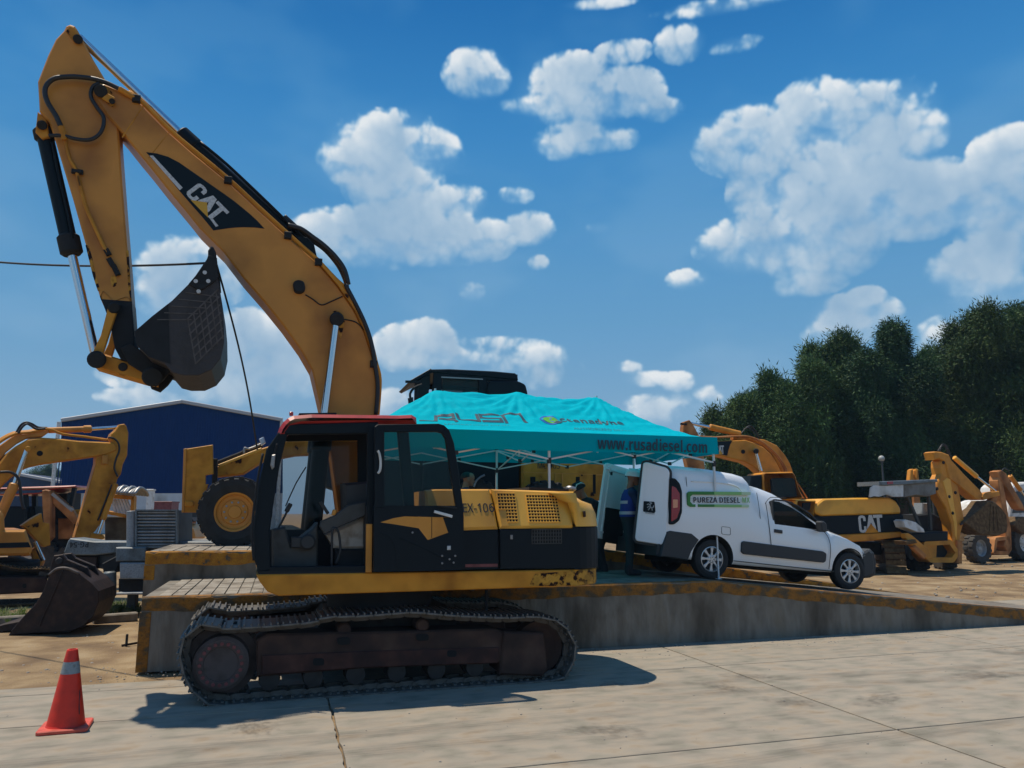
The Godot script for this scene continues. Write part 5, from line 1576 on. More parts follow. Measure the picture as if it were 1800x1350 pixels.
# ---------------------------------------------------------------- motor grader on the raised step
func _grader() -> void:
	var g := thing("motor_grader", "yellow motor grader with black cab parked on the raised step behind the tent", "grader", Vector3(-5.37, 1.255, -15.254), 0.291)
	_big_wheel(g, Vector3(0, 0.645, 0.93), 0.65, 0.36, 0.36, 22, 1.0, "yellow")
	_big_wheel(g, Vector3(0, 0.645, -0.93), 0.65, 0.36, 0.36, 22, -1.0, "yellow")
	for x in [4.55, 6.05]:
		_big_wheel(g, Vector3(x, 0.645, 0.93), 0.65, 0.36, 0.36, 22, 1.0, "yellow")
		_big_wheel(g, Vector3(x, 0.645, -0.93), 0.65, 0.36, 0.36, 22, -1.0, "yellow")
	p_prism("tandem_case", pl("4.3 0.45 6.3 0.45 6.3 0.8 4.3 0.8"), 0.45, 0.74, 0.03, "yellow_dirty", g)
	p_bar("front_axle", Vector3(0, 0.62, -0.8), Vector3(0, 0.62, 0.8), 0.22, 0.2, "yellow_dirty", g, 0.02)
	# front plate with a cut-out
	var fp := pl("-0.964 1.793 -0.916 1.81 -0.475 1.895 -0.432 1.348 -0.565 1.32 -0.555 1.157 -0.51 1.157 -0.526 1.083 -0.675 0.635 -0.928 0.635")
	p_prism("front_plate", fp, 0.62, 0.70, 0.012, "yellow_dirty", g)
	p_prism("front_plate_edge", pl("-0.974 1.798 -0.926 1.815 -0.889 0.635 -0.933 0.635"), 0.60, 0.73, 0.006, "yellow", g)
	p_prism("plate_bulge", round_poly(pl("-0.901 0.851 -0.736 0.852 -0.728 0.738 -0.894 0.738"), 0.05), 0.69, 0.74, 0.02, "yellow_dirty", g)
	p_prism("hitch_post", pl("-0.475 1.647 -0.394 1.648 -0.377 1.176 -0.467 1.175"), 0.3, 0.5, 0.01, "black_dull", g)
	# arched front beam running up to the cab
	p_prism("front_beam", pl("-0.41 1.508 0.394 1.877 1.029 2.096 2.358 2.482 3.054 2.564 3.07 1.916 2.378 1.843 1.044 1.757 0.428 1.622 0.073 1.374 -0.399 1.313"), -0.18, 0.30, 0.02, "yellow_dirty", g)
	p_prism("beam_cap", pl("-0.391 1.546 0.383 1.892 0.407 1.837 -0.367 1.497"), -0.14, 0.318, 0.01, "yellow_bright", g)
	p_prism("hose_run", pl("-0.482 1.606 -0.033 1.804 0.403 2.04 0.409 1.927 -0.028 1.715 -0.457 1.53"), -0.05, 0.16, 0.02, "black_dull", g)
	p_tube("guard_rail", v3("0.075 1.755 0.35 0.079 1.877 0.35 0.164 1.857 0.35 0.411 1.974 0.35"), 0.02, "steel", g, 3)
	p_prism("head_lamp", pl("0.336 2.041 0.418 2.087 0.454 2 0.372 1.953"), 0.38, 0.5, 0.02, "lamp_clear", g)
	p_prism("chassis", pl("1.475 1.756 3.048 1.904 7.413 0.89 7.404 0.402 3.079 0.645 1.497 1.197"), -0.45, 0.45, 0.02, "black_dull", g)
	# cab
	p_prism("cab_roof", pl("3.275 3.318 3.629 3.537 4.015 3.564 4.992 3.568 5.442 3.549 5.493 3.502 5.505 3.405 4.992 3.428 3.659 3.468 3.368 3.311"), -0.80, 0.80, 0.02, "black_paint", g)
	p_prism("cab_visor", pl("3.217 3.292 3.623 3.549 3.659 3.492 3.276 3.26"), -0.86, 0.82, 0.008, "black_paint", g)
	for z in [[0.70, 0.78], [-0.78, -0.70]]:
		p_prism("cab_front_post", pl("3.698 3.497 3.877 3.506 3.853 2.712 3.786 1.781 3.599 1.777 3.641 2.704"), z[0], z[1], 0.01, "black_paint", g)
		p_prism("cab_mid_post", pl("4.652 3.523 4.824 3.532 4.833 1.803 4.664 1.799"), z[0], z[1], 0.01, "black_paint", g)
		p_prism("cab_rear_post", pl("5.322 3.521 5.499 3.53 5.522 1.817 5.323 1.813"), z[0], z[1], 0.01, "black_paint", g)
		p_prism("cab_top_rail", pl("3.698 3.497 5.499 3.518 5.499 3.371 3.701 3.367"), z[0], z[1] - 0.004, 0.01, "black_paint", g)
	p_prism("cab_glass", pl("3.891 3.386 4.668 3.401 4.679 1.804 3.821 1.786"), 0.715, 0.72, 0.0, "pane_dark", g)
	p_prism("cab_glass", pl("4.841 3.397 5.34 3.398 5.341 1.818 4.849 1.807"), 0.715, 0.72, 0.0, "pane_dark", g)
	p_prism("cab_body", pl("3.591 2.237 5.56 2.235 5.557 0.994 3.531 1.094"), -0.72, 0.70, 0.02, "black_paint", g)
	p_prism("cab_core", pl("4.086 3.118 5.521 3.182 5.52 1.837 4.104 1.807"), -0.5, 0.3, 0.02, "black_dull", g)
	p_prism("trim_strip", pl("3.85 3.4 4.733 3.397 4.733 3.373 3.851 3.371"), 0.78, 0.795, 0.0, "steel", g)
	p_prism("rear_fender_box", round_poly(pl("4.82 3.17 4.831 3.315 4.929 3.356 5.502 3.372 5.653 3.306 5.703 3.113 5.702 2.774 4.822 2.74"), 0.05), 0.3, 0.85, 0.02, "black_paint", g)
	# mirror brackets and hoses at the front of the cab
	p_bar("mirror_bracket", Vector3(3.098, 3.235, 0.9), Vector3(3.431, 3.27, 0.78), 0.05, 0.03, "black_dull", g)
	p_tube("mirror_arm", v3("3.435 3.193 0.9 3.274 3.115 0.9 3.196 2.995 0.9 3.21 2.88 0.9"), 0.025, "black_dull", g)
	p_prism("mirror", pl("3.152 2.901 3.255 2.928 3.27 2.767 3.179 2.729"), 0.86, 0.92, 0.01, "black_dull", g)
	p_tube("cable", v3("3.357 3.192 0.88 3.337 3.028 0.88 3.352 2.854 0.88 3.285 2.736 0.88 3.093 2.602 0.88"), 0.018, "black_dull", g)
	p_prism("front_frame", pl("3.326 3.277 3.628 3.458 3.633 3.174 3.401 2.463 3.319 2.46"), 0.60, 0.72, 0.01, "black_dull", g)
	# engine hood with its number
	p_prism("engine_hood", pl("5.603 1.943 7.345 1.86 7.476 1.789 7.484 0.886 5.601 0.972"), -0.72, 0.72, 0.04, "yellow_dirty", g)
	p_prism("hood_seam", pl("5.602 1.479 7.443 1.445 7.442 1.426 5.602 1.461"), 0.71, 0.724, 0.0, "yellow", g)
	letters("number", "MC-103", Vector3(5.953, 1.543, 0.722), Vector3(1, 0.01, 0), Vector3(0, 1, 0), 0.497, 0.13, "ink", g, false)
	for q in [pl("5.789 1.375 5.902 1.376 5.901 1.115 5.788 1.114"), pl("6.811 1.388 6.902 1.389 6.897 1.052 6.806 1.051"), pl("7.204 1.441 7.27 1.442 7.262 1.03 7.197 1.03")]:
		p_prism("hood_slot", q, 0.70, 0.725, 0.0, "black_gap", g)
	for x in [6.2, 6.35, 6.5]:
		p_bar("hood_rib", Vector3(x, 0.95, 0.725), Vector3(x, 1.45, 0.725), 0.03, 0.02, "yellow", g)
	p_tube("hose_loop", v3("4.47 1.136 1.15 4.515 1.249 1.15 4.597 1.329 1.15 4.69 1.376 1.15"), 0.02, "steel", g)

# ---------------------------------------------------------------- tent
func _roof_y(x: float, z: float) -> float:
	var fz := clampf(1.0 - absf(z + 1.5) / 1.55, 0.0, 1.0)
	var fx := clampf(minf(x + 5.85, 0.06 - x) / 1.5, 0.0, 1.0)
	var f := clampf(-log(exp(-9.0 * fz) + exp(-9.0 * fx)) / 9.0, 0.0, 1.0)
	# lift over the three poles, slack in between
	var ridge := 0.0
	for px in [-4.36, -2.90, -1.42]:
		ridge = maxf(ridge, exp(-pow(Vector2(x - px, (z + 1.5) * 0.7).length() / 0.34, 2.0)))
	var slack := 0.045 * (1.0 - ridge) * smoothstep(0.55, 1.0, f)
	var y := 2.27 + 0.9 * pow(f, 1.3) - slack + 0.02 * ridge
	# a seam in the middle of the long side
	y += 0.018 * exp(-pow((x + 2.9) / 0.10, 2.0)) * smoothstep(0.0, 0.3, f)
	return y

func _wrinkle(x: float, z: float) -> float:
	var w := 0.0
	for px in [-4.36, -2.90, -1.42]:
		var d := Vector2(x - px, z + 1.5)
		var r := d.length()
		var a := atan2(d.y, d.x)
		w += 0.019 * sin(a * 17.0 + px * 3.0 + r * 2.0) * exp(-pow((r - 0.45) / 0.38, 2.0))
		w += 0.012 * sin(a * 29.0 + px * 5.0 - r * 6.0) * exp(-pow((r - 0.7) / 0.35, 2.0))
	w += 0.008 * sin(x * 7.0 + z * 19.0 + 2.0 * sin(x * 2.3)) * smoothstep(0.0, 0.5, -z) + 0.005 * sin(x * 3.0 - z * 31.0 + 1.5 * sin(x * 4.1))
	return w

func _on_roof(called: String, mesh_from: TextMesh, a: Vector2, b: Vector2, tall: float, mat: String, parent: Node) -> void:
	# lettering laid on the cloth: a and b are the ends of its base line in (x, z)
	var bb := mesh_from.get_aabb()
	var arr := mesh_from.get_mesh_arrays()
	var v: PackedVector3Array = arr[Mesh.ARRAY_VERTEX]
	var ix: PackedInt32Array = arr[Mesh.ARRAY_INDEX]
	var st := new_st()
	for i in range(0, ix.size(), 3):
		var q := []
		var front := true
		for k in 3:
			var p := v[ix[i + k]]
			if p.z < bb.position.z + bb.size.z * 0.5:
				front = false
			q.append(p)
		if not front:
			continue
		var w := []
		for p in q:
			var t: float = (p.x - bb.position.x) / bb.size.x
			var s: float = (p.y - bb.position.y) / bb.size.y
			var g := a.lerp(b, t) + Vector2(0, -tall * s)
			w.append(Vector3(g.x, _roof_y(g.x, g.y) + _wrinkle(g.x, g.y) + 0.006, g.y))
		st.add_vertex(w[0])
		st.add_vertex(w[1])
		st.add_vertex(w[2])
	part(called, st, mat, parent)

func _text_mesh(text: String, bold := true) -> TextMesh:
	var tm := TextMesh.new()
	var f := SystemFont.new()
	f.font_names = PackedStringArray(["Droid Sans"])
	f.font_weight = 700 if bold else 400
	tm.font = f
	tm.font_size = 48
	tm.pixel_size = 0.01
	tm.depth = 0.02
	tm.curve_step = 1.0
	tm.text = text
	return tm

func _tent() -> void:
	var t := thing("pop_up_tent", "turquoise pop-up tent with three roof peaks and printed lettering over the ramp", "tent", Vector3(3.31, 0.84, -12.66), 0.291)
	var st := new_st()
	st.set_smooth_group(1)
	var nx := 150
	var nz := 80
	var grid := []
	for i in nx + 1:
		var col := PackedVector3Array()
		for j in nz + 1:
			var x := lerpf(-5.83, 0.05, float(i) / nx)
			var z := lerpf(0.05, -3.05, float(j) / nz)
			col.append(Vector3(x, _roof_y(x, z) + _wrinkle(x, z), z))
		grid.append(col)
	for i in nx:
		for j in nz:
			quad(st, grid[i][j], grid[i + 1][j], grid[i + 1][j + 1], grid[i][j + 1])
	var roof := part("roof", st, "canopy", t)
	# valances
	var val := func(a: Vector3, b: Vector3, sag: float) -> MeshInstance3D:
		var s := new_st()
		s.set_smooth_group(1)
		var n := 60
		var side := (b - a).normalized().cross(Vector3.UP)
		var prev := []
		for i in n + 1:
			var f := float(i) / n
			var p := a.lerp(b, f)
			var col := []
			for k in 7:
				var d := k / 6.0
				var wave := (0.010 * sin(f * 19.0 + d) + 0.008 * sin(f * 41.0 + 2.0 * d)) * d
				var drop := 0.275 * d - sag * 0.03 * sin(f * PI) * d
				col.append(p - Vector3(0, drop, 0) + side * (wave + 0.012 * d))
			if i > 0:
				for k in 6:
					quad(s, prev[k + 1], col[k + 1], col[k], prev[k])
			prev = col
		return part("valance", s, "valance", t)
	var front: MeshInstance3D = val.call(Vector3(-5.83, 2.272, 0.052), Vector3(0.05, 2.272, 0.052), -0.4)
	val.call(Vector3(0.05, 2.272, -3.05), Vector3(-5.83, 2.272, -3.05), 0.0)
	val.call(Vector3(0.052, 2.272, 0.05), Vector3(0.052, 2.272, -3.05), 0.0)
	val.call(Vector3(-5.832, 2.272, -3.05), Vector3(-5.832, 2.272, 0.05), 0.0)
	# web address on the front valance
	letters("web_address", "www.rusadiesel.com", Vector3(-2.094, 2.025, 0.085), Vector3(1, -0.012, 0), Vector3(0, 1, 0.03), 1.93, 0.20, "ink_teal", front)
	# prints on the roof
	var rus := new_st()
	for s in [pl("-4.86 -0.36 -4.55 -0.36 -4.50 -0.56 -4.14 -0.60 -4.14 -0.50 -4.44 -0.45 -4.16 -0.40 -4.13 -0.36"), pl("-4.04 -0.66 -4.04 -0.44 -3.64 -0.40 -3.62 -0.64"), pl("-3.14 -0.68 -3.54 -0.66 -3.55 -0.55 -3.15 -0.54 -3.15 -0.42 -3.55 -0.40"), pl("-3.06 -0.40 -3.06 -0.68 -2.98 -0.72 -2.66 -0.72 -2.62 -0.42")]:
		var shift := Vector2(-0.06, 0)
		var sc := Vector2(0.80, 1.0)
		for i in s.size() - 1:
			var a: Vector2 = s[i]
			var b: Vector2 = s[i + 1]
			a = Vector2(-4.80 + (a.x + 4.86) * 0.765, a.y)
			b = Vector2(-4.80 + (b.x + 4.86) * 0.765, b.y)
			var n := (b - a).orthogonal().normalized() * 0.027
			var e := (b - a).normalized() * 0.02
			a -= e
			b += e
			var steps := 8
			for k in steps:
				var p := a.lerp(b, float(k) / steps)
				var q := a.lerp(b, float(k + 1) / steps)
				var w := []
				for g in [p - n, q - n, q + n, p + n]:
					w.append(Vector3(g.x, _roof_y(g.x, g.y) + _wrinkle(g.x, g.y) + 0.006, g.y))
				quad(rus, w[0], w[1], w[2], w[3])
	part("tent_lettering", rus, "ink_teal", roof)
	_on_roof("tent_lettering", _text_mesh("Stanadyne"), Vector2(-2.46, -0.43), Vector2(-1.36, -0.40), 0.22, "ink_teal", roof)
	_on_roof("tent_lettering", _text_mesh("AUTHORIZED DEALER", false), Vector2(-2.36, -0.20), Vector2(-1.30, -0.18), 0.07, "ink_teal_pale", roof)
	_on_roof("tent_lettering", _text_mesh("LABORATORIO DIESEL", false), Vector2(-4.45, -0.22), Vector2(-3.40, -0.24), 0.05, "ink_teal_pale", roof)
	for lg in [[Vector2(-2.66, -0.53), 0.17, 0.14, "logo_blue", 0.007], [Vector2(-2.64, -0.53), 0.13, 0.10, "logo_green", 0.010], [Vector2(-2.54, -0.47), 0.075, 0.055, "ink_teal", 0.012]]:
		var ls := new_st()
		var c: Vector2 = lg[0]
		var lift: float = lg[4]
		for k in 20:
			var w := [Vector3(c.x, _roof_y(c.x, c.y) + _wrinkle(c.x, c.y) + lift, c.y)]
			for m in 2:
				var a := TAU * (k + m) / 20.0
				var g := c + Vector2(cos(a) * lg[1], sin(a) * lg[2])
				w.append(Vector3(g.x, _roof_y(g.x, g.y) + _wrinkle(g.x, g.y) + lift, g.y))
			tri(ls, w[0], w[2], w[1])
		part("globe_emblem", ls, lg[3], roof)
	# legs, sliders and scissor trusses
	var legs := [Vector3(0, 0, 0), Vector3(-2.86, 0, 0), Vector3(-5.78, 0, 0), Vector3(0, 0, -3.0), Vector3(-2.86, 0, -3.0), Vector3(-5.78, 0, -3.0)]
	for k in legs.size():
		var p: Vector3 = legs[k]
		var foot := 0.0 if p.z > -1.0 else 0.45 if p.x < -4.0 else 0.40
		var n := group_node("leg", t)
		var st2 := new_st()
		box(st2, Vector3(p.x, (2.25 + 0.72) / 2, p.z), Vector3(0.034, 2.25 - 0.72, 0.034), 0.004)
		part("outer_tube", st2, "white_pole", n)
		var st3 := new_st()
		box(st3, Vector3(p.x, (0.75 + foot) / 2, p.z), Vector3(0.024, 0.75 - foot, 0.024), 0.003)
		box(st3, Vector3(p.x, foot + 0.006, p.z), Vector3(0.08, 0.012, 0.08), 0.003)
		part("inner_tube", st3, "white_pole", n)
		p_box("slider", Vector3(p.x, 1.84, p.z), Vector3(0.06, 0.09, 0.06), 0.01, "plastic_dark", n)
		p_box("clamp", Vector3(p.x, 0.72, p.z), Vector3(0.075, 0.09, 0.075), 0.01, "plastic_dark", n)
		p_box("corner_cap", Vector3(p.x, 2.245, p.z), Vector3(0.06, 0.05, 0.06), 0.01, "plastic_dark", n)
	var spans := [[0, 1], [1, 2], [3, 4], [4, 5], [0, 3], [1, 4], [2, 5]]
	for s in spans:
		var a: Vector3 = legs[s[0]]
		var b: Vector3 = legs[s[1]]
		var inn := (b - a).cross(Vector3.UP).normalized() * 0.022
		for u in 2:
			var p := a.lerp(b, u * 0.5)
			var q := a.lerp(b, u * 0.5 + 0.5)
			var hi := 2.22
			var lo := 1.86
			var y0 := hi if u == 0 else 2.14
			p_bar("truss_bar", p + Vector3(0, y0, 0) + inn, q + Vector3(0, 1.93 if u == 0 else lo, 0) + inn, 0.022, 0.014, "white_pole", t)
			p_bar("truss_bar", p + Vector3(0, lo if u == 0 else 1.93, 0) - inn, q + Vector3(0, 2.14 if u == 0 else hi, 0) - inn, 0.022, 0.014, "white_pole", t)
			p_box("truss_joint", p.lerp(q, 0.5) + Vector3(0, 2.035, 0), Vector3(0.05, 0.05, 0.06), 0.01, "plastic_dark", t)
		p_box("truss_joint", a.lerp(b, 0.5) + Vector3(0, 1.93, 0), Vector3(0.06, 0.06, 0.06), 0.01, "plastic_dark", t)
	p_bar("centre_pole", Vector3(-2.88, 2.0, -1.5), Vector3(-2.88, 3.12, -1.5), 0.03, 0.03, "white_pole", t)
	for px in [-4.36, -1.42]:
		p_bar("peak_pole", Vector3(px, 2.1, -1.5), Vector3(px, 3.12, -1.5), 0.03, 0.03, "white_pole", t)

# ---------------------------------------------------------------- van
func _van() -> void:
	var at := Vector3(2.95, 0.85, -13.406)
	var v := thing("delivery_van", "white high-roof delivery van with rear doors open, parked nose down on the ramp", "van", at, 0.291)
	v.rotation.z = deg_to_rad(-5.3)
	# body: cross-sections from tail to nose, each with the same points from sill to roof centre
	# x, sill y, belt y, roof y, half width at sill, at belt, at roof
	var sec := [
		[-0.86, 0.34, 0.95, 1.70, 0.80, 0.83, 0.70],
		[-0.82, 0.30, 0.95, 1.735, 0.82, 0.85, 0.735],
		[-0.55, 0.27, 0.95, 1.755, 0.83, 0.86, 0.75],
		[0.0, 0.26, 0.95, 1.76, 0.83, 0.865, 0.755],
		[0.40, 0.25, 0.95, 1.742, 0.83, 0.865, 0.75],
		[0.60, 0.25, 0.95, 1.712, 0.83, 0.865, 0.74],
		[0.69, 0.25, 0.95, 1.655, 0.83, 0.865, 0.72],
		[0.74, 0.25, 0.95, 1.590, 0.83, 0.865, 0.69],
		[0.95, 0.25, 0.95, 1.565, 0.83, 0.865, 0.66],
		[1.25, 0.25, 0.95, 1.50, 0.83, 0.865, 0.64],
		[1.57, 0.25, 0.93, 1.385, 0.83, 0.86, 0.63],
		[1.90, 0.25, 0.91, 1.20, 0.82, 0.855, 0.66],
		[2.20, 0.26, 0.885, 1.005, 0.82, 0.85, 0.71],
		[2.32, 0.26, 0.87, 0.955, 0.82, 0.845, 0.70],
		[2.60, 0.27, 0.82, 0.90, 0.81, 0.83, 0.65],
		[2.85, 0.28, 0.74, 0.815, 0.77, 0.80, 0.60],
		[3.02, 0.29, 0.62, 0.68, 0.70, 0.73, 0.55],
		[3.12, 0.30, 0.48, 0.52, 0.62, 0.64, 0.48],
		[3.155, 0.33, 0.42, 0.44, 0.52, 0.54, 0.42]]
	var rings := []
	for s in sec:
		var half := PackedVector3Array()
		var x: float = s[0]
		var top: float = s[3]
		var belt: float = s[2]
		half.append(Vector3(x, s[1], s[4] * 0.5))
		half.append(Vector3(x, s[1], s[4] - 0.03))
		half.append(Vector3(x, s[1] + 0.05, s[4]))
		half.append(Vector3(x, lerpf(s[1], belt, 0.5), lerpf(s[4], s[5], 0.75)))
		half.append(Vector3(x, belt, s[5]))
		var rc := minf(0.16, (top - belt) * 0.45)
		half.append(Vector3(x, lerpf(belt, top - rc, 0.55), lerpf(s[5], s[6], 0.35)))
		half.append(Vector3(x, top - rc, lerpf(s[5], s[6], 0.80)))
		half.append(Vector3(x, top - rc * 0.45, s[6] - 0.012))
		half.append(Vector3(x, top - rc * 0.12, s[6] - 0.085))
		half.append(Vector3(x, top, s[6] - 0.22))
		var ring := PackedVector3Array()
		# counter-clockwise seen from the nose
		for p in half:
			ring.append(p)
		for k in range(half.size() - 1, -1, -1):
			ring.append(Vector3(half[k].x, half[k].y, -half[k].z))
		ring.reverse()
		rings.append(ring)
	var st := new_st()
	loft(st, rings, true, true, true)
	var shell := CSGMesh3D.new()
	shell.mesh = finish(st)
	var body := CSGCombiner3D.new()
	body.name = "body"
	v.add_child(body)
	body.add_child(shell)
	shell.name = "shell"
	shell.material = M.white_paint
	# openings: wheel arches, door windows, windscreen
	var cut := func(poly: PackedVector2Array, z0: float, z1: float) -> void:
		var c := CSGPolygon3D.new()
		c.name = "opening"
		c.polygon = ccw(poly)
		c.depth = z1 - z0
		c.position.z = z1
		c.operation = CSGShape3D.OPERATION_SUBTRACTION
		c.material = M.van_inside
		body.add_child(c, true)
	for x in [0.0, 2.65]:
		for z in [[0.52, 1.2], [-1.2, -0.52]]:
			var a := PackedVector2Array()
			for k in 25:
				var t := PI * (k / 24.0 * 1.36 - 0.18)
				a.append(Vector2(x + cos(t) * 0.375, 0.315 + sin(t) * 0.375))
			cut.call(a, z[0], z[1])
	var win := pl("1.082 1.324 1.126 1.347 1.325 1.348 1.572 1.286 1.799 1.183 2.005 1.04 2.144 0.943 2.007 0.94 1.115 0.961")
	cut.call(win, -1.2, 1.2)
	cut.call(pl("1.62 1.27 2.10 1.02 2.17 1.06 1.66 1.345"), -0.60, 0.60)
	# parts of the body
	var tail := p_prism("rear_corner_trim", pl("-0.848 0.664 -0.79 0.687 -0.415 0.674 -0.279 0.588 -0.402 0.408 -0.465 0.253 -0.747 0.276 -0.946 0.278 -0.898 0.484"), 0.60, 0.872, 0.012, "bumper", v)
	tail.set_meta("label", "dark plastic lower corner behind the rear wheel")
	p_box("rear_bumper", Vector3(-0.90, 0.42, 0), Vector3(0.14, 0.26, 1.60), 0.03, "bumper", v)
	p_prism("side_moulding", round_poly(pl("0.489 0.615 0.531 0.636 2.052 0.592 2.12 0.56 2.111 0.438 2.066 0.406 0.539 0.428 0.495 0.461"), 0.02), 0.80, 0.884, 0.008, "bumper", v)
	p_prism("front_bumper", pl("3.055 0.596 3.21 0.715 3.294 0.653 3.341 0.482 3.317 0.268 3.21 0.223 3.068 0.203 3.091 0.406"), -0.66, 0.66, 0.03, "bumper", v)
	p_prism("bumper_corner", pl("2.916 0.601 3.081 0.7 3.175 0.65 3.21 0.461 3.186 0.278 3.022 0.21 2.94 0.214 2.963 0.405"), 0.55, 0.755, 0.03, "bumper", v)
	p_prism("head_lamp", round_poly(pl("2.60 0.80 2.70 0.80 2.92 0.69 3.03 0.58 2.95 0.56 2.76 0.67"), 0.03), 0.50, 0.765, 0.02, "lamp_clear", v)
	# tail lamp: dark surround, red lens with a lighter reflector
	var tl := p_prism("tail_lamp", round_poly(pl("-0.845 1.517 -0.754 1.518 -0.669 1.445 -0.622 1.322 -0.605 0.998 -0.648 0.86 -0.735 0.79 -0.825 0.782"), 0.03), 0.70, 0.874, 0.006, "black_paint", v)
	p_prism("lens", round_poly(pl("-0.814 1.393 -0.742 1.373 -0.666 1.281 -0.652 1.03 -0.696 0.891 -0.793 0.829"), 0.02), 0.74, 0.880, 0.0, "lamp_red", tl)
	p_prism("reflector", round_poly(pl("-0.782 1.18 -0.701 1.187 -0.695 1.062 -0.774 1.045"), 0.01), 0.75, 0.884, 0.0, "lamp_orange", tl)
	# window glass, set in
	for z in [0.79, -0.80]:
		var gl := new_st()
		prism(gl, inset(ccw(win.duplicate()), -0.01), z - 0.003, z, 0.0)
		part("side_window", gl, "pane_dark" if z < 0.0 else "pane", v)
	p_band("window_seal", inset(ccw(win.duplicate()), -0.012), 0.022, 0.80, 0.845, "bumper", v)
	var ws := new_st()
	prism(ws, pl("1.58 1.37 2.21 0.995 2.215 1.005 1.59 1.382"), -0.64, 0.64, 0.0)
	part("windscreen", ws, "pane_dark", v)
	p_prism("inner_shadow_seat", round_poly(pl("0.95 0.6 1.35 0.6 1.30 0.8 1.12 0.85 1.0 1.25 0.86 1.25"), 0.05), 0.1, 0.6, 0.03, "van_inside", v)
	p_tube("steering_wheel", v3("1.62 0.80 0.36 1.55 0.98 0.20 1.55 0.98 0.52 1.62 0.80 0.36"), 0.02, "plastic_dark", v, 6)
	p_prism("dashboard", pl("1.55 0.6 2.1 0.6 2.1 0.92 1.7 0.90"), -0.7, 0.7, 0.03, "plastic_dark", v)
	# door lines
	for q in [v3("0.913 1.279 0.872 0.987 1.37 0.872 1.074 1.398 0.872 1.316 1.402 0.872"), v3("0.925 1.289 0.87 0.976 1.052 0.87 1.04 0.688 0.87 1.07 0.415 0.87"), v3("2.067 0.923 0.868 2.159 0.827 0.868 2.207 0.643 0.868 2.177 0.313 0.868")]:
		var s2 := new_st()
		tube(s2, curve(q, 5), 0.006, 6)
		part("door_line", s2, "plastic_grey", v)
	p_prism("sill_line", pl("0.381 0.316 2.302 0.283 2.302 0.269 0.381 0.303"), 0.80, 0.842, 0.0, "plastic_grey", v)
	p_band("fuel_flap", round_poly(pl("0.117 0.838 0.285 0.834 0.29 0.707 0.123 0.711"), 0.03), 0.006, 0.84, 0.866, "plastic_grey", v)
	for q in [v3("0.764 1.443 0.845 0.814 1.223 0.845 0.854 0.994 0.845"), v3("-0.525 1.572 0.8 -0.509 1.463 0.8 -0.493 1.355 0.8")]:
		var s6 := new_st()
		tube(s6, curve(q, 4), 0.005, 6)
		part("panel_line", s6, "plastic_grey", v)
	p_prism("wiper_cowl", pl("2.18 0.985 2.34 0.952 2.36 0.968 2.2 1.01"), -0.62, 0.62, 0.004, "bumper", v)
	p_prism("bonnet_gap", pl("2.33 0.95 2.345 0.948 2.345 0.965 2.33 0.967"), -0.66, 0.66, 0.0, "plastic_grey", v)
	p_prism("door_handle", round_poly(pl("1.1 0.878 1.253 0.872 1.255 0.817 1.102 0.822"), 0.01), 0.85, 0.885, 0.006, "bumper", v)
	p_prism("mirror", round_poly(pl("1.888 1.069 1.943 1.093 2.012 1.052 2.024 0.94 1.98 0.899 1.912 0.921"), 0.03), 0.86, 1.02, 0.02, "bumper", v)
	# pressed lines in the cargo side
	p_tube("pressed_line", v3("-0.426 1.509 0.795 0.043 1.539 0.795 0.363 1.525 0.795 0.494 1.454 0.795 0.609 1.251 0.795 0.682 1.025 0.795"), 0.008, "white_paint", v)
	p_tube("pressed_line", v3("-0.427 0.97 0.845 0.038 0.949 0.845 0.461 0.904 0.845"), 0.008, "white_paint", v)
	# side lettering in an open green bracket; the body leans in a little towards the roof
	var sg := group_node("side_sign", v)
	var zt := 0.852
	var dx := Vector3(1, 0, 0)
	var fr := pl("-0.519 1.305 -0.509 1.324 -0.479 1.341 0.652 1.445 0.654 1.394 -0.426 1.292 -0.465 1.265 -0.46 1.157 -0.428 1.137 -0.357 1.144 -0.354 1.099 -0.467 1.093 -0.509 1.116")
	var frame_st := new_st()
	var green_cols := ["green_print", "green_print", "green_pale", "green_faded"]
	prism(frame_st, pl("-0.518 1.296 -0.499 1.325 -0.469 1.338 -0.274 1.357 -0.272 1.307 -0.426 1.292 -0.465 1.256 -0.461 1.175 -0.418 1.138 -0.367 1.143 -0.365 1.102 -0.457 1.093 -0.499 1.112 -0.51 1.134"), 0.80, zt + 0.010, 0.0)
	part("bracket", frame_st, "green_print", sg)
	for k in 4:
		var xa := 1232 + k * 22
		pass
	var tops := [pl("-0.274 1.357 -0.036 1.379 -0.033 1.329 -0.272 1.307"), pl("-0.036 1.379 0.279 1.408 0.281 1.359 -0.033 1.329"), pl("0.279 1.408 0.47 1.424 0.472 1.376 0.281 1.359"), pl("0.47 1.424 0.642 1.44 0.643 1.391 0.472 1.376")]
	var lows := [pl("-0.316 1.148 -0.027 1.174 -0.025 1.133 -0.314 1.107"), pl("-0.027 1.174 0.287 1.201 0.289 1.16 -0.025 1.133"), pl("0.287 1.201 0.478 1.217 0.48 1.177 0.289 1.16"), pl("0.478 1.217 0.617 1.228 0.618 1.188 0.48 1.177")]
	for k in 4:
		p_prism("bracket", tops[k], 0.80, zt + 0.009 - 0.001 * k, 0.0, ["green_print", "green_pale", "green_pale", "green_faded"][k], sg)
		p_prism("bracket", lows[k], 0.80, zt + 0.013 - 0.001 * k, 0.0, ["green_print", "green_pale", "green_pale", "green_faded"][k], sg)
	letters("sign_lettering", "PUREZA DIESEL", Vector3(-0.406, 1.166, 0.862), Vector3(1, 0.092, 0), Vector3(0, 1, 0), 0.854, 0.088, "ink", sg)
	letters("sign_lettering", "MX", Vector3(0.49, 1.252, 0.862), Vector3(1, 0.092, 0), Vector3(0, 1, 0), 0.139, 0.085, "green_pale", sg)
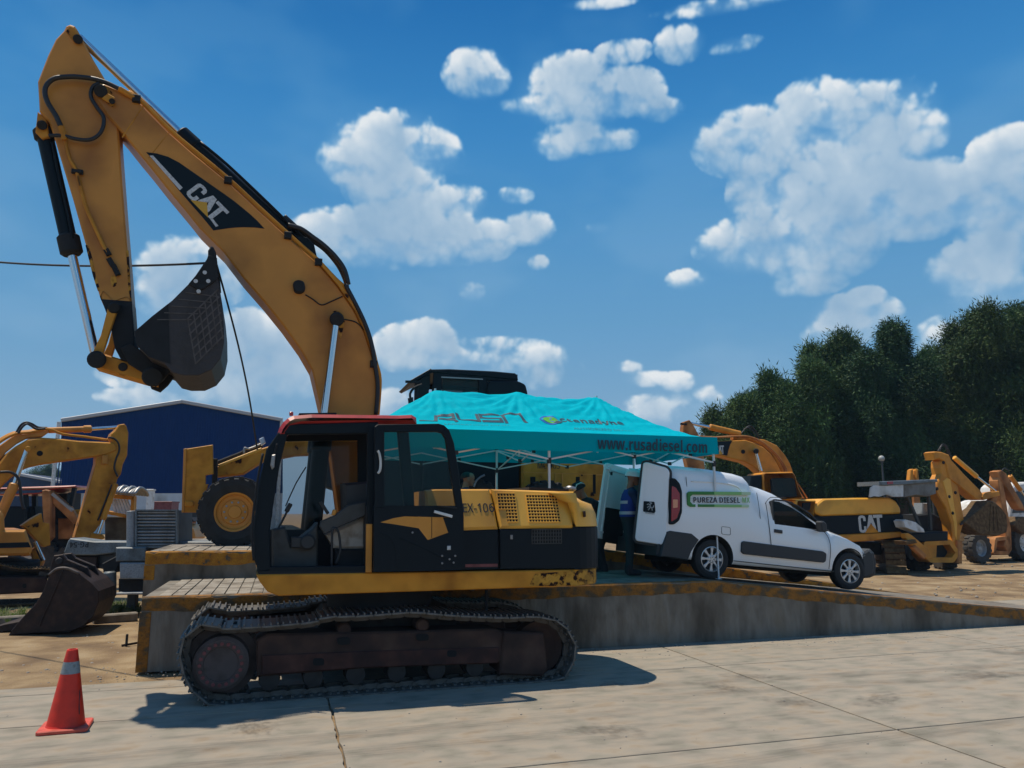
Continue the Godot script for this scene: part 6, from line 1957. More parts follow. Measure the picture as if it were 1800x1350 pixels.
	# wheels
	for w in [[0.0, 0.72, 1.0], [2.65, 0.72, 1.0], [0.0, -0.72, -1.0], [2.65, -0.72, -1.0]]:
		var n := group_node("wheel", v)
		var c := Vector3(w[0], 0.305, w[1])
		var s3 := new_st()
		var xf := Transform3D(Basis(Vector3(1, 0, 0), Vector3(0, 0, w[2]), Vector3(0, -w[2], 0)), c)
		lathe(s3, PackedVector2Array([Vector2(0.195, -0.09), Vector2(0.25, -0.10), Vector2(0.30, -0.085), Vector2(0.308, -0.06), Vector2(0.308, 0.06), Vector2(0.30, 0.085), Vector2(0.25, 0.10), Vector2(0.20, 0.092), Vector2(0.192, 0.06)]), xf, 36)
		part("tyre", s3, "rubber", n)
		var s4 := new_st()
		lathe(s4, PackedVector2Array([Vector2(0.198, 0.05), Vector2(0.20, 0.092), Vector2(0.188, 0.096), Vector2(0.178, 0.06), Vector2(0.170, 0.01)]), xf, 36)
		for k in 8:
			var a := TAU * k / 8
			var b := Transform3D(Basis(Vector3(0, 0, 1), a), Vector3.ZERO)
			var sp := pl("-0.030 0.045 -0.016 0.10 -0.030 0.185 0.030 0.185 0.016 0.10 0.030 0.045")
			prism(s4, sp, 0.055, 0.085, 0.006, Transform3D(Basis(Vector3(1, 0, 0), Vector3(0, 1, 0), Vector3(0, 0, w[2])), c) * b)
		lathe(s4, PackedVector2Array([Vector2(0.058, 0.05), Vector2(0.058, 0.085), Vector2(0.045, 0.092), Vector2(0.0, 0.092)]), xf, 20)
		part("rim", s4, "alloy", n)
		var s5 := new_st()
		lathe(s5, PackedVector2Array([Vector2(0.19, 0.0), Vector2(0.0, 0.01)]), xf, 24)
		for k in 5:
			var a := TAU * k / 5
			cyl(s5, xf * Vector3(cos(a) * 0.03, 0.08, sin(a) * 0.03), xf * Vector3(cos(a) * 0.03, 0.096, sin(a) * 0.03), 0.008, -1, 6)
		part("brake_disc", s5, "van_inside", n)
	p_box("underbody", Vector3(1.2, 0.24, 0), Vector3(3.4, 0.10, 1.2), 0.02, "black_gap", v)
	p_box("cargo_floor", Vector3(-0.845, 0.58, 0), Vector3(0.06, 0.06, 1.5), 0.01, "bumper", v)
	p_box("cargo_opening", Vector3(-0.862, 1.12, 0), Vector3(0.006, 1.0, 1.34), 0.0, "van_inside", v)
	# rear doors: near one swung out with its outer face to the yard, far one showing its lining
	var near := group_node("rear_door", v, Transform3D(Basis(Vector3.UP, deg_to_rad(-28)), Vector3(-0.88, 0, 0.80)))
	var dp := pl("-1.275 1.728 -1.206 1.745 -0.838 1.676 -0.783 1.618 -0.779 1.163 -0.777 0.571 -0.812 0.48 -0.87 0.457 -1.316 0.483 -1.348 0.524")
	# drawn as seen, then laid along the swung door
	var sw := PackedVector2Array()
	for q in dp:
		sw.append(Vector2((q.x + 0.84) * 0.86, q.y))
	p_prism("door_skin", round_poly(sw, 0.04), -0.03, 0.03, 0.012, "white_paint", near)
	p_band("door_pressing", inset(ccw(round_poly(sw, 0.06)), 0.07), 0.012, 0.026, 0.034, "white_paint", near)
	p_prism("door_edge_seal", round_poly(inset(ccw(sw.duplicate()), -0.02), 0.04), -0.055, -0.028, 0.004, "bumper", near)
	var bd := round_poly(pl("-1.228 1.119 -1.028 1.12 -0.999 0.962 -1.028 0.941 -1.227 0.95"), 0.02)
	var bw := PackedVector2Array()
	for q in bd:
		bw.append(Vector2((q.x + 0.84) * 0.86, q.y))
	var badge := p_prism("badge", bw, 0.028, 0.038, 0.003, "black_paint", near)
	# rearing animal mark on the badge, made of simple strokes
	var bc := Vector2.ZERO
	for q in bw:
		bc += q / bw.size()
	var ls := new_st()
	for s in [pl("-0.02 0.075 0.012 0.066 0.022 0.045"), pl("0.012 0.060 -0.004 0.030 0.006 -0.004 0.030 -0.030 0.034 -0.060"), pl("0.000 0.030 -0.034 0.040 -0.052 0.024"), pl("0.004 0.012 -0.026 0.002 -0.044 -0.022"), pl("0.004 -0.006 -0.014 -0.034 -0.030 -0.058"), pl("0.022 -0.018 0.050 -0.006 0.056 0.024")]:
		for i in s.size() - 1:
			var a: Vector2 = s[i] + bc + Vector2(0, 0.02)
			var b: Vector2 = s[i + 1] + bc + Vector2(0, 0.02)
			bar(ls, Vector3(a.x, a.y, 0.040), Vector3(b.x, b.y, 0.040), 0.017, 0.006)
	part("badge_mark", ls, "machine_grey_pale", badge)
	letters("badge_lettering", "PEUGEOT", Vector3(bc.x - 0.075, bc.y - 0.092, 0.038), Vector3(1, -0.06, 0), Vector3(0, 1, 0), 0.15, 0.026, "machine_grey_pale", badge)
	var far := group_node("rear_door", v, Transform3D(Basis(Vector3.UP, deg_to_rad(20)), Vector3(-0.88, 0, -0.80)))
	var fd := pl("-1.294 1.774 -1.262 1.798 -0.468 1.699 -0.392 0.462 -0.66 0.451 -1.364 0.472 -1.389 0.529")
	var fw := PackedVector2Array()
	for q in fd:
		fw.append(Vector2((q.x + 0.92) * 1.36 + 0.02, q.y))
	p_prism("door_skin", round_poly(fw, 0.04), -0.03, 0.03, 0.012, "white_paint", far)
	var lin := inset(ccw(fw.duplicate()), 0.10)
	p_band("door_rib", lin, 0.03, 0.028, 0.05, "white_paint", far)
	var fx0 := 1e9
	var fx1 := -1e9
	for q in fw:
		fx0 = minf(fx0, q.x)
		fx1 = maxf(fx1, q.x)
	p_prism("door_lining", round_poly(PackedVector2Array([Vector2(fx0 + 0.15, 0.42), Vector2(fx1 - 0.06, 0.36), Vector2(fx1 - 0.06, 0.98), Vector2(fx0 + 0.16, 1.02)]), 0.05), 0.028, 0.056, 0.006, "black_dull", far)
	for q in [Vector2(0.12, 1.62), Vector2(0.06, 0.98), Vector2(0.40, 0.46)]:
		p_box("door_fitting", Vector3(fw[0].x + q.x, q.y, 0.04), Vector3(0.07, 0.06, 0.03), 0.01, "bumper", far)

# ---------------------------------------------------------------- people: one smooth surface over a skeleton
# bones: [a, b, ra, rb]; the field is the smooth minimum of the distances to the tapered capsules
func _body_mesh(bones: Array, cell: float, blend: float, st: SurfaceTool) -> void:
	var lo := Vector3.ONE * 1e9
	var hi := -lo
	for b in bones:
		for k in 2:
			var r: Vector3 = Vector3.ONE * (b[2 + k] + blend + cell * 2.0)
			lo = lo.min(b[k] - r)
			hi = hi.max(b[k] + r)
	var n := Vector3i(((hi - lo) / cell).ceil()) + Vector3i.ONE
	var field := PackedFloat32Array()
	field.resize(n.x * n.y * n.z)
	field.fill(1e3)
	# visit only the cells near each bone; exponential smooth minimum kept as a running sum
	var k := 1.0 / blend
	var sum := PackedFloat32Array()
	sum.resize(field.size())
	for b in bones:
		var a: Vector3 = b[0]
		var e: Vector3 = b[1]
		var ra: float = b[2]
		var rb: float = b[3]
		var pad := maxf(ra, rb) + blend * 2.0 + cell * 2.0
		var i0: Vector3i = Vector3i(((a.min(e) - Vector3.ONE * pad - lo) / cell).floor()).clamp(Vector3i.ZERO, n - Vector3i.ONE)
		var i1: Vector3i = Vector3i(((a.max(e) + Vector3.ONE * pad - lo) / cell).ceil()).clamp(Vector3i.ZERO, n - Vector3i.ONE)
		var d := e - a
		var dd := maxf(d.length_squared(), 1e-9)
		for z in range(i0.z, i1.z + 1):
			for y in range(i0.y, i1.y + 1):
				for x in range(i0.x, i1.x + 1):
					var p := lo + Vector3(x, y, z) * cell - a
					var t := clampf(p.dot(d) / dd, 0.0, 1.0)
					var dist := (p - d * t).length() - lerpf(ra, rb, t)
					if dist < blend * 3.0:
						sum[(z * n.y + y) * n.x + x] += exp(-dist * k * 3.0)
	for i in field.size():
		if sum[i] > 0.0:
			field[i] = -log(sum[i]) / (3.0 * k)
	# surface nets
	var index := {}
	var verts := PackedVector3Array()
	var corner := [Vector3i(0, 0, 0), Vector3i(1, 0, 0), Vector3i(0, 1, 0), Vector3i(1, 1, 0), Vector3i(0, 0, 1), Vector3i(1, 0, 1), Vector3i(0, 1, 1), Vector3i(1, 1, 1)]
	var edges := [[0, 1], [2, 3], [4, 5], [6, 7], [0, 2], [1, 3], [4, 6], [5, 7], [0, 4], [1, 5], [2, 6], [3, 7]]
	var sx := 1
	var sy := n.x
	var sz := n.x * n.y
	var offs := []
	for c in corner:
		offs.append(c.x * sx + c.y * sy + c.z * sz)
	for z in n.z - 1:
		for y in n.y - 1:
			for x in n.x - 1:
				var base := z * sz + y * sy + x
				if field[base] > cell * 3.0:
					continue
				var inside := 0
				for c in 8:
					if field[base + offs[c]] < 0.0:
						inside += 1
				if inside == 0 or inside == 8:
					continue
				var acc := Vector3.ZERO
				var cnt := 0
				for e in edges:
					var fa := field[base + offs[e[0]]]
					var fb := field[base + offs[e[1]]]
					if (fa < 0.0) != (fb < 0.0):
						acc += Vector3(corner[e[0]]).lerp(Vector3(corner[e[1]]), fa / (fa - fb))
						cnt += 1
				index[base] = verts.size()
				verts.append(lo + (Vector3(x, y, z) + acc / cnt) * cell)
	st.set_smooth_group(1)
	for key in index:
		var base: int = key
		var f0 := field[base]
		for ax in 3:
			var step: int = [sx, sy, sz][ax]
			var u: int = [sy, sz, sx][ax]
			var w: int = [sz, sx, sy][ax]
			var f1 := field[base + step]
			if (f0 < 0.0) == (f1 < 0.0):
				continue
			if not (index.has(base - u) and index.has(base - w) and index.has(base - u - w)):
				continue
			var a := verts[index[base]]
			var b := verts[index[base - u]]
			var c := verts[index[base - u - w]]
			var d := verts[index[base - w]]
			if f0 < 0.0:
				quad(st, a, b, c, d)
			else:
				quad(st, a, d, c, b)
	st.set_smooth_group(-1)

# a person is built facing -x; joints are in metres above the ground he or she stands on
func _hand(bones: Array, wrist: Vector3, dir: Vector3, thumb: Vector3) -> void:
	var d := dir.normalized()
	var t := (thumb - d * thumb.dot(d)).normalized()
	var palm := wrist + d * 0.085
	bones.append([wrist, palm, 0.026, 0.030])
	var curl := d.cross(t)
	for k in 4:
		var root := palm + t * (0.030 - k * 0.020)
		var l: float = [0.070, 0.078, 0.072, 0.056][k]
		var mid := root + d * l * 0.55 + curl * 0.008
		bones.append([root, mid, 0.010, 0.009])
		bones.append([mid, mid + d * l * 0.35 + curl * 0.024, 0.009, 0.008])
	bones.append([wrist + d * 0.03 + t * 0.024, wrist + d * 0.075 + t * 0.055, 0.012, 0.010])

func _head(parent: Node, at: Vector3, turn: float, tilt: float, s: float) -> Node3D:
	# skull, jaw, nose, ears, eyes and mouth in a frame that looks along -x
	var n := group_node("head", parent, Transform3D(Basis(Vector3.UP, turn) * Basis(Vector3(0, 0, 1), tilt), at).scaled_local(Vector3.ONE * s))
	var st := new_st()
	var b := [[Vector3(0.02, 0.06, 0), Vector3(-0.02, 0.065, 0), 0.085, 0.082], [Vector3(-0.03, 0.0, 0), Vector3(-0.055, -0.045, 0), 0.066, 0.042], [Vector3(-0.088, 0.022, 0), Vector3(-0.108, -0.006, 0), 0.010, 0.013], [Vector3(-0.075, -0.036, -0.018), Vector3(-0.075, -0.036, 0.018), 0.016, 0.016], [Vector3(0.03, -0.02, 0), Vector3(0.045, -0.13, 0), 0.055, 0.058], [Vector3(0.005, 0.02, 0.080), Vector3(0.01, -0.01, 0.078), 0.014, 0.011], [Vector3(0.005, 0.02, -0.080), Vector3(0.01, -0.01, -0.078), 0.014, 0.011], [Vector3(-0.08, 0.045, -0.03), Vector3(-0.08, 0.045, 0.03), 0.014, 0.014]]
	_body_mesh(b, 0.009, 0.012, st)
	part("face", st, "skin", n)
	for z in [-0.03, 0.03]:
		var e := new_st()
		ellipsoid(e, Vector3(-0.090, 0.026, z), Vector3(0.008, 0.007, 0.012), ID, 8, 6)
		part("eye", e, "ink", n)
	var m := new_st()
	ellipsoid(m, Vector3(-0.090, -0.036, 0), Vector3(0.006, 0.005, 0.022), ID, 8, 6)
	part("mouth", m, "lamp_red", n)
	return n

func _hair(head: Node, mat: String, full := true) -> void:
	var st := new_st()
	ellipsoid(st, Vector3(0.012, 0.068, 0), Vector3(0.104, 0.097, 0.095), Transform3D(Basis(Vector3(0, 0, 1), -0.35), Vector3(0.010, 0.0, 0)), 18, 8, -0.05 if full else 0.2)
	part("hair", st, mat, head)

func _helmet(head: Node, mat: String, brim := true) -> void:
	var st := new_st()
	lathe(st, PackedVector2Array([Vector2(0.128, 0.0), Vector2(0.125, 0.025), Vector2(0.115, 0.07), Vector2(0.085, 0.11), Vector2(0.045, 0.13), Vector2(0.0, 0.135)]), Transform3D(Basis.IDENTITY.scaled(Vector3(1.12, 1.0, 0.95)), Vector3(0.012, 0.065, 0)), 24)
	if brim:
		lathe(st, PackedVector2Array([Vector2(0.15, -0.006), Vector2(0.15, 0.004), Vector2(0.12, 0.012)]), Transform3D(Basis.IDENTITY.scaled(Vector3(1.1, 1.0, 0.95)), Vector3(-0.004, 0.065, 0)), 24)
	box(st, Vector3(0.012, 0.196, 0), Vector3(0.16, 0.014, 0.03), 0.005)
	part("helmet", st, mat, head)

# joints: pelvis, chest, shoulders, elbows, wrists, knees, ankles
func _person(label: String, at: Vector3, turn: float, j: Dictionary, top: String, legs: String, group := "") -> Node3D:
	var p := thing("person", label, "person", at, turn, group)
	var hip: Vector3 = j.get("hip", Vector3(0, 0.95, 0))
	var chest: Vector3 = j.get("chest", Vector3(0, 1.28, 0))
	var neck: Vector3 = j.get("neck", Vector3(0.0, 1.47, 0))
	var skin := []
	var cloth := []
	var low := []
	cloth.append([hip + Vector3(0, 0.06, 0.07), chest + Vector3(0, 0, 0.08), 0.125, 0.125])
	cloth.append([hip + Vector3(0, 0.06, -0.07), chest + Vector3(0, 0, -0.08), 0.125, 0.125])
	cloth.append([chest + Vector3(0.01, 0.0, 0), neck + Vector3(0, -0.03, 0), 0.13, 0.07])
	low.append([hip + Vector3(0, 0.05, -0.07), hip + Vector3(0, 0.05, 0.07), 0.125, 0.125])
	for s in [1.0, -1.0]:
		var i := 0 if s > 0.0 else 1
		var sh: Vector3 = chest + (neck - chest) * 0.55 + Vector3(0, 0, 0.185 * s)
		var el: Vector3 = j.elbow[i]
		var wr: Vector3 = j.wrist[i]
		cloth.append([chest + (neck - chest) * 0.6 + Vector3(0, 0, 0.06 * s), sh, 0.085, 0.072])
		cloth.append([sh, el, 0.066, 0.050])
		cloth.append([el, el.lerp(wr, 0.9), 0.050, 0.038])
		skin.append([el.lerp(wr, 0.8), wr, 0.034, 0.028])
		_hand(skin, wr, wr - el, Vector3(-0.5, 0.6, 0))
		var kn: Vector3 = j.knee[i]
		var an: Vector3 = j.ankle[i]
		low.append([hip + Vector3(0, -0.02, 0.09 * s), kn, 0.098, 0.068])
		low.append([kn, an, 0.066, 0.052])
		if j.has("boots"):
			var bs := new_st()
			_body_mesh([[an + Vector3(0, 0.06, 0), an + Vector3(0.01, -0.03, 0), 0.058, 0.055], [an + Vector3(0.01, -0.045, 0), an + Vector3(-0.17, -0.055, 0), 0.048, 0.038]], 0.014, 0.02, bs)
			part("boot", bs, "cloth_dark", p)
	var st := new_st()
	_body_mesh(low, 0.016, 0.03, st)
	part("trousers", st, legs, p)
	var st2 := new_st()
	_body_mesh(cloth, 0.016, 0.035, st2)
	part("jacket", st2, top, p)
	var st3 := new_st()
	_body_mesh(skin, 0.010, 0.008, st3)
	part("hands", st3, "skin", p)
	return p

func _people() -> void:
	# the man at the van's rear doors, his back half turned to the yard, hands on the load
	var at := Vector3(1.938, 0.884, -13) * Vector3(1, 0, 1) + Vector3(0, 0.872, 0)
	var a := _person("person in a white hard hat and blue reflective vest at the open van doors", at, deg_to_rad(16.7 + 165), {"hip": Vector3(0, 0.93, 0), "chest": Vector3(-0.03, 1.27, 0), "neck": Vector3(-0.06, 1.46, 0), "elbow": [Vector3(-0.12, 1.08, 0.27), Vector3(-0.16, 1.08, -0.27)], "wrist": [Vector3(-0.36, 1.10, 0.18), Vector3(-0.38, 1.12, -0.16)], "knee": [Vector3(-0.03, 0.50, 0.10), Vector3(-0.01, 0.50, -0.10)], "ankle": [Vector3(0.0, 0.10, 0.11), Vector3(0.02, 0.10, -0.10)], "boots": true}, "cloth_navy", "cloth_teal")
	var h := _head(a, Vector3(-0.10, 1.60, 0), 0.0, 0.12, 1.0)
	_helmet(h, "helmet_white")
	_hair(h, "hair", false)
	a.scale = Vector3.ONE * 0.97
	# vest with two reflective bands
	var vs := new_st()
	var rings := []
	for k in 7:
		var f := k / 6.0
		var c := Vector3(lerpf(0.0, -0.045, f), lerpf(0.98, 1.44, f), 0)
		var rx: float = [0.150, 0.150, 0.148, 0.152, 0.152, 0.135, 0.10][k]
		var rz: float = [0.215, 0.215, 0.220, 0.228, 0.232, 0.215, 0.15][k]
		var ring := PackedVector3Array()
		for i in 28:
			var t := TAU * i / 28
			ring.append(c + Vector3(cos(t) * rx, 0, -sin(t) * rz))
		rings.append(ring)
	loft(vs, rings, true, false, true)
	var vest := part("vest", vs, "cloth_blue", a)
	for y in [1.02, 1.20]:
		var f: float = (y - 0.98) / 0.46
		var bst := new_st()
		var rr := []
		for e in 2:
			var ring := PackedVector3Array()
			for i in 28:
				var t := TAU * i / 28
				ring.append(Vector3(lerpf(0.0, -0.045, f) + cos(t) * 0.155, y + e * 0.05, -sin(t) * (0.221 if y < 1.1 else 0.226)))
			rr.append(ring)
		loft(bst, rr, true, false, true)
		part("reflective_band", bst, "silver_tape", vest)
	letters("vest_lettering", "DIESEL", Vector3(0.118, 1.365, 0.085), Vector3(0, 0, -1), Vector3(0, 1, 0), 0.17, 0.022, "decal_white", vest)
	# dark haired person under the tent, in profile, navy shirt with an orange hem
	var b := _person("dark-haired person in navy with an orange band, looking right under the tent", Vector3(-0.849, 0.79, -14.2) * Vector3(1, 0, 1) + Vector3(0, 0.86, 0), deg_to_rad(180 + 10), {"elbow": [Vector3(-0.05, 1.10, 0.27), Vector3(-0.08, 1.10, -0.27)], "wrist": [Vector3(-0.25, 1.02, 0.18), Vector3(-0.28, 1.02, -0.16)], "knee": [Vector3(-0.02, 0.50, 0.10), Vector3(-0.02, 0.50, -0.10)], "ankle": [Vector3(0.0, 0.10, 0.11), Vector3(0.0, 0.10, -0.10)], "boots": true}, "cloth_navy", "cloth_dark")
	var hb := _head(b, Vector3(-0.05, 1.60, 0), 0.0, 0.08, 1.05)
	_hair(hb, "hair")
	var ob := new_st()
	lathe(ob, PackedVector2Array([Vector2(0.222, 0.0), Vector2(0.226, 0.07), Vector2(0.224, 0.13)]), Transform3D(Basis.IDENTITY.scaled(Vector3(0.72, 1, 1.02)), Vector3(0, 1.10, 0)), 26)
	part("orange_band", ob, "cloth_orange", b)
	letters("shirt_lettering", "RUSA", Vector3(0.155, 1.28, 0.10), Vector3(0, 0, -1), Vector3(0, 1, 0), 0.18, 0.04, "decal_white", b)
	# two more people bending over the load behind the hood
	var c := _person("person in a white and black helmet and dark jacket, bending forward behind the hood", Vector3(1.512, 0.806, -14) * Vector3(1, 0, 1) + Vector3(0, 0.80, 0), deg_to_rad(10), {"hip": Vector3(0.16, 0.90, 0), "chest": Vector3(-0.06, 1.19, 0), "neck": Vector3(-0.20, 1.33, 0), "elbow": [Vector3(-0.22, 0.98, 0.26), Vector3(-0.22, 0.98, -0.26)], "wrist": [Vector3(-0.42, 0.94, 0.15), Vector3(-0.42, 0.94, -0.15)], "knee": [Vector3(0.02, 0.48, 0.12), Vector3(0.06, 0.48, -0.12)], "ankle": [Vector3(0.10, 0.10, 0.12), Vector3(0.12, 0.10, -0.12)], "boots": true}, "cloth_dark", "cloth_dark")
	var hc := _head(c, Vector3(-0.30, 1.44, 0), 0.1, 0.45, 1.0)
	_helmet(hc, "cloth_dark", false)
	var hs := new_st()
	for k in 2:
		var z: float = [0.045, -0.05][k]
		prism(hs, pl("-0.10 0.10 -0.02 0.175 0.08 0.17 0.13 0.11 0.08 0.14 -0.02 0.15"), z - 0.035, z + 0.055, 0.01)
	part("helmet_stripes", hs, "helmet_white", hc)
	var d := _person("person in a dark cap facing the yard, low behind the excavator hood", Vector3(0.894, 0.759, -14.6) * Vector3(1, 0, 1) + Vector3(0, 0.62, 0), deg_to_rad(95), {"elbow": [Vector3(-0.05, 1.08, 0.27), Vector3(-0.08, 1.08, -0.27)], "wrist": [Vector3(-0.25, 1.0, 0.15), Vector3(-0.25, 1.0, -0.15)], "knee": [Vector3(-0.10, 0.52, 0.10), Vector3(-0.10, 0.52, -0.10)], "ankle": [Vector3(0.0, 0.34, 0.11), Vector3(0.0, 0.34, -0.10)], "boots": true}, "cloth_dark", "cloth_dark")
	var hd := _head(d, Vector3(-0.04, 1.56, 0), 0.0, 0.1, 1.0)
	_hair(hd, "hair")
	var cap_st := new_st()
	ellipsoid(cap_st, Vector3(0.010, 0.075, 0), Vector3(0.112, 0.088, 0.102), ID, 18, 6, 0.0)
	box(cap_st, Vector3(-0.13, 0.082, 0), Vector3(0.10, 0.012, 0.13), 0.005)
	part("cap", cap_st, "cloth_dark", hd)
	# a worker far behind the grey machine
	var f := _person("person in a pink shirt and white hard hat far behind the grey machine", Vector3(-10.554, 0.051, -26) * Vector3(1, 0, 1), deg_to_rad(60), {"elbow": [Vector3(-0.05, 1.10, 0.27), Vector3(-0.08, 1.10, -0.27)], "wrist": [Vector3(-0.20, 0.98, 0.18), Vector3(-0.22, 0.98, -0.16)], "knee": [Vector3(-0.02, 0.50, 0.10), Vector3(-0.02, 0.50, -0.10)], "ankle": [Vector3(0.0, 0.10, 0.11), Vector3(0.0, 0.10, -0.10)], "boots": true}, "cloth_pink", "cloth_dark")
	_helmet(_head(f, Vector3(-0.05, 1.60, 0), 0.0, 0.05, 1.0), "helmet_white")

# ---------------------------------------------------------------- machines on the right
func _right_machines() -> void:
	var e := thing("rear_excavator", "orange-yellow excavator behind the van, its boom arched over the cab", "excavator", Vector3(11.528, 0, -26.139), 0.175)
	# running gear, turned towards the yard
	var inv := e.transform.affine_inverse()
	var uc := Transform3D(Basis(Vector3.UP, 1.257), Vector3(11.01, 0, -25.1))
	var gear := group_node("undercarriage", e, inv * uc)
	var path := pl("0.15 0.0 4.0 0.0 4.3 0.15 4.45 0.45 4.3 0.78 3.9 0.92 2.2 0.88 0.5 0.92 0.1 0.78 -0.05 0.45 0.0 0.15")
	for z in [1.1, -1.1]:
		var st := new_st()
		var p := ccw(path.duplicate())
		var sm := PackedVector2Array()
		for i in p.size():
			for j in 6:
				sm.append(p[i].cubic_interpolate(p[(i + 1) % p.size()], p[i - 1], p[(i + 2) % p.size()], j / 6.0))
		var acc := 0.0
		for i in sm.size():
			var a := sm[i]
			var b := sm[(i + 1) % sm.size()]
			var l := a.distance_to(b)
			var d := (b - a) / maxf(l, 1e-5)
			while acc < l:
				var q := a + d * acc
				box(st, Vector3.ZERO, Vector3(0.165, 0.03, 0.58), 0.004, Transform3D(Basis(Vector3(d.x, d.y, 0), Vector3(-d.y, d.x, 0), Vector3(0, 0, 1)), Vector3(q.x, q.y, z)))
				box(st, Vector3(0.06, -0.03, 0), Vector3(0.02, 0.04, 0.57), 0.0, Transform3D(Basis(Vector3(d.x, d.y, 0), Vector3(-d.y, d.x, 0), Vector3(0, 0, 1)), Vector3(q.x, q.y, z)))
				acc += 0.19
			acc -= l
		part("track_belt", st, "dirt_brown", gear)
		p_prism("track_frame", pl("0.3 0.25 4.1 0.25 4.1 0.7 0.3 0.7"), z - 0.2, z + 0.2, 0.03, "frame_rust", gear)
	p_box("carbody", Vector3(2.2, 0.7, 0), Vector3(1.8, 0.4, 1.8), 0.05, "track_dark", gear)
	# boom
	var b := p_prism("boom", pl("-6.029 4.192 -4.97 4.172 -4.412 4.218 -3.951 4.244 -3.634 4.155 -3.32 4.01 -3.051 3.77 -2.865 3.491 -2.721 3.194 -2.577 2.268 -3.46 2.266 -3.469 3.169 -3.708 3.371 -3.99 3.516 -4.56 3.639 -4.991 3.727 -5.853 3.716"), -0.3, 0.2, 0.03, "orange_paint", e)
	p_prism("decal", pl("-5.346 4.147 -4.413 4.199 -4.499 4.067 -4.568 3.88 -4.616 3.713 -4.988 3.782 -5.36 3.814"), 0.19, 0.212, 0.0, "decal_black", b)
	_cat_logo(b, Vector3(-4.985, 3.763, 0.213), Vector3(-4.718, 3.766, 0.213), Vector3(-4.972, 4.041, 0.213))
	for k in 5:
		var z := 0.22 - k * 0.13
		var pp := v3("-5.828 4.343 0.2 -4.984 4.302 0.2 -4.345 4.35 0.2 -3.904 4.357 0.2 -3.547 4.269 0.2 -3.253 4.105 0.2 -2.964 3.865 0.2 -2.736 3.605 0.2 -2.59 3.345 0.2 -2.523 3.121 0.2")
		for i in pp.size():
			pp[i].z = z
			pp[i] += Vector3(0.02, 0.035, 0) * k * 0.35
		p_tube("pipe", pp, 0.028, "orange_faded", b, 3)
	p_prism("boom_ridge", pl("-4.248 4.352 -3.542 4.326 -3.137 4.276 -2.718 4.092 -2.431 3.754 -2.284 3.491 -2.198 3.227 -2.608 3.224 -2.939 3.824 -3.25 4.084 -3.649 4.229 -4.252 4.276"), -0.3, 0.0, 0.02, "orange_paint", b)
	p_prism("boom_opening", ngon(Vector2(-4.052, 3.85), 0.07, 14), 0.15, 0.215, 0.0, "black_gap", b)
	p_cyl("cylinder_pin", Vector3(-3.589, 3.875, 0.2), Vector3(-3.746, 3.85, 0.5), 0.09, "black_dull", b, 14, 0.02)
	p_cyl("boom_rod", Vector3(-3.726, 3.819, 0.42), Vector3(-3.546, 3.139, 0.42), 0.055, "chrome", e, 14, 0.0)
	p_cyl("boom_cylinder", Vector3(-3.562, 3.212, 0.42), Vector3(-3.373, 2.354, 0.42), 0.09, "orange_paint", e, 14, 0.0)
	p_cyl("stick_rod", Vector3(-5.765, 4.776, 0), Vector3(-5.075, 4.658, 0), 0.05, "chrome", e, 12, 0.0)
	p_cyl("stick_cylinder", Vector3(-5.095, 4.667, 0), Vector3(-4.021, 4.45, 0), 0.105, "orange_paint", e, 16, 0.02)
	p_tube("hose", v3("-4.027 4.426 0.05 -3.813 4.657 0.05 -3.614 4.585 0.05 -3.426 4.323 0.05"), 0.02, "hose", e)
	p_tube("hose", v3("-3.994 4.423 -0.1 -3.652 4.734 -0.1 -3.452 4.642 -0.1 -3.226 4.302 -0.1"), 0.02, "hose", e)
	p_prism("stick", pl("-6.024 4.81 -5.844 4.87 -5.732 4.741 -5.549 4.39 -5.413 3.91 -5.382 3.265 -5.948 3.259 -6.047 3.717 -6.1 4.344 -6.069 4.641"), -0.15, 0.15, 0.02, "orange_faded", e)
	p_bar("stick_fork", Vector3(-6.184, 4.727, 0.2), Vector3(-5.97, 4.712, 0.2), 0.06, 0.06, "black_dull", e)
	# cab seen from its rear corner
	p_prism("cab", round_poly(pl("-3.92 3.098 -3.841 3.134 -2.89 3.16 -2.801 3.036 -2.727 2.679 -2.575 2.325 -3.897 2.18 -3.939 2.779"), 0.06), 0.1, 1.2, 0.04, "orange_paint", e)
	p_prism("cab_window", round_poly(pl("-3.643 2.905 -3.602 2.941 -2.923 2.946 -2.87 2.875 -2.823 2.395 -3.637 2.357"), 0.05), 1.1, 1.206, 0.0, "pane_dark", e)
	p_band("window_seal", round_poly(pl("-3.661 2.922 -3.601 2.958 -2.903 2.964 -2.85 2.875 -2.805 2.377 -3.658 2.339"), 0.05), 0.035, 1.19, 1.215, "black_dull", e)
	p_prism("cab_front", pl("-4.289 3.024 -3.922 3.062 -3.969 2.25 -4.445 2.249"), 0.15, 1.15, 0.03, "black_paint", e)
	for k in 3:
		p_bar("hand_rail", (Vector3(-2.56, 2.874, 0.8)) + Vector3(0.04 * k, 0, -0.3 * k), (Vector3(-2.219, 2.332, 0.8)) + Vector3(0.06 * k, 0, -0.3 * k), 0.03, 0.03, "orange_faded", e)
	# engine house and counterweight
	p_prism("engine_cover", round_poly(pl("-2.891 2.251 -2.811 2.287 -2.19 2.271 -2.246 2.023 -2.306 1.724 -2.928 1.69"), 0.05), -1.3, 1.28, 0.04, "yellow_bright", e)
	p_prism("cover_grille", pl("-2.644 2.182 -2.39 2.2 -2.446 1.953 -2.698 1.953"), 1.2, 1.285, 0.0, "black_gap", e)
	var cst := new_st()
	prism(cst, round_poly(pl("-2.27 1.865 -2.256 2.059 -2.19 2.165 -1.964 2.316 -0.936 2.345 0.348 2.358 0.581 2.242 0.715 2.026 0.717 1.846 -2.101 1.768"), 0.07), -1.32, 1.32, 0.05)
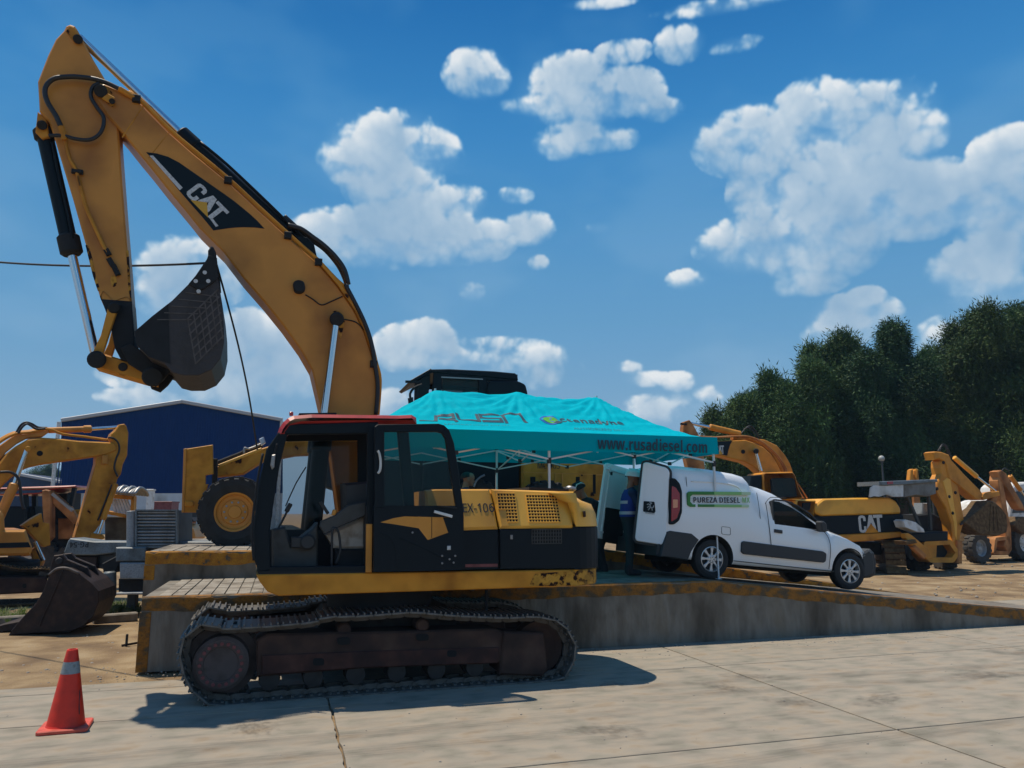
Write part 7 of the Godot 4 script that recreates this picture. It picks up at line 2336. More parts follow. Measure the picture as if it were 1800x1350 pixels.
	part("counterweight", cst, "yellow_bright", e)
	var bp := p_prism("black_panel", pl("-2.944 1.708 -2.108 1.768 0.719 1.837 0.795 1.792 0.769 1.292 -0.776 1.228 -2.595 1.167 -2.979 1.169"), -1.33, 1.33, 0.03, "black_paint", e)
	_cat_logo(bp, Vector3(-0.816, 1.254, 1.334), Vector3(0.032, 1.286, 1.334), Vector3(-0.762, 1.793, 1.334), "decal_white", "yellow_worn")
	p_prism("lower_skirt", pl("-2.589 1.166 -0.769 1.227 0.797 1.291 0.762 1.131 -0.392 0.996 -2.606 0.924"), -1.32, 1.32, 0.03, "orange_paint", e)
	p_cyl("swing_ring", Vector3(-1.0, 0.85, 0), Vector3(-1.0, 1.1, 0), 0.7, "black_dull", e, 24, 0.02)

	# first backhoe: arm folded up, bucket hanging to the right
	var h := thing("backhoe_loader", "orange backhoe loader with upright folded arm, grey canopy and white tarp", "backhoe", Vector3(14.224, 0, -25.7), 0.349)
	var arm := p_prism("boom", pl("-0.034 3.607 0.103 3.498 0.172 3.124 0.352 3.071 0.495 2.998 0.573 2.42 0.638 1.807 0.659 1.604 0.473 1.256 0.404 1.11 0.311 0.584 0.11 0.371 -0.02 0.517 0.088 1.177 0.071 1.533 -0.104 2.028 -0.358 2.377 -0.46 2.56 -0.432 2.689 -0.347 2.875 -0.168 3.126 -0.191 3.342 -0.166 3.548"), -0.2, 0.2, 0.03, "orange_paint", h)
	p_prism("boom_inner_plate", pl("-0.146 2.896 0.043 3.01 0.189 2.975 0.253 2.084 0.308 1.532 0.213 0.985 0.161 1.167 0.163 1.569 0.032 2.121"), 0.19, 0.216, 0.01, "yellow_bright", arm)
	for q in [Vector3(-0.436, 2.652, 0.2), Vector3(0.359, 2.53, 0.2), Vector3(0.15, 1.863, 0.2), Vector3(-0.046, 3.513, 0.2), Vector3(0.067, 2.398, 0.2)]:
		p_cyl("pin", q - Vector3(0, 0, 0.44), q + Vector3(0, 0, 0.03), 0.055, "black_dull", arm, 12, 0.01)
	p_prism("stick", pl("-0.502 3.831 -0.403 3.871 -0.116 3.86 0.212 3.774 0.303 3.598 0.827 3.13 1.477 2.612 1.586 2.462 1.407 2.292 1.206 2.328 0.523 2.752 0.113 2.988 0.049 3.378 -0.03 3.544 -0.243 3.632 -0.447 3.59"), -0.16, 0.24, 0.03, "orange_paint", h)
	p_cyl("stick_cylinder", Vector3(0.693, 3.713, 0), Vector3(1.649, 3.081, 0), 0.08, "yellow_bright", h, 14, 0.02)
	p_cyl("stick_rod", Vector3(1.625, 3.1, 0), Vector3(2.554, 2.534, 0), 0.042, "chrome", h, 12, 0.0)
	p_tube("hose", v3("-0.037 3.878 0.1 0.062 4.07 0.1 0.237 4.056 0.1 0.313 3.849 0.1 0.498 3.702 0.1"), 0.02, "hose", h)
	p_tube("hose", v3("-0.023 3.885 0 0.21 4.139 0 0.407 4.088 0 0.528 3.823 0"), 0.016, "hose", h)
	p_prism("link", pl("1.644 2.41 1.846 2.545 2.463 2.607 2.495 2.454 1.896 2.336 1.681 2.297"), -0.14, 0.14, 0.02, "orange_paint", h)
	p_prism("link", pl("2.375 2.549 2.535 2.55 2.326 2.205 2.045 2.09 2.014 2.241"), -0.1, 0.1, 0.02, "orange_faded", h)
	var bk := p_prism("bucket", pl("0.47 1.569 0.933 1.826 1.373 2.049 1.637 2.275 1.971 2.239 2.257 2.032 2.462 1.806 2.46 1.429 2.377 1.223 1.942 1.116 1.165 1.16 0.704 1.44"), -0.32, 0.32, 0.03, "dirt_brown", h)
	for k in 3:
		p_bar("bucket_rib", (Vector3(1.766, 2.162, 0.33)) + Vector3(0.12 * k, -0.08 * k, 0), (Vector3(1.589, 1.268, 0.33)) + Vector3(0.20 * k, 0.02 * k, 0), 0.05, 0.03, "dirt_brown", bk)
	for k in 4:
		p_bar("tooth", Vector3(0.673, 1.605, 0.26) - Vector3(0, 0, 0.17 * k), Vector3(0.382, 1.496, 0.26) - Vector3(0, 0, 0.17 * k), 0.06, 0.05, "bucket_steel", bk, 0.01)
	var fr := new_st()
	band(fr, round_poly(pl("-1.243 0.988 -0.109 1.028 0.243 0.59 -0.067 0.29 -1.083 0.312 -1.34 0.565"), 0.1), 0.16, -0.2, 0.28)
	part("swing_frame", fr, "orange_paint", h)
	p_prism("frame_plate", pl("-1.133 0.983 -0.599 0.995 -0.729 0.317 -1.018 0.323 -1.23 0.558"), -0.2, 0.2, 0.02, "orange_paint", h)
	p_prism("valve_block", pl("-0.478 0.932 0.24 0.923 0.248 0.393 -0.541 0.409"), -0.4, 0.0, 0.02, "black_dull", h)
	p_bar("king_post", Vector3(0.272, 0.982, 0.15), Vector3(0.179, 0.258, 0.15), 0.2, 0.3, "orange_faded", h, 0.03)
	p_prism("stabilizer", pl("-2.596 1.245 -2.434 1.261 -2.282 1.19 -1.682 0.769 -1.554 0.473 -1.767 0.443 -2.192 0.76 -2.565 1.107"), 0.62, 0.8, 0.02, "orange_paint", h)
	p_prism("stabilizer_cylinder", pl("-2.384 0.835 -2.239 0.901 -1.815 0.586 -1.944 0.469"), 0.7, 0.86, 0.02, "orange_faded", h)
	p_prism("stabilizer_pad", pl("-2.779 1.024 -2.318 1.07 -2.261 0.966 -2.679 0.904"), 0.5, 0.95, 0.02, "dirt_brown", h)
	for wx in [Vector3(0.86, 0.18, -0.9), Vector3(-0.573, 0.223, -0.7)]:
		var wp: Vector3 = wx
		var wn := group_node("wheel", h, Transform3D(Basis(Vector3.UP, PI / 2 - 0.35), Vector3(wp.x, 0.66, wp.z)))
		var wst := new_st()
		_tyre(wst, Vector3.ZERO, 0.68, 0.48, 0.33, 18, 0.035)
		part("tyre", wst, "tyre_dusty", wn)
		p_cyl("rim", Vector3(0, 0, -0.2), Vector3(0, 0, 0.2), 0.34, "white_dull", wn, 20, 0.03)
	p_prism("cab_base", pl("-1.978 1.299 -1.752 1.227 -0.206 1.285 -0.245 0.979 -1.381 0.958 -1.869 1.017"), -1.3, 0.3, 0.03, "black_paint", h)
	p_prism("fender", pl("-2.283 1.619 -2.184 1.671 -1.773 1.582 -1.467 1.368 -1.432 1.262 -1.76 1.282 -2.211 1.426"), 0.1, 0.5, 0.01, "white_dull", h)
	for q in [[Vector3(-1.844, 2.401, 0.3), Vector3(-1.347, 1.327, 0.3)], [Vector3(0.842, 2.446, -1.1), Vector3(0.854, 1.241, -1.1)], [Vector3(-0.821, 2.41, 0.2), Vector3(-0.852, 1.321, 0.2)]]:
		p_bar("cab_post", q[0], q[1], 0.09, 0.09, "plastic_grey", h, 0.01)
	p_prism("control_stand", pl("-0.829 1.808 -0.128 1.863 0.354 1.675 0.4 1.226 -0.894 1.238"), -1.0, -0.3, 0.04, "black_dull", h)
	p_prism("seat_back", pl("-0.307 2.202 -0.08 2.203 -0.108 1.749 -0.384 1.75"), -0.9, -0.5, 0.03, "machine_grey_pale", h)
	p_prism("canopy", pl("-3.12 2.845 -2.798 2.858 -0.704 2.95 -0.69 2.859 -2.113 2.752 -3.12 2.713"), -0.45, 0.5, 0.02, "machine_grey", h)
	p_prism("tail_light", pl("-2.807 2.84 -2.6 2.851 -2.609 2.77 -2.815 2.757"), 0.45, 0.53, 0.0, "lamp_red", h)
	var tw := new_st()
	for k in 2:
		var row: PackedVector3Array = [v3("-3.396 2.632 0.46 -3.274 2.721 0.46 -3.025 2.707 0.46 -2.772 2.71 0.46 -2.493 2.731 0.46 -2.119 2.735 0.46"), v3("-3.467 2.369 0.46 -3.351 2.405 0.46 -3.125 2.389 0.46 -2.844 2.462 0.46 -2.619 2.41 0.46 -2.156 2.396 0.46")][k]
	var upr := v3("-3.44 2.649 0.46 -3.274 2.721 0.46 -3.025 2.707 0.46 -2.772 2.71 0.46 -2.446 2.731 0.46 -2.117 2.753 0.46")
	var lwr := v3("-3.554 2.351 0.5 -3.37 2.387 0.5 -3.168 2.371 0.5 -2.887 2.443 0.5 -2.618 2.374 0.5 -2.2 2.377 0.5")
	for k in 5:
		quad(tw, lwr[k], lwr[k + 1], upr[k + 1], upr[k])
		quad(tw, lwr[k] - Vector3(0, 0, 0.05), upr[k] - Vector3(0, 0, 0.05), upr[k + 1] - Vector3(0, 0, 0.05), lwr[k + 1] - Vector3(0, 0, 0.05))
	part("white_tarp", tw, "tarp_white", h)
	p_prism("grey_tarp", pl("-2.096 2.754 -0.717 2.88 -0.741 2.479 -1.139 2.385 -1.612 2.436 -2.092 2.361"), -0.3, 0.44, 0.02, "tarp_grey", h)

	# second backhoe at the right edge
	var h2 := thing("backhoe_loader", "faded orange backhoe loader with a white cab at the right edge", "backhoe", Vector3(19.821, 0, -31.013), 0.436)
	p_prism("boom", pl("-0.733 3.406 -0.579 3.275 -0.493 2.519 -0.438 1.79 -0.354 1.24 -0.436 0.543 -0.688 0.288 -0.879 0.594 -0.715 0.96 -0.752 1.79 -0.835 2.56 -0.85 3.114"), -0.2, 0.2, 0.03, "orange_faded", h2)
	p_prism("stick", pl("-0.912 3.464 -0.621 3.538 -0.325 3.41 0.039 2.834 0.505 2.212 0.603 1.945 0.259 2.033 -0.212 2.609 -0.569 3.004 -0.805 3.267"), -0.14, 0.22, 0.03, "orange_faded", h2)
	p_cyl("stick_cylinder", Vector3(0.206, 3.344, 0), Vector3(0.795, 2.761, 0), 0.09, "orange_paint", h2, 12, 0.02)
	p_cyl("stick_rod", Vector3(0.762, 2.784, 0), Vector3(1.163, 2.355, 0), 0.05, "chrome", h2, 12, 0.0)
	p_tube("hose", v3("-0.461 3.484 0.1 -0.225 3.624 0.1 -0.026 3.538 0.1 0.084 3.337 0.1"), 0.025, "hose", h2)
	p_prism("bucket", pl("-0.377 1.417 -0.016 1.679 0.348 1.722 0.752 1.565 0.742 1.099 0.162 1.061"), -0.3, 0.3, 0.03, "dirt_brown", h2)
	var f2 := new_st()
	band(f2, round_poly(pl("-1.374 0.926 -0.503 0.979 -0.451 0.456 -0.73 0.245 -1.609 0.308"), 0.1), 0.14, -0.2, 0.2)
	part("swing_frame", f2, "orange_faded", h2)
	p_prism("chassis", pl("-1.018 1.062 1.039 1.039 0.891 0.189 -1.149 0.235"), -1.6, -0.2, 0.03, "dirt_brown", h2)
	p_prism("cab", pl("0.946 2.912 1.191 3.054 2.875 3.175 3.047 2.845 2.723 1.084 0.283 1.11"), -1.8, -0.4, 0.06, "white_dull", h2)
	p_prism("cab_window", pl("1.104 2.728 2.627 2.839 2.533 1.9 0.737 1.854"), -0.5, -0.39, 0.0, "pane_dark", h2)
	_big_wheel(h2, Vector3(-2.36, 0.309, 0.3) * Vector3(1, 0, 1) + Vector3(0, 0.55, -0.2), 0.58, 0.40, 0.32, 16, 1.0, "machine_grey_pale", "tyre_dusty", 8)
	_big_wheel(h2, Vector3(0.074, 0.145, 0.3) * Vector3(1, 0, 1) + Vector3(0.5, 0.68, -0.4), 0.70, 0.45, 0.34, 16, 1.0, "white_dull", "tyre_dusty", 8)
	p_prism("hood", round_poly(pl("-1.323 1.945 -1.067 2.259 -0.556 2.397 0.006 2.355 0.058 1.786 -1.218 1.721"), 0.15), -1.5, -0.6, 0.08, "white_dull", h2)
	# raised arm tip behind the canopy
	var a := thing("distant_digger", "upright orange arm ends of a digger showing above the grey canopy", "digger", Vector3(15.431, 0, -30), 0.175)
	for k in 3:
		p_prism("arm_plate", [pl("-0.109 3.091 -0.021 3.507 0.082 3.551 0.087 3.092"), pl("0.114 3.096 0.177 3.492 0.255 3.536 0.262 3.097"), pl("0.161 3.093 0.23 3.553 0.302 3.532 0.308 3.094")][k], -0.12, 0.1 - 0.05 * (k % 2), 0.02, "orange_paint", a)
	p_bar("arm_post", Vector3(0.206, 3.143, -0.05), Vector3((Vector3(0.206, 3.143, -0.05)).x, 0, -0.05), 0.26, 0.16, "orange_faded", a, 0.02)
	# lamp with a white globe
	var l := thing("yard_lamp", "slim yard lamp with a white globe in front of the trees", "lamp post", Vector3(18.215, 0, -38), 0)
	var gy: float = (Vector3(0.207, 4.5, 0)).y
	p_cyl("post", Vector3(0, 0, 0), Vector3(0, gy - 0.12, 0), 0.045, "machine_grey_dark", l, 10, 0.0)
	var gs := new_st()
	ellipsoid(gs, Vector3(0, gy, 0), Vector3(0.15, 0.15, 0.15), ID, 18, 12)
	part("globe", gs, "lamp_globe", l)
	p_cyl("collar", Vector3(0, gy - 0.2, 0), Vector3(0, gy - 0.12, 0), 0.08, "machine_grey_dark", l, 12, 0.01)

# ---------------------------------------------------------------- machines on the left
func _left_machines() -> void:
	var e := thing("left_excavator", "yellow excavator at the left edge, its boom and stick bent over to the right", "excavator", Vector3(-10.609, 0, -17.323), 0.663)
	var bo := pl("-1.227 1.547 -1.108 2.377 -0.757 2.969 -0.65 3.158 -0.47 3.345 -0.288 3.489 -0.013 3.543 0.343 3.539 0.71 3.512 1.302 3.514 1.435 3.508 1.513 3.445 1.51 3.325 1.324 3.227 1.08 3.163 0.445 3.033 0.038 2.95 -0.191 2.879 -0.364 2.786 -0.519 2.633 -0.631 2.499 -0.704 2.384 -0.863 1.9 -0.919 1.424")
	var b := p_prism("boom", bo, -0.35, 0.2, 0.03, "yellow_dirty", e)
	for k in 4:
		var z := 0.1 - k * 0.13
		var pp := v3("-1.15 2.886 0.1 -0.926 3.213 0.1 -0.789 3.406 0.1 -0.533 3.596 0.1 -0.248 3.651 0.1 0.084 3.75 0.1 0.385 3.652 0.1 0.849 3.615 0.1 1.329 3.563 0.1")
		if k > 1:
			pp = pp.slice(0, 6)
		for i in pp.size():
			pp[i].z = z
			pp[i].y += 0.02 * k
		p_tube("pipe", pp, 0.03, "yellow_worn", b, 3)
	p_prism("boom_ridge", pl("-1.14 2.842 -0.87 3.247 -0.523 3.592 -0.236 3.647 0.075 3.745 0.125 3.683 0.012 3.573 -0.27 3.531 -0.462 3.393 -0.655 3.182 -1.007 2.505"), -0.4, 0.05, 0.02, "yellow", b)
	p_tube("hose", v3("-0.504 3.618 0 -0.434 3.8 0 -0.344 3.877 0 -0.222 3.853 0 -0.095 3.785 0 0.083 3.784 0"), 0.024, "hose", e)
	p_tube("hose", v3("-0.475 3.608 0.15 -0.413 3.751 0.15 -0.334 3.832 0.15 -0.255 3.799 0.15 -0.141 3.731 0.15 0.033 3.755 0.15"), 0.024, "hose", e)
	p_cyl("stick_cylinder", Vector3(0.105, 3.731, -0.05), Vector3(0.975, 3.821, -0.05), 0.068, "yellow", e, 16, 0.02)
	p_cyl("stick_cylinder_head", Vector3(0.811, 3.804, -0.05), Vector3(0.987, 3.822, -0.05), 0.088, "yellow", e, 16, 0.02)
	p_cyl("stick_rod", Vector3(0.975, 3.821, -0.05), Vector3(1.601, 3.91, -0.05), 0.04, "chrome", e, 14, 0.0)
	p_cyl("cylinder_pin", Vector3(-0.269, 3.276, 0.2), Vector3(-0.299, 3.256, 0.5), 0.06, "yellow_dirty", b, 14, 0.01)
	p_cyl("boom_rod", Vector3(-0.31, 3.235, 0.42), Vector3(-0.478, 2.468, 0.42), 0.05, "chrome", e, 14, 0.0)
	p_cyl("boom_cylinder", Vector3(-0.465, 2.505, 0.42), Vector3(-0.701, 1.722, 0.42), 0.10, "yellow", e, 16, 0.02)
	p_prism("boom_opening", ngon(Vector2(-0.034, 3.187), 0.06, 14), 0.15, 0.212, 0.0, "black_gap", b)
	var so := pl("1.376 3.721 1.454 3.807 1.529 3.947 1.635 3.972 1.688 3.917 1.741 3.758 1.756 3.231 1.675 2.999 1.655 2.785 1.59 2.677 1.469 1.9 1.219 1.476 1.071 1.3 0.806 1.33 0.907 1.9 1.099 2.991 1.097 3.162 1.328 3.251 1.443 3.484 1.348 3.613")
	var s := p_prism("stick", so, -0.17, 0.17, 0.02, "yellow_dirty", e)
	p_box("stick_bracket", Vector3(1.274, 3.102, 0.2), Vector3(0.12, 0.20, 0.06), 0.01, "yellow", s)
	p_tube("hose", v3("1.298 3.618 0.24 1.42 3.602 0.24 1.525 3.497 0.24 1.557 3.325 0.24 1.505 3.122 0.24 1.486 2.91 0.24 1.573 2.714 0.24"), 0.022, "hose", s)
	p_tube("hose", v3("1.475 2.528 0.2 1.399 2.264 0.2 1.325 2.004 0.2 1.242 1.707 0.2"), 0.02, "hose", s)
	p_cyl("bucket_rod", Vector3(1.348, 1.745, 0.25), Vector3(1.268, 1.412, 0.25), 0.04, "chrome", e, 12, 0.0)
	p_cyl("bucket_cylinder", Vector3(1.547, 2.554, 0.25), Vector3(1.338, 1.719, 0.25), 0.06, "yellow_dirty", e, 12, 0.02)
	p_prism("bucket_link", pl("1.124 1.439 1.385 1.384 1.427 1.306 1.347 1.269 1.088 1.313"), -0.2, 0.2, 0.02, "yellow_dirty", e)
	# upper body corner, counterweight side hidden beyond the frame
	p_prism("body", pl("-1.584 1.845 -0.724 1.923 -0.668 1.843 -0.621 1.544 -0.254 1.539 -0.214 1.435 -0.161 1.295 -0.099 1.154 -0.127 1.017 -1.504 1.019"), -1.2, 1.2, 0.05, "yellow", e)
	p_prism("body_stripe", pl("-1.528 1.271 -0.191 1.284 -0.141 1.178 -1.519 1.172"), 1.15, 1.206, 0.0, "decal_black", e)
	p_tube("hose", v3("-0.761 2.736 0.5 -0.577 2.742 0.5 -0.445 2.649 0.5 -0.377 2.48 0.5 -0.316 2.141 0.5 -0.258 1.96 0.5"), 0.03, "hose", e)
	p_prism("foot_bracket", pl("-0.279 1.613 -0.115 1.755 0.064 1.876 0.113 1.681 0.233 1.656 0.294 1.194 0.17 1.149 -0.004 1.321 -0.167 1.516"), 0.2, 0.6, 0.02, "yellow_dirty", e)
	p_cyl("lower_rod", Vector3(-0.012, 1.274, 0.62), Vector3(0.18, 0.874, 0.62), 0.045, "chrome", e, 12, 0.0)
	p_prism("lower_arm", pl("-0.041 1.052 0.035 1.146 0.211 0.826 0.175 0.755 0.043 0.808"), 0.2, 0.4, 0.02, "yellow_dirty", e)
	# running gear
	_belt(e, pl("-1.768 0.93 -1.231 0.931 -0.663 0.864 -0.366 0.785 -0.067 0.761 0.198 0.738 0.352 0.616 0.432 0.404 0.367 0.202 0.196 0.054 -0.588 0.042 -1.68 0.037 -1.836 0.3 -1.899 0.671"), 1.1, 0.6, 0.2, "dirt_brown", "track_dark")
	p_prism("track_frame", pl("-1.655 0.67 0.151 0.58 0.265 0.436 0.199 0.258 -1.617 0.285"), 0.9, 1.36, 0.03, "frame_rust", e)
	p_prism("frame_opening", round_poly(pl("-0.239 0.464 -0.17 0.46 -0.162 0.37 -0.231 0.374"), 0.03), 1.3, 1.365, 0.0, "black_gap", e)
	p_box("carbody", Vector3(-1.0, 0.6, 0), Vector3(2.2, 0.6, 1.8), 0.05, "track_dark", e)
	# old bucket lying on the sand
	var k := thing("digger_bucket", "large dark brown steel digger bucket lying on the sand beside the ramp", "bucket", Vector3(-7.379, 0, -13.186), 0.244)
	var bp := pl("-0.639 -0.002 -0.299 0.019 0.225 0.027 0.408 0.099 0.544 0.248 0.609 0.472 0.588 0.641 0.468 0.777 0.281 0.924 0.126 1.001 0.034 1.017 -0.063 0.996 -0.148 0.914 -0.206 0.677 -0.296 0.479 -0.476 0.25 -0.607 0.073")
	for z in [0.53, -0.53]:
		p_prism("side_plate", bp, z - 0.02, z + 0.02, 0.008, "brown_steel", k)
	var shell := pl("-0.639 -0.002 -0.299 0.019 0.225 0.027 0.408 0.099 0.544 0.248 0.609 0.472 0.588 0.641 0.468 0.777 0.281 0.924 0.126 1.001 0.034 1.017")
	var rings := []
	var cen := Vector2.ZERO
	for q in bp:
		cen += q / bp.size()
	for q in shell:
		var i := q + (cen - q).normalized() * 0.03
		rings.append(PackedVector3Array([Vector3(q.x, q.y, -0.52), Vector3(q.x, q.y, 0.52), Vector3(i.x, i.y, 0.52), Vector3(i.x, i.y, -0.52)]))
	var st := new_st()
	loft(st, rings, true, true, false)
	part("shell", st, "brown_steel", k)
	p_tube("weld_seam", v3("0.054 0.991 0.556 -0.022 0.735 0.556 -0.098 0.491 0.556 -0.175 0.258 0.556 -0.211 0.129 0.556"), 0.012, "brown_steel", k)
	p_tube("rim_edge", v3("-0.153 0.905 0.55 -0.063 0.992 0.55 0.034 1.013 0.55 0.126 0.998 0.55 0.281 0.924 0.55"), 0.022, "bucket_strip", k, 3)
	for z in [0.26, -0.2]:
		p_prism("ear", pl("-0.226 0.93 -0.213 1.065 -0.183 1.201 -0.05 1.218 0.021 1.135 0.324 1.002 0.387 0.864 0.394 0.772 0.205 0.904 -0.029 0.981"), z - 0.04, z + 0.04, 0.012, "brown_steel", k)
	p_cyl("ear_pin", Vector3(-0.267, 1.078, -0.3), Vector3(-0.085, 1.114, 0.34), 0.055, "bucket_steel", k, 14, 0.01)
	p_prism("lip", pl("-1.129 0.036 -0.822 0.129 -0.587 0.173 -0.496 0.24 -0.508 0.188 -0.654 0.037 -1.12 -0.05"), -0.9, 0.2, 0.01, "brown_steel", k)
	# grey machine with a louvred radiator and a boom lettered upside down
	var g := thing("grey_machine", "grey machine with a louvred radiator box and a beam lettered upside down", "machine", Vector3(-7.865, 0, -15.4), 0.087)
	var bm := p_prism("beam", pl("-0.737 1.149 -0.683 1.351 -0.646 1.405 -0.201 1.344 2.408 1.331 2.415 1.222 0.436 1.144 -0.147 1.082 -0.71 1.085"), -0.3, 0.3, 0.02, "machine_grey", g)
	letters("number", "PG-54", Vector3(-0.293, 1.329, 0.303), Vector3(-1, 0, 0), Vector3(0, -1, 0), 0.345, 0.10, "ink", bm)
	var rad := p_prism("radiator_box", pl("0.609 1.932 1.348 1.932 1.397 1.235 0.663 1.237"), -0.5, 0.42, 0.01, "machine_grey_dark", g)
	var r0 := Vector3(0.595, 1.922, 0.46)
	var r1 := Vector3(1.382, 1.254, 0.46)
	for i in 11:
		var y := lerpf(r0.y, r1.y, (i + 0.45) / 11.0)
		var s2 := new_st()
		box(s2, Vector3.ZERO, Vector3(r1.x - r0.x - 0.06, 0.030, 0.05), 0.006, Transform3D(Basis(Vector3(1, 0, 0), 0.3), Vector3((r0.x + r1.x) / 2, y, 0.44)))
		part("slat", s2, "machine_grey_pale" if i != 5 else "machine_grey", rad)
	p_band("radiator_frame", pl("0.587 1.948 1.368 1.949 1.418 1.224 0.643 1.227"), 0.03, 0.40, 0.49, "machine_grey", rad)
	p_cyl("rounded_corner", Vector3(0.549, 1.234, 0.42), Vector3(0.495, 1.922, 0.42), 0.085, "machine_grey_pale", g, 20, 0.01)
	p_prism("side_tank", pl("0.328 1.243 0.877 1.241 0.897 0.978 0.349 0.981"), -0.5, 0.6, 0.02, "machine_grey", g)
	p_prism("side_panel", pl("0.431 0.961 0.905 0.958 0.928 0.655 0.455 0.659"), -0.5, 0.62, 0.02, "machine_grey_pale", g)
	p_prism("under_panel", pl("0.367 0.649 1.344 0.642 1.364 0.349 0.39 0.358"), -0.6, 0.45, 0.02, "black_dull", g)
	p_prism("chassis", pl("0.136 1.226 2.28 1.218 2.304 0.805 0.169 0.818"), -0.6, 0.2, 0.02, "machine_grey_dark", g)
	p_bar("step", Vector3(0.487, 0.408, 0.7), Vector3(1.037, 0.413, 0.7), 0.04, 0.2, "machine_grey_pale", g, 0.01)
	p_prism("drop_frame", pl("-0.232 1.072 0.359 1.134 0.381 0.853 0.188 0.746 -0.19 0.835"), -0.2, 0.1, 0.02, "machine_grey_dark", g)
	p_cyl("drum", Vector3(0.2, 0.793, 0.45), Vector3(0.24, 0.312, 0.45), 0.115, "machine_grey", g, 20, 0.03)
	p_prism("drum_bracket", pl("0.032 0.938 0.302 1.085 0.361 1 0.315 0.789 0.067 0.769"), 0.2, 0.42, 0.02, "black_dull", g)
	_big_wheel(g, Vector3(-0.064, 0.594, 0.3), 0.14, 0.12, 0.08, 10, 1.0, "machine_grey_pale", "tyre_dusty", 6)
	p_prism("hanging_box", pl("-0.692 1.069 -0.145 1.055 -0.146 0.82 -0.651 0.844"), -0.2, 0.2, 0.02, "brown_steel", g)
	for x in [Vector3(0.528, 0.283, 0.2), Vector3(1.587, 0.273, 0.2)]:
		p_bar("support_leg", x * Vector3(1, 0, 1) + Vector3(0, 0, -0.1), x * Vector3(1, 0, 1) + Vector3(0, 1.0, -0.1), 0.16, 0.16, "machine_grey_dark", g, 0.01)
	# backhoe with a red roof behind the left excavator
	var h := thing("red_roof_backhoe", "backhoe with a long red cab roof and faded brown arm behind the left excavator", "backhoe", Vector3(-13.323, 0, -22), 0.175)
	p_prism("cab_roof", pl("-1.162 2.538 -0.701 2.556 0.246 2.592 1.151 2.628 1.17 2.582 0.682 2.533 0.236 2.391 -0.301 2.359 -1.144 2.355"), -0.8, 0.8, 0.03, "red_paint", h)
	for q in [[-28, 862], [36, 866], [68, 866], [128, 858]]:
		pass
	p_prism("cab_post", pl("-0.182 2.391 -0.097 2.391 0.042 1.518 -0.057 1.519"), 0.6, 0.75, 0.01, "black_paint", h)
	p_prism("cab_post", pl("1.037 2.567 1.139 2.568 1.082 2.055 0.995 2.054"), 0.6, 0.75, 0.01, "black_paint", h)
	p_prism("cab_post", pl("-0.502 2.423 -0.381 2.423 -0.294 1.494 -0.415 1.494"), -0.75, -0.6, 0.01, "black_paint", h)
	p_prism("cab_window", pl("0.93 2.428 1.043 2.459 0.983 2.148 0.928 2.117"), 0.68, 0.70, 0.0, "pane", h)
	p_prism("cab_body", pl("-0.695 2.053 0.075 2.054 0.218 1.439 -0.631 1.411"), -0.7, 0.6, 0.03, "black_paint", h)
	p_prism("cab_interior", pl("0.333 2.403 0.801 2.437 0.853 1.508 0.414 1.509"), -0.7, 0.1, 0.03, "black_dull", h)
	p_prism("boom", pl("0.338 2.482 0.435 2.513 0.552 2.483 0.605 2.206 0.695 1.216 0.567 1.066 0.462 1.596 0.392 2.053"), 0.6, 0.9, 0.03, "orange_faded", h)
	p_prism("stick", pl("0.485 2.485 0.571 2.486 0.761 2.301 1.07 2.054 1.287 1.715 1.289 1.531 1.137 1.623 0.854 1.9 0.605 2.115"), 0.62, 0.8, 0.02, "orange_faded", h)
	p_bar("arm_rod", Vector3(0.599, 2.392, 0.85), Vector3(1.156, 1.931, 0.85), 0.07, 0.07, "steel", h)
	p_prism("yellow_hood", pl("0.926 1.822 1.031 1.962 1.249 1.978 1.257 1.713 1.052 1.713"), -0.3, 0.5, 0.03, "yellow_bright", h)
	p_prism("crate_front", pl("0.636 1.728 1.016 1.728 1.066 1.152 0.687 1.154"), -0.4, 0.4, 0.02, "orange_faded", h)
	p_prism("lower_body", pl("-0.569 1.512 1.17 1.585 1.243 0.727 -0.486 0.667"), -0.8, 0.3, 0.03, "track_dark", h)
	_big_wheel(h, (Vector3(0.193, 0.368, 0.5)) * Vector3(1, 0, 1) + Vector3(0, 0.6, 0), 0.62, 0.4, 0.32, 16, 1.0, "orange_faded", "tyre_dusty", 8)
	_big_wheel(h, (Vector3(1.17, 0.356, 0.5)) * Vector3(1, 0, 1) + Vector3(0, 0.5, 0), 0.52, 0.4, 0.28, 16, 1.0, "orange_faded", "tyre_dusty", 8)
	# yellow cage with bundled pipes on top
	var y := thing("yellow_cage", "yellow steel cage with pale slanting bars behind the stick of the left excavator", "cage", Vector3(-9.996, 0, -20), 0.14)
	p_prism("top_rail", pl("-0.263 2.359 0.291 2.303 0.299 2.202 -0.254 2.244"), -0.1, 0.1, 0.01, "yellow_dirty", y)
	p_prism("corner_post", pl("0.208 2.303 0.291 2.303 0.314 1.828 0.231 1.828"), -0.1, 0.1, 0.01, "yellow_dirty", y)
	p_prism("bottom_rail", pl("-0.311 1.929 0.275 1.8 0.266 1.728 -0.317 1.843"), -0.1, 0.1, 0.01, "yellow_dirty", y)
	for i in 6:
		p_bar("slanting_bar", Vector3(-0.288, 2.231, 0).lerp(Vector3(0.156, 2.203, 0), i / 6.0), Vector3(-0.15, 1.886, 0).lerp(Vector3(0.355, 1.77, 0), i / 6.0), 0.05, 0.05, "tarp_white", y)
	p_prism("crate_body", pl("-0.452 1.785 0.1 1.784 0.174 0.823 -0.373 0.828"), -1.2, -0.1, 0.02, "olive_crate", y)
	for q in [Vector3(0.1, 0, -0.4), Vector3(-0.4, 0, -0.4)]:
		p_bar("leg", Vector3(q.x, 0, q.z), Vector3(q.x, 0.9, q.z), 0.1, 0.1, "olive_crate", y)
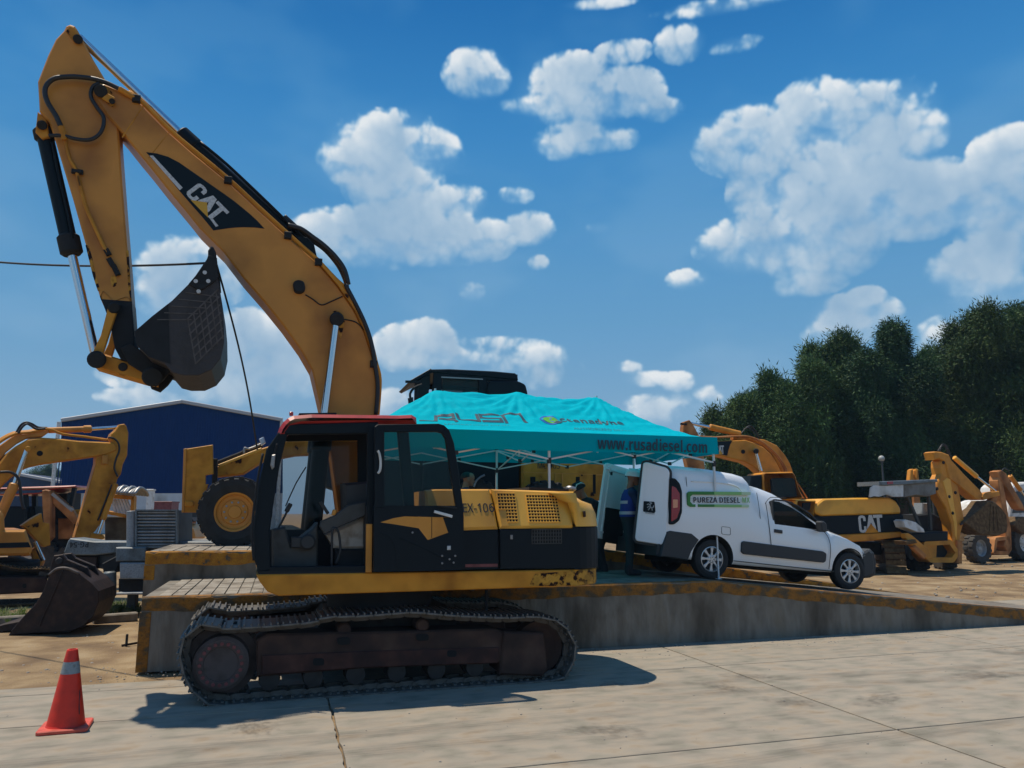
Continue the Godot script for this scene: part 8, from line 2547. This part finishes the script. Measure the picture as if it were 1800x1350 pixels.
	var pb := thing("pipe_bundle", "bundle of crumpled silver pipes lying on the yellow cage", "pipes", Vector3(-9.996, 0, -20), 0.14)
	for i in 9:
		var a := (Vector3(-0.193, 2.42, 0)).lerp(Vector3(0.393, 2.364, 0), i / 9.0)
		p_tube("pipe", PackedVector3Array([a + Vector3(0, -0.04, 0.25), a + Vector3(0.06, 0.08 + 0.03 * (i % 3), 0.05), a + Vector3(0.12, 0.07, -0.25), a + Vector3(0.1, -0.03, -0.5)]), 0.045, "machine_grey_pale" if i % 2 else "steel", pb, 3)
	# things in front of the warehouse
	var wp := thing("white_post", "white square post in front of the warehouse base", "post", Vector3(-18.59, 1.9, -40) * Vector3(1, 0, 1), 0.1)
	p_box("post", Vector3(0, 1.5, 0), Vector3(0.30, 3.0, 0.30), 0.02, "white_dull", wp)
	p_box("post_cap", Vector3(0, 3.02, 0), Vector3(0.36, 0.08, 0.36), 0.02, "white_dull", wp)
	var rc := thing("red_container", "dark red steel box in front of the white warehouse base", "container", Vector3(-18.785, 1.9, -42) * Vector3(1, 0, 1), 0.1)
	p_box("box", Vector3(0, 1.2, 0), Vector3(1.2, 2.4, 1.2), 0.03, "maroon", rc)
	p_box("box_lid", Vector3(0, 2.42, 0), Vector3(1.26, 0.08, 1.26), 0.02, "maroon", rc)
	var yl := thing("small_loader", "small yellow loader part showing between the grey machine and the grader tyre", "loader", Vector3(-10.121, 0, -24), 0.087)
	p_prism("hood", round_poly(pl("-0.057 1.46 0.02 1.544 0.286 1.544 0.463 1.391 0.55 1.088 -0.029 1.056"), 0.08), -0.6, 0.4, 0.04, "yellow", yl)
	p_prism("top_plate", pl("-0.123 1.696 0.342 1.746 0.416 1.627 -0.114 1.56"), -0.5, 0.3, 0.03, "brown_steel", yl)
	p_prism("dark_body", pl("-0.307 1.935 0.235 1.935 0.251 1.693 -0.288 1.659"), -0.9, 0.0, 0.03, "black_dull", yl)
	for x in [0.2, -0.3]:
		_big_wheel(yl, Vector3(x, 0.42, 0.35), 0.42, 0.3, 0.2, 14, 1.0, "yellow", "tyre_dusty", 8)

# ---------------------------------------------------------------- small things
func _small_things() -> void:
	var c := thing("traffic_cone", "worn orange traffic cone with a scratched silver band, standing alone on the concrete", "traffic cone", Vector3(-3.969, 0, -7.245), 0.35)
	var st := new_st()
	lathe(st, PackedVector2Array([Vector2(0.160, 0.035), Vector2(0.152, 0.05), Vector2(0.102, 0.34), Vector2(0.079, 0.475)]), ID, 30)
	part("cone_body", st, "cone_orange", c)
	var s0 := new_st()
	lathe(s0, PackedVector2Array([Vector2(0.063, 0.575), Vector2(0.045, 0.672), Vector2(0.040, 0.68), Vector2(0.030, 0.68), Vector2(0.028, 0.60)]), ID, 30)
	part("cone_top", s0, "cone_orange", c)
	var s2 := new_st()
	lathe(s2, PackedVector2Array([Vector2(0.080, 0.474), Vector2(0.064, 0.576)]), ID, 30)
	part("reflective_band", s2, "reflective", c)
	var s3 := new_st()
	prism(s3, round_poly(rect(-0.20, -0.20, 0.20, 0.20), 0.04), 0.0, 0.036, 0.008, Transform3D(Basis(Vector3(1, 0, 0), Vector3(0, 0, -1), Vector3(0, 1, 0)), Vector3.ZERO))
	part("base_plate", s3, "cone_orange_worn", c)
	p_tube("crack", v3("0.088 0.33 0.045 0.098 0.28 0.052 0.096 0.24 0.062 0.104 0.18 0.074 0.110 0.13 0.078"), 0.006, "ink", c, 2)
	# cable tied to the bucket's lip
	var ex := Transform3D(Basis(Vector3.UP, 0.318), Vector3(-1.666, 0, -9.95))
	var tip := ex * (Vector3(-2.189, 4.888, 0.3))
	var w := thing("power_cable", "thin black cable strung from the left to the raised bucket and down again", "cable")
	var far := Vector3(-10.639, 6.444, -13)
	var pts := PackedVector3Array()
	for i in 25:
		var t := i / 24.0
		pts.append(far.lerp(tip, t) - Vector3(0, 0.22 * 4.0 * t * (1.0 - t) * 0.6, 0))
	var cs := new_st()
	tube(cs, pts, 0.016, 6)
	part("cable_run", cs, "cable", w)
	var t0 := ex * (Vector3(-2.153, 4.942, 0.3))
	var t1 := Vector3(-4.107, 2.895, -12.4)
	var p2 := PackedVector3Array()
	for i in 17:
		var t := i / 16.0
		p2.append(t0.lerp(t1, t) + Vector3(0.06 * sin(PI * t), 0, 0))
	var c2 := new_st()
	tube(c2, p2, 0.014, 6)
	part("cable_drop", c2, "cable", w)
	var knot := new_st()
	for i in 3:
		lathe(knot, PackedVector2Array([Vector2(0.05, -0.015), Vector2(0.066, 0.0), Vector2(0.05, 0.015)]), Transform3D(Basis(Vector3(0, 0, 1), 0.3), tip + Vector3(0, 0.03 * i - 0.02, 0)), 12)
	part("knot", knot, "cable", w)
	# iron stake in the sand
	var s := thing("iron_stake", "short rusty iron stake in the sand beside the ramp corner", "stake", Vector3(-5.592, -0.02, -11.623))
	p_cyl("rod", Vector3(0, 0, 0), Vector3(0, 0.17, 0), 0.018, "black_dull", s, 10, 0.004)
	p_bar("flat_bar", Vector3(-0.06, 0.012, 0.02), Vector3(0.16, 0.04, -0.10), 0.03, 0.02, "brown_steel", s)
	# stone kerb and weeds at its foot
	for q in [[Vector3(-7.317, 0, -13.924), Vector3(-6.762, 0, -14.358), "short grey stone kerb between the bucket and the ramp corner"], [Vector3(-9.245, 0, -13.516), Vector3(-8.519, 0, -13.924), "grey stone kerb at the left edge behind the bucket lip"]]:
		var a: Vector3 = q[0]
		var b: Vector3 = q[1]
		var d := b - a
		var kb := thing("stone_kerb", q[2], "kerb", (a + b) / 2, atan2(-d.z, d.x), "stone kerbs on the sand")
		p_box("kerb_stone", Vector3(0, 0.045, 0), Vector3(d.length(), 0.15, 0.22), 0.02, "wall_concrete", kb)
	var mm := MultiMesh.new()
	mm.transform_format = MultiMesh.TRANSFORM_3D
	var ws := new_st()
	for i in 9:
		var a := TAU * i / 9.0
		var o := Vector3(cos(a), 0, sin(a))
		var side := Vector3(-o.z, 0, o.x) * 0.008
		var m := o * 0.05 + Vector3(0, 0.11, 0)
		var e := o * (0.10 + 0.02 * (i % 3)) + Vector3(0, 0.17 - 0.02 * (i % 4), 0)
		quad(ws, -side, side, m + side * 0.8, m - side * 0.8)
		tri(ws, m - side * 0.8, m + side * 0.8, e)
	mm.mesh = finish(ws)
	var list := []
	var spots := [Vector3(-7.705, 0, -15.402), Vector3(-7.304, 0, -15.147), Vector3(-8.067, 0, -15.845), Vector3(-8.908, 0, -14.066), Vector3(-9.101, 0, -14.821), Vector3(-7.888, 0, -16.03), Vector3(-7.35, 0, -15.488)]
	for i in 190:
		var p: Vector3 = spots[i % spots.size()]
		p += Vector3(rng.randfn(0, 0.22), -0.02, rng.randfn(0, 0.22))
		var sc := rng.randf_range(0.4, 1.3)
		list.append(Transform3D(Basis(Vector3.UP, rng.randf() * TAU).scaled(Vector3(sc, sc, sc)), p))
	mm.instance_count = list.size()
	for i in list.size():
		mm.set_instance_transform(i, list[i])
	var wd := MultiMeshInstance3D.new()
	wd.name = "weeds"
	wd.multimesh = mm
	wd.material_override = M.weed
	add_child(wd)
	tag(wd, "green weeds growing along the stone kerb and the bucket", "weeds", "", "stuff")
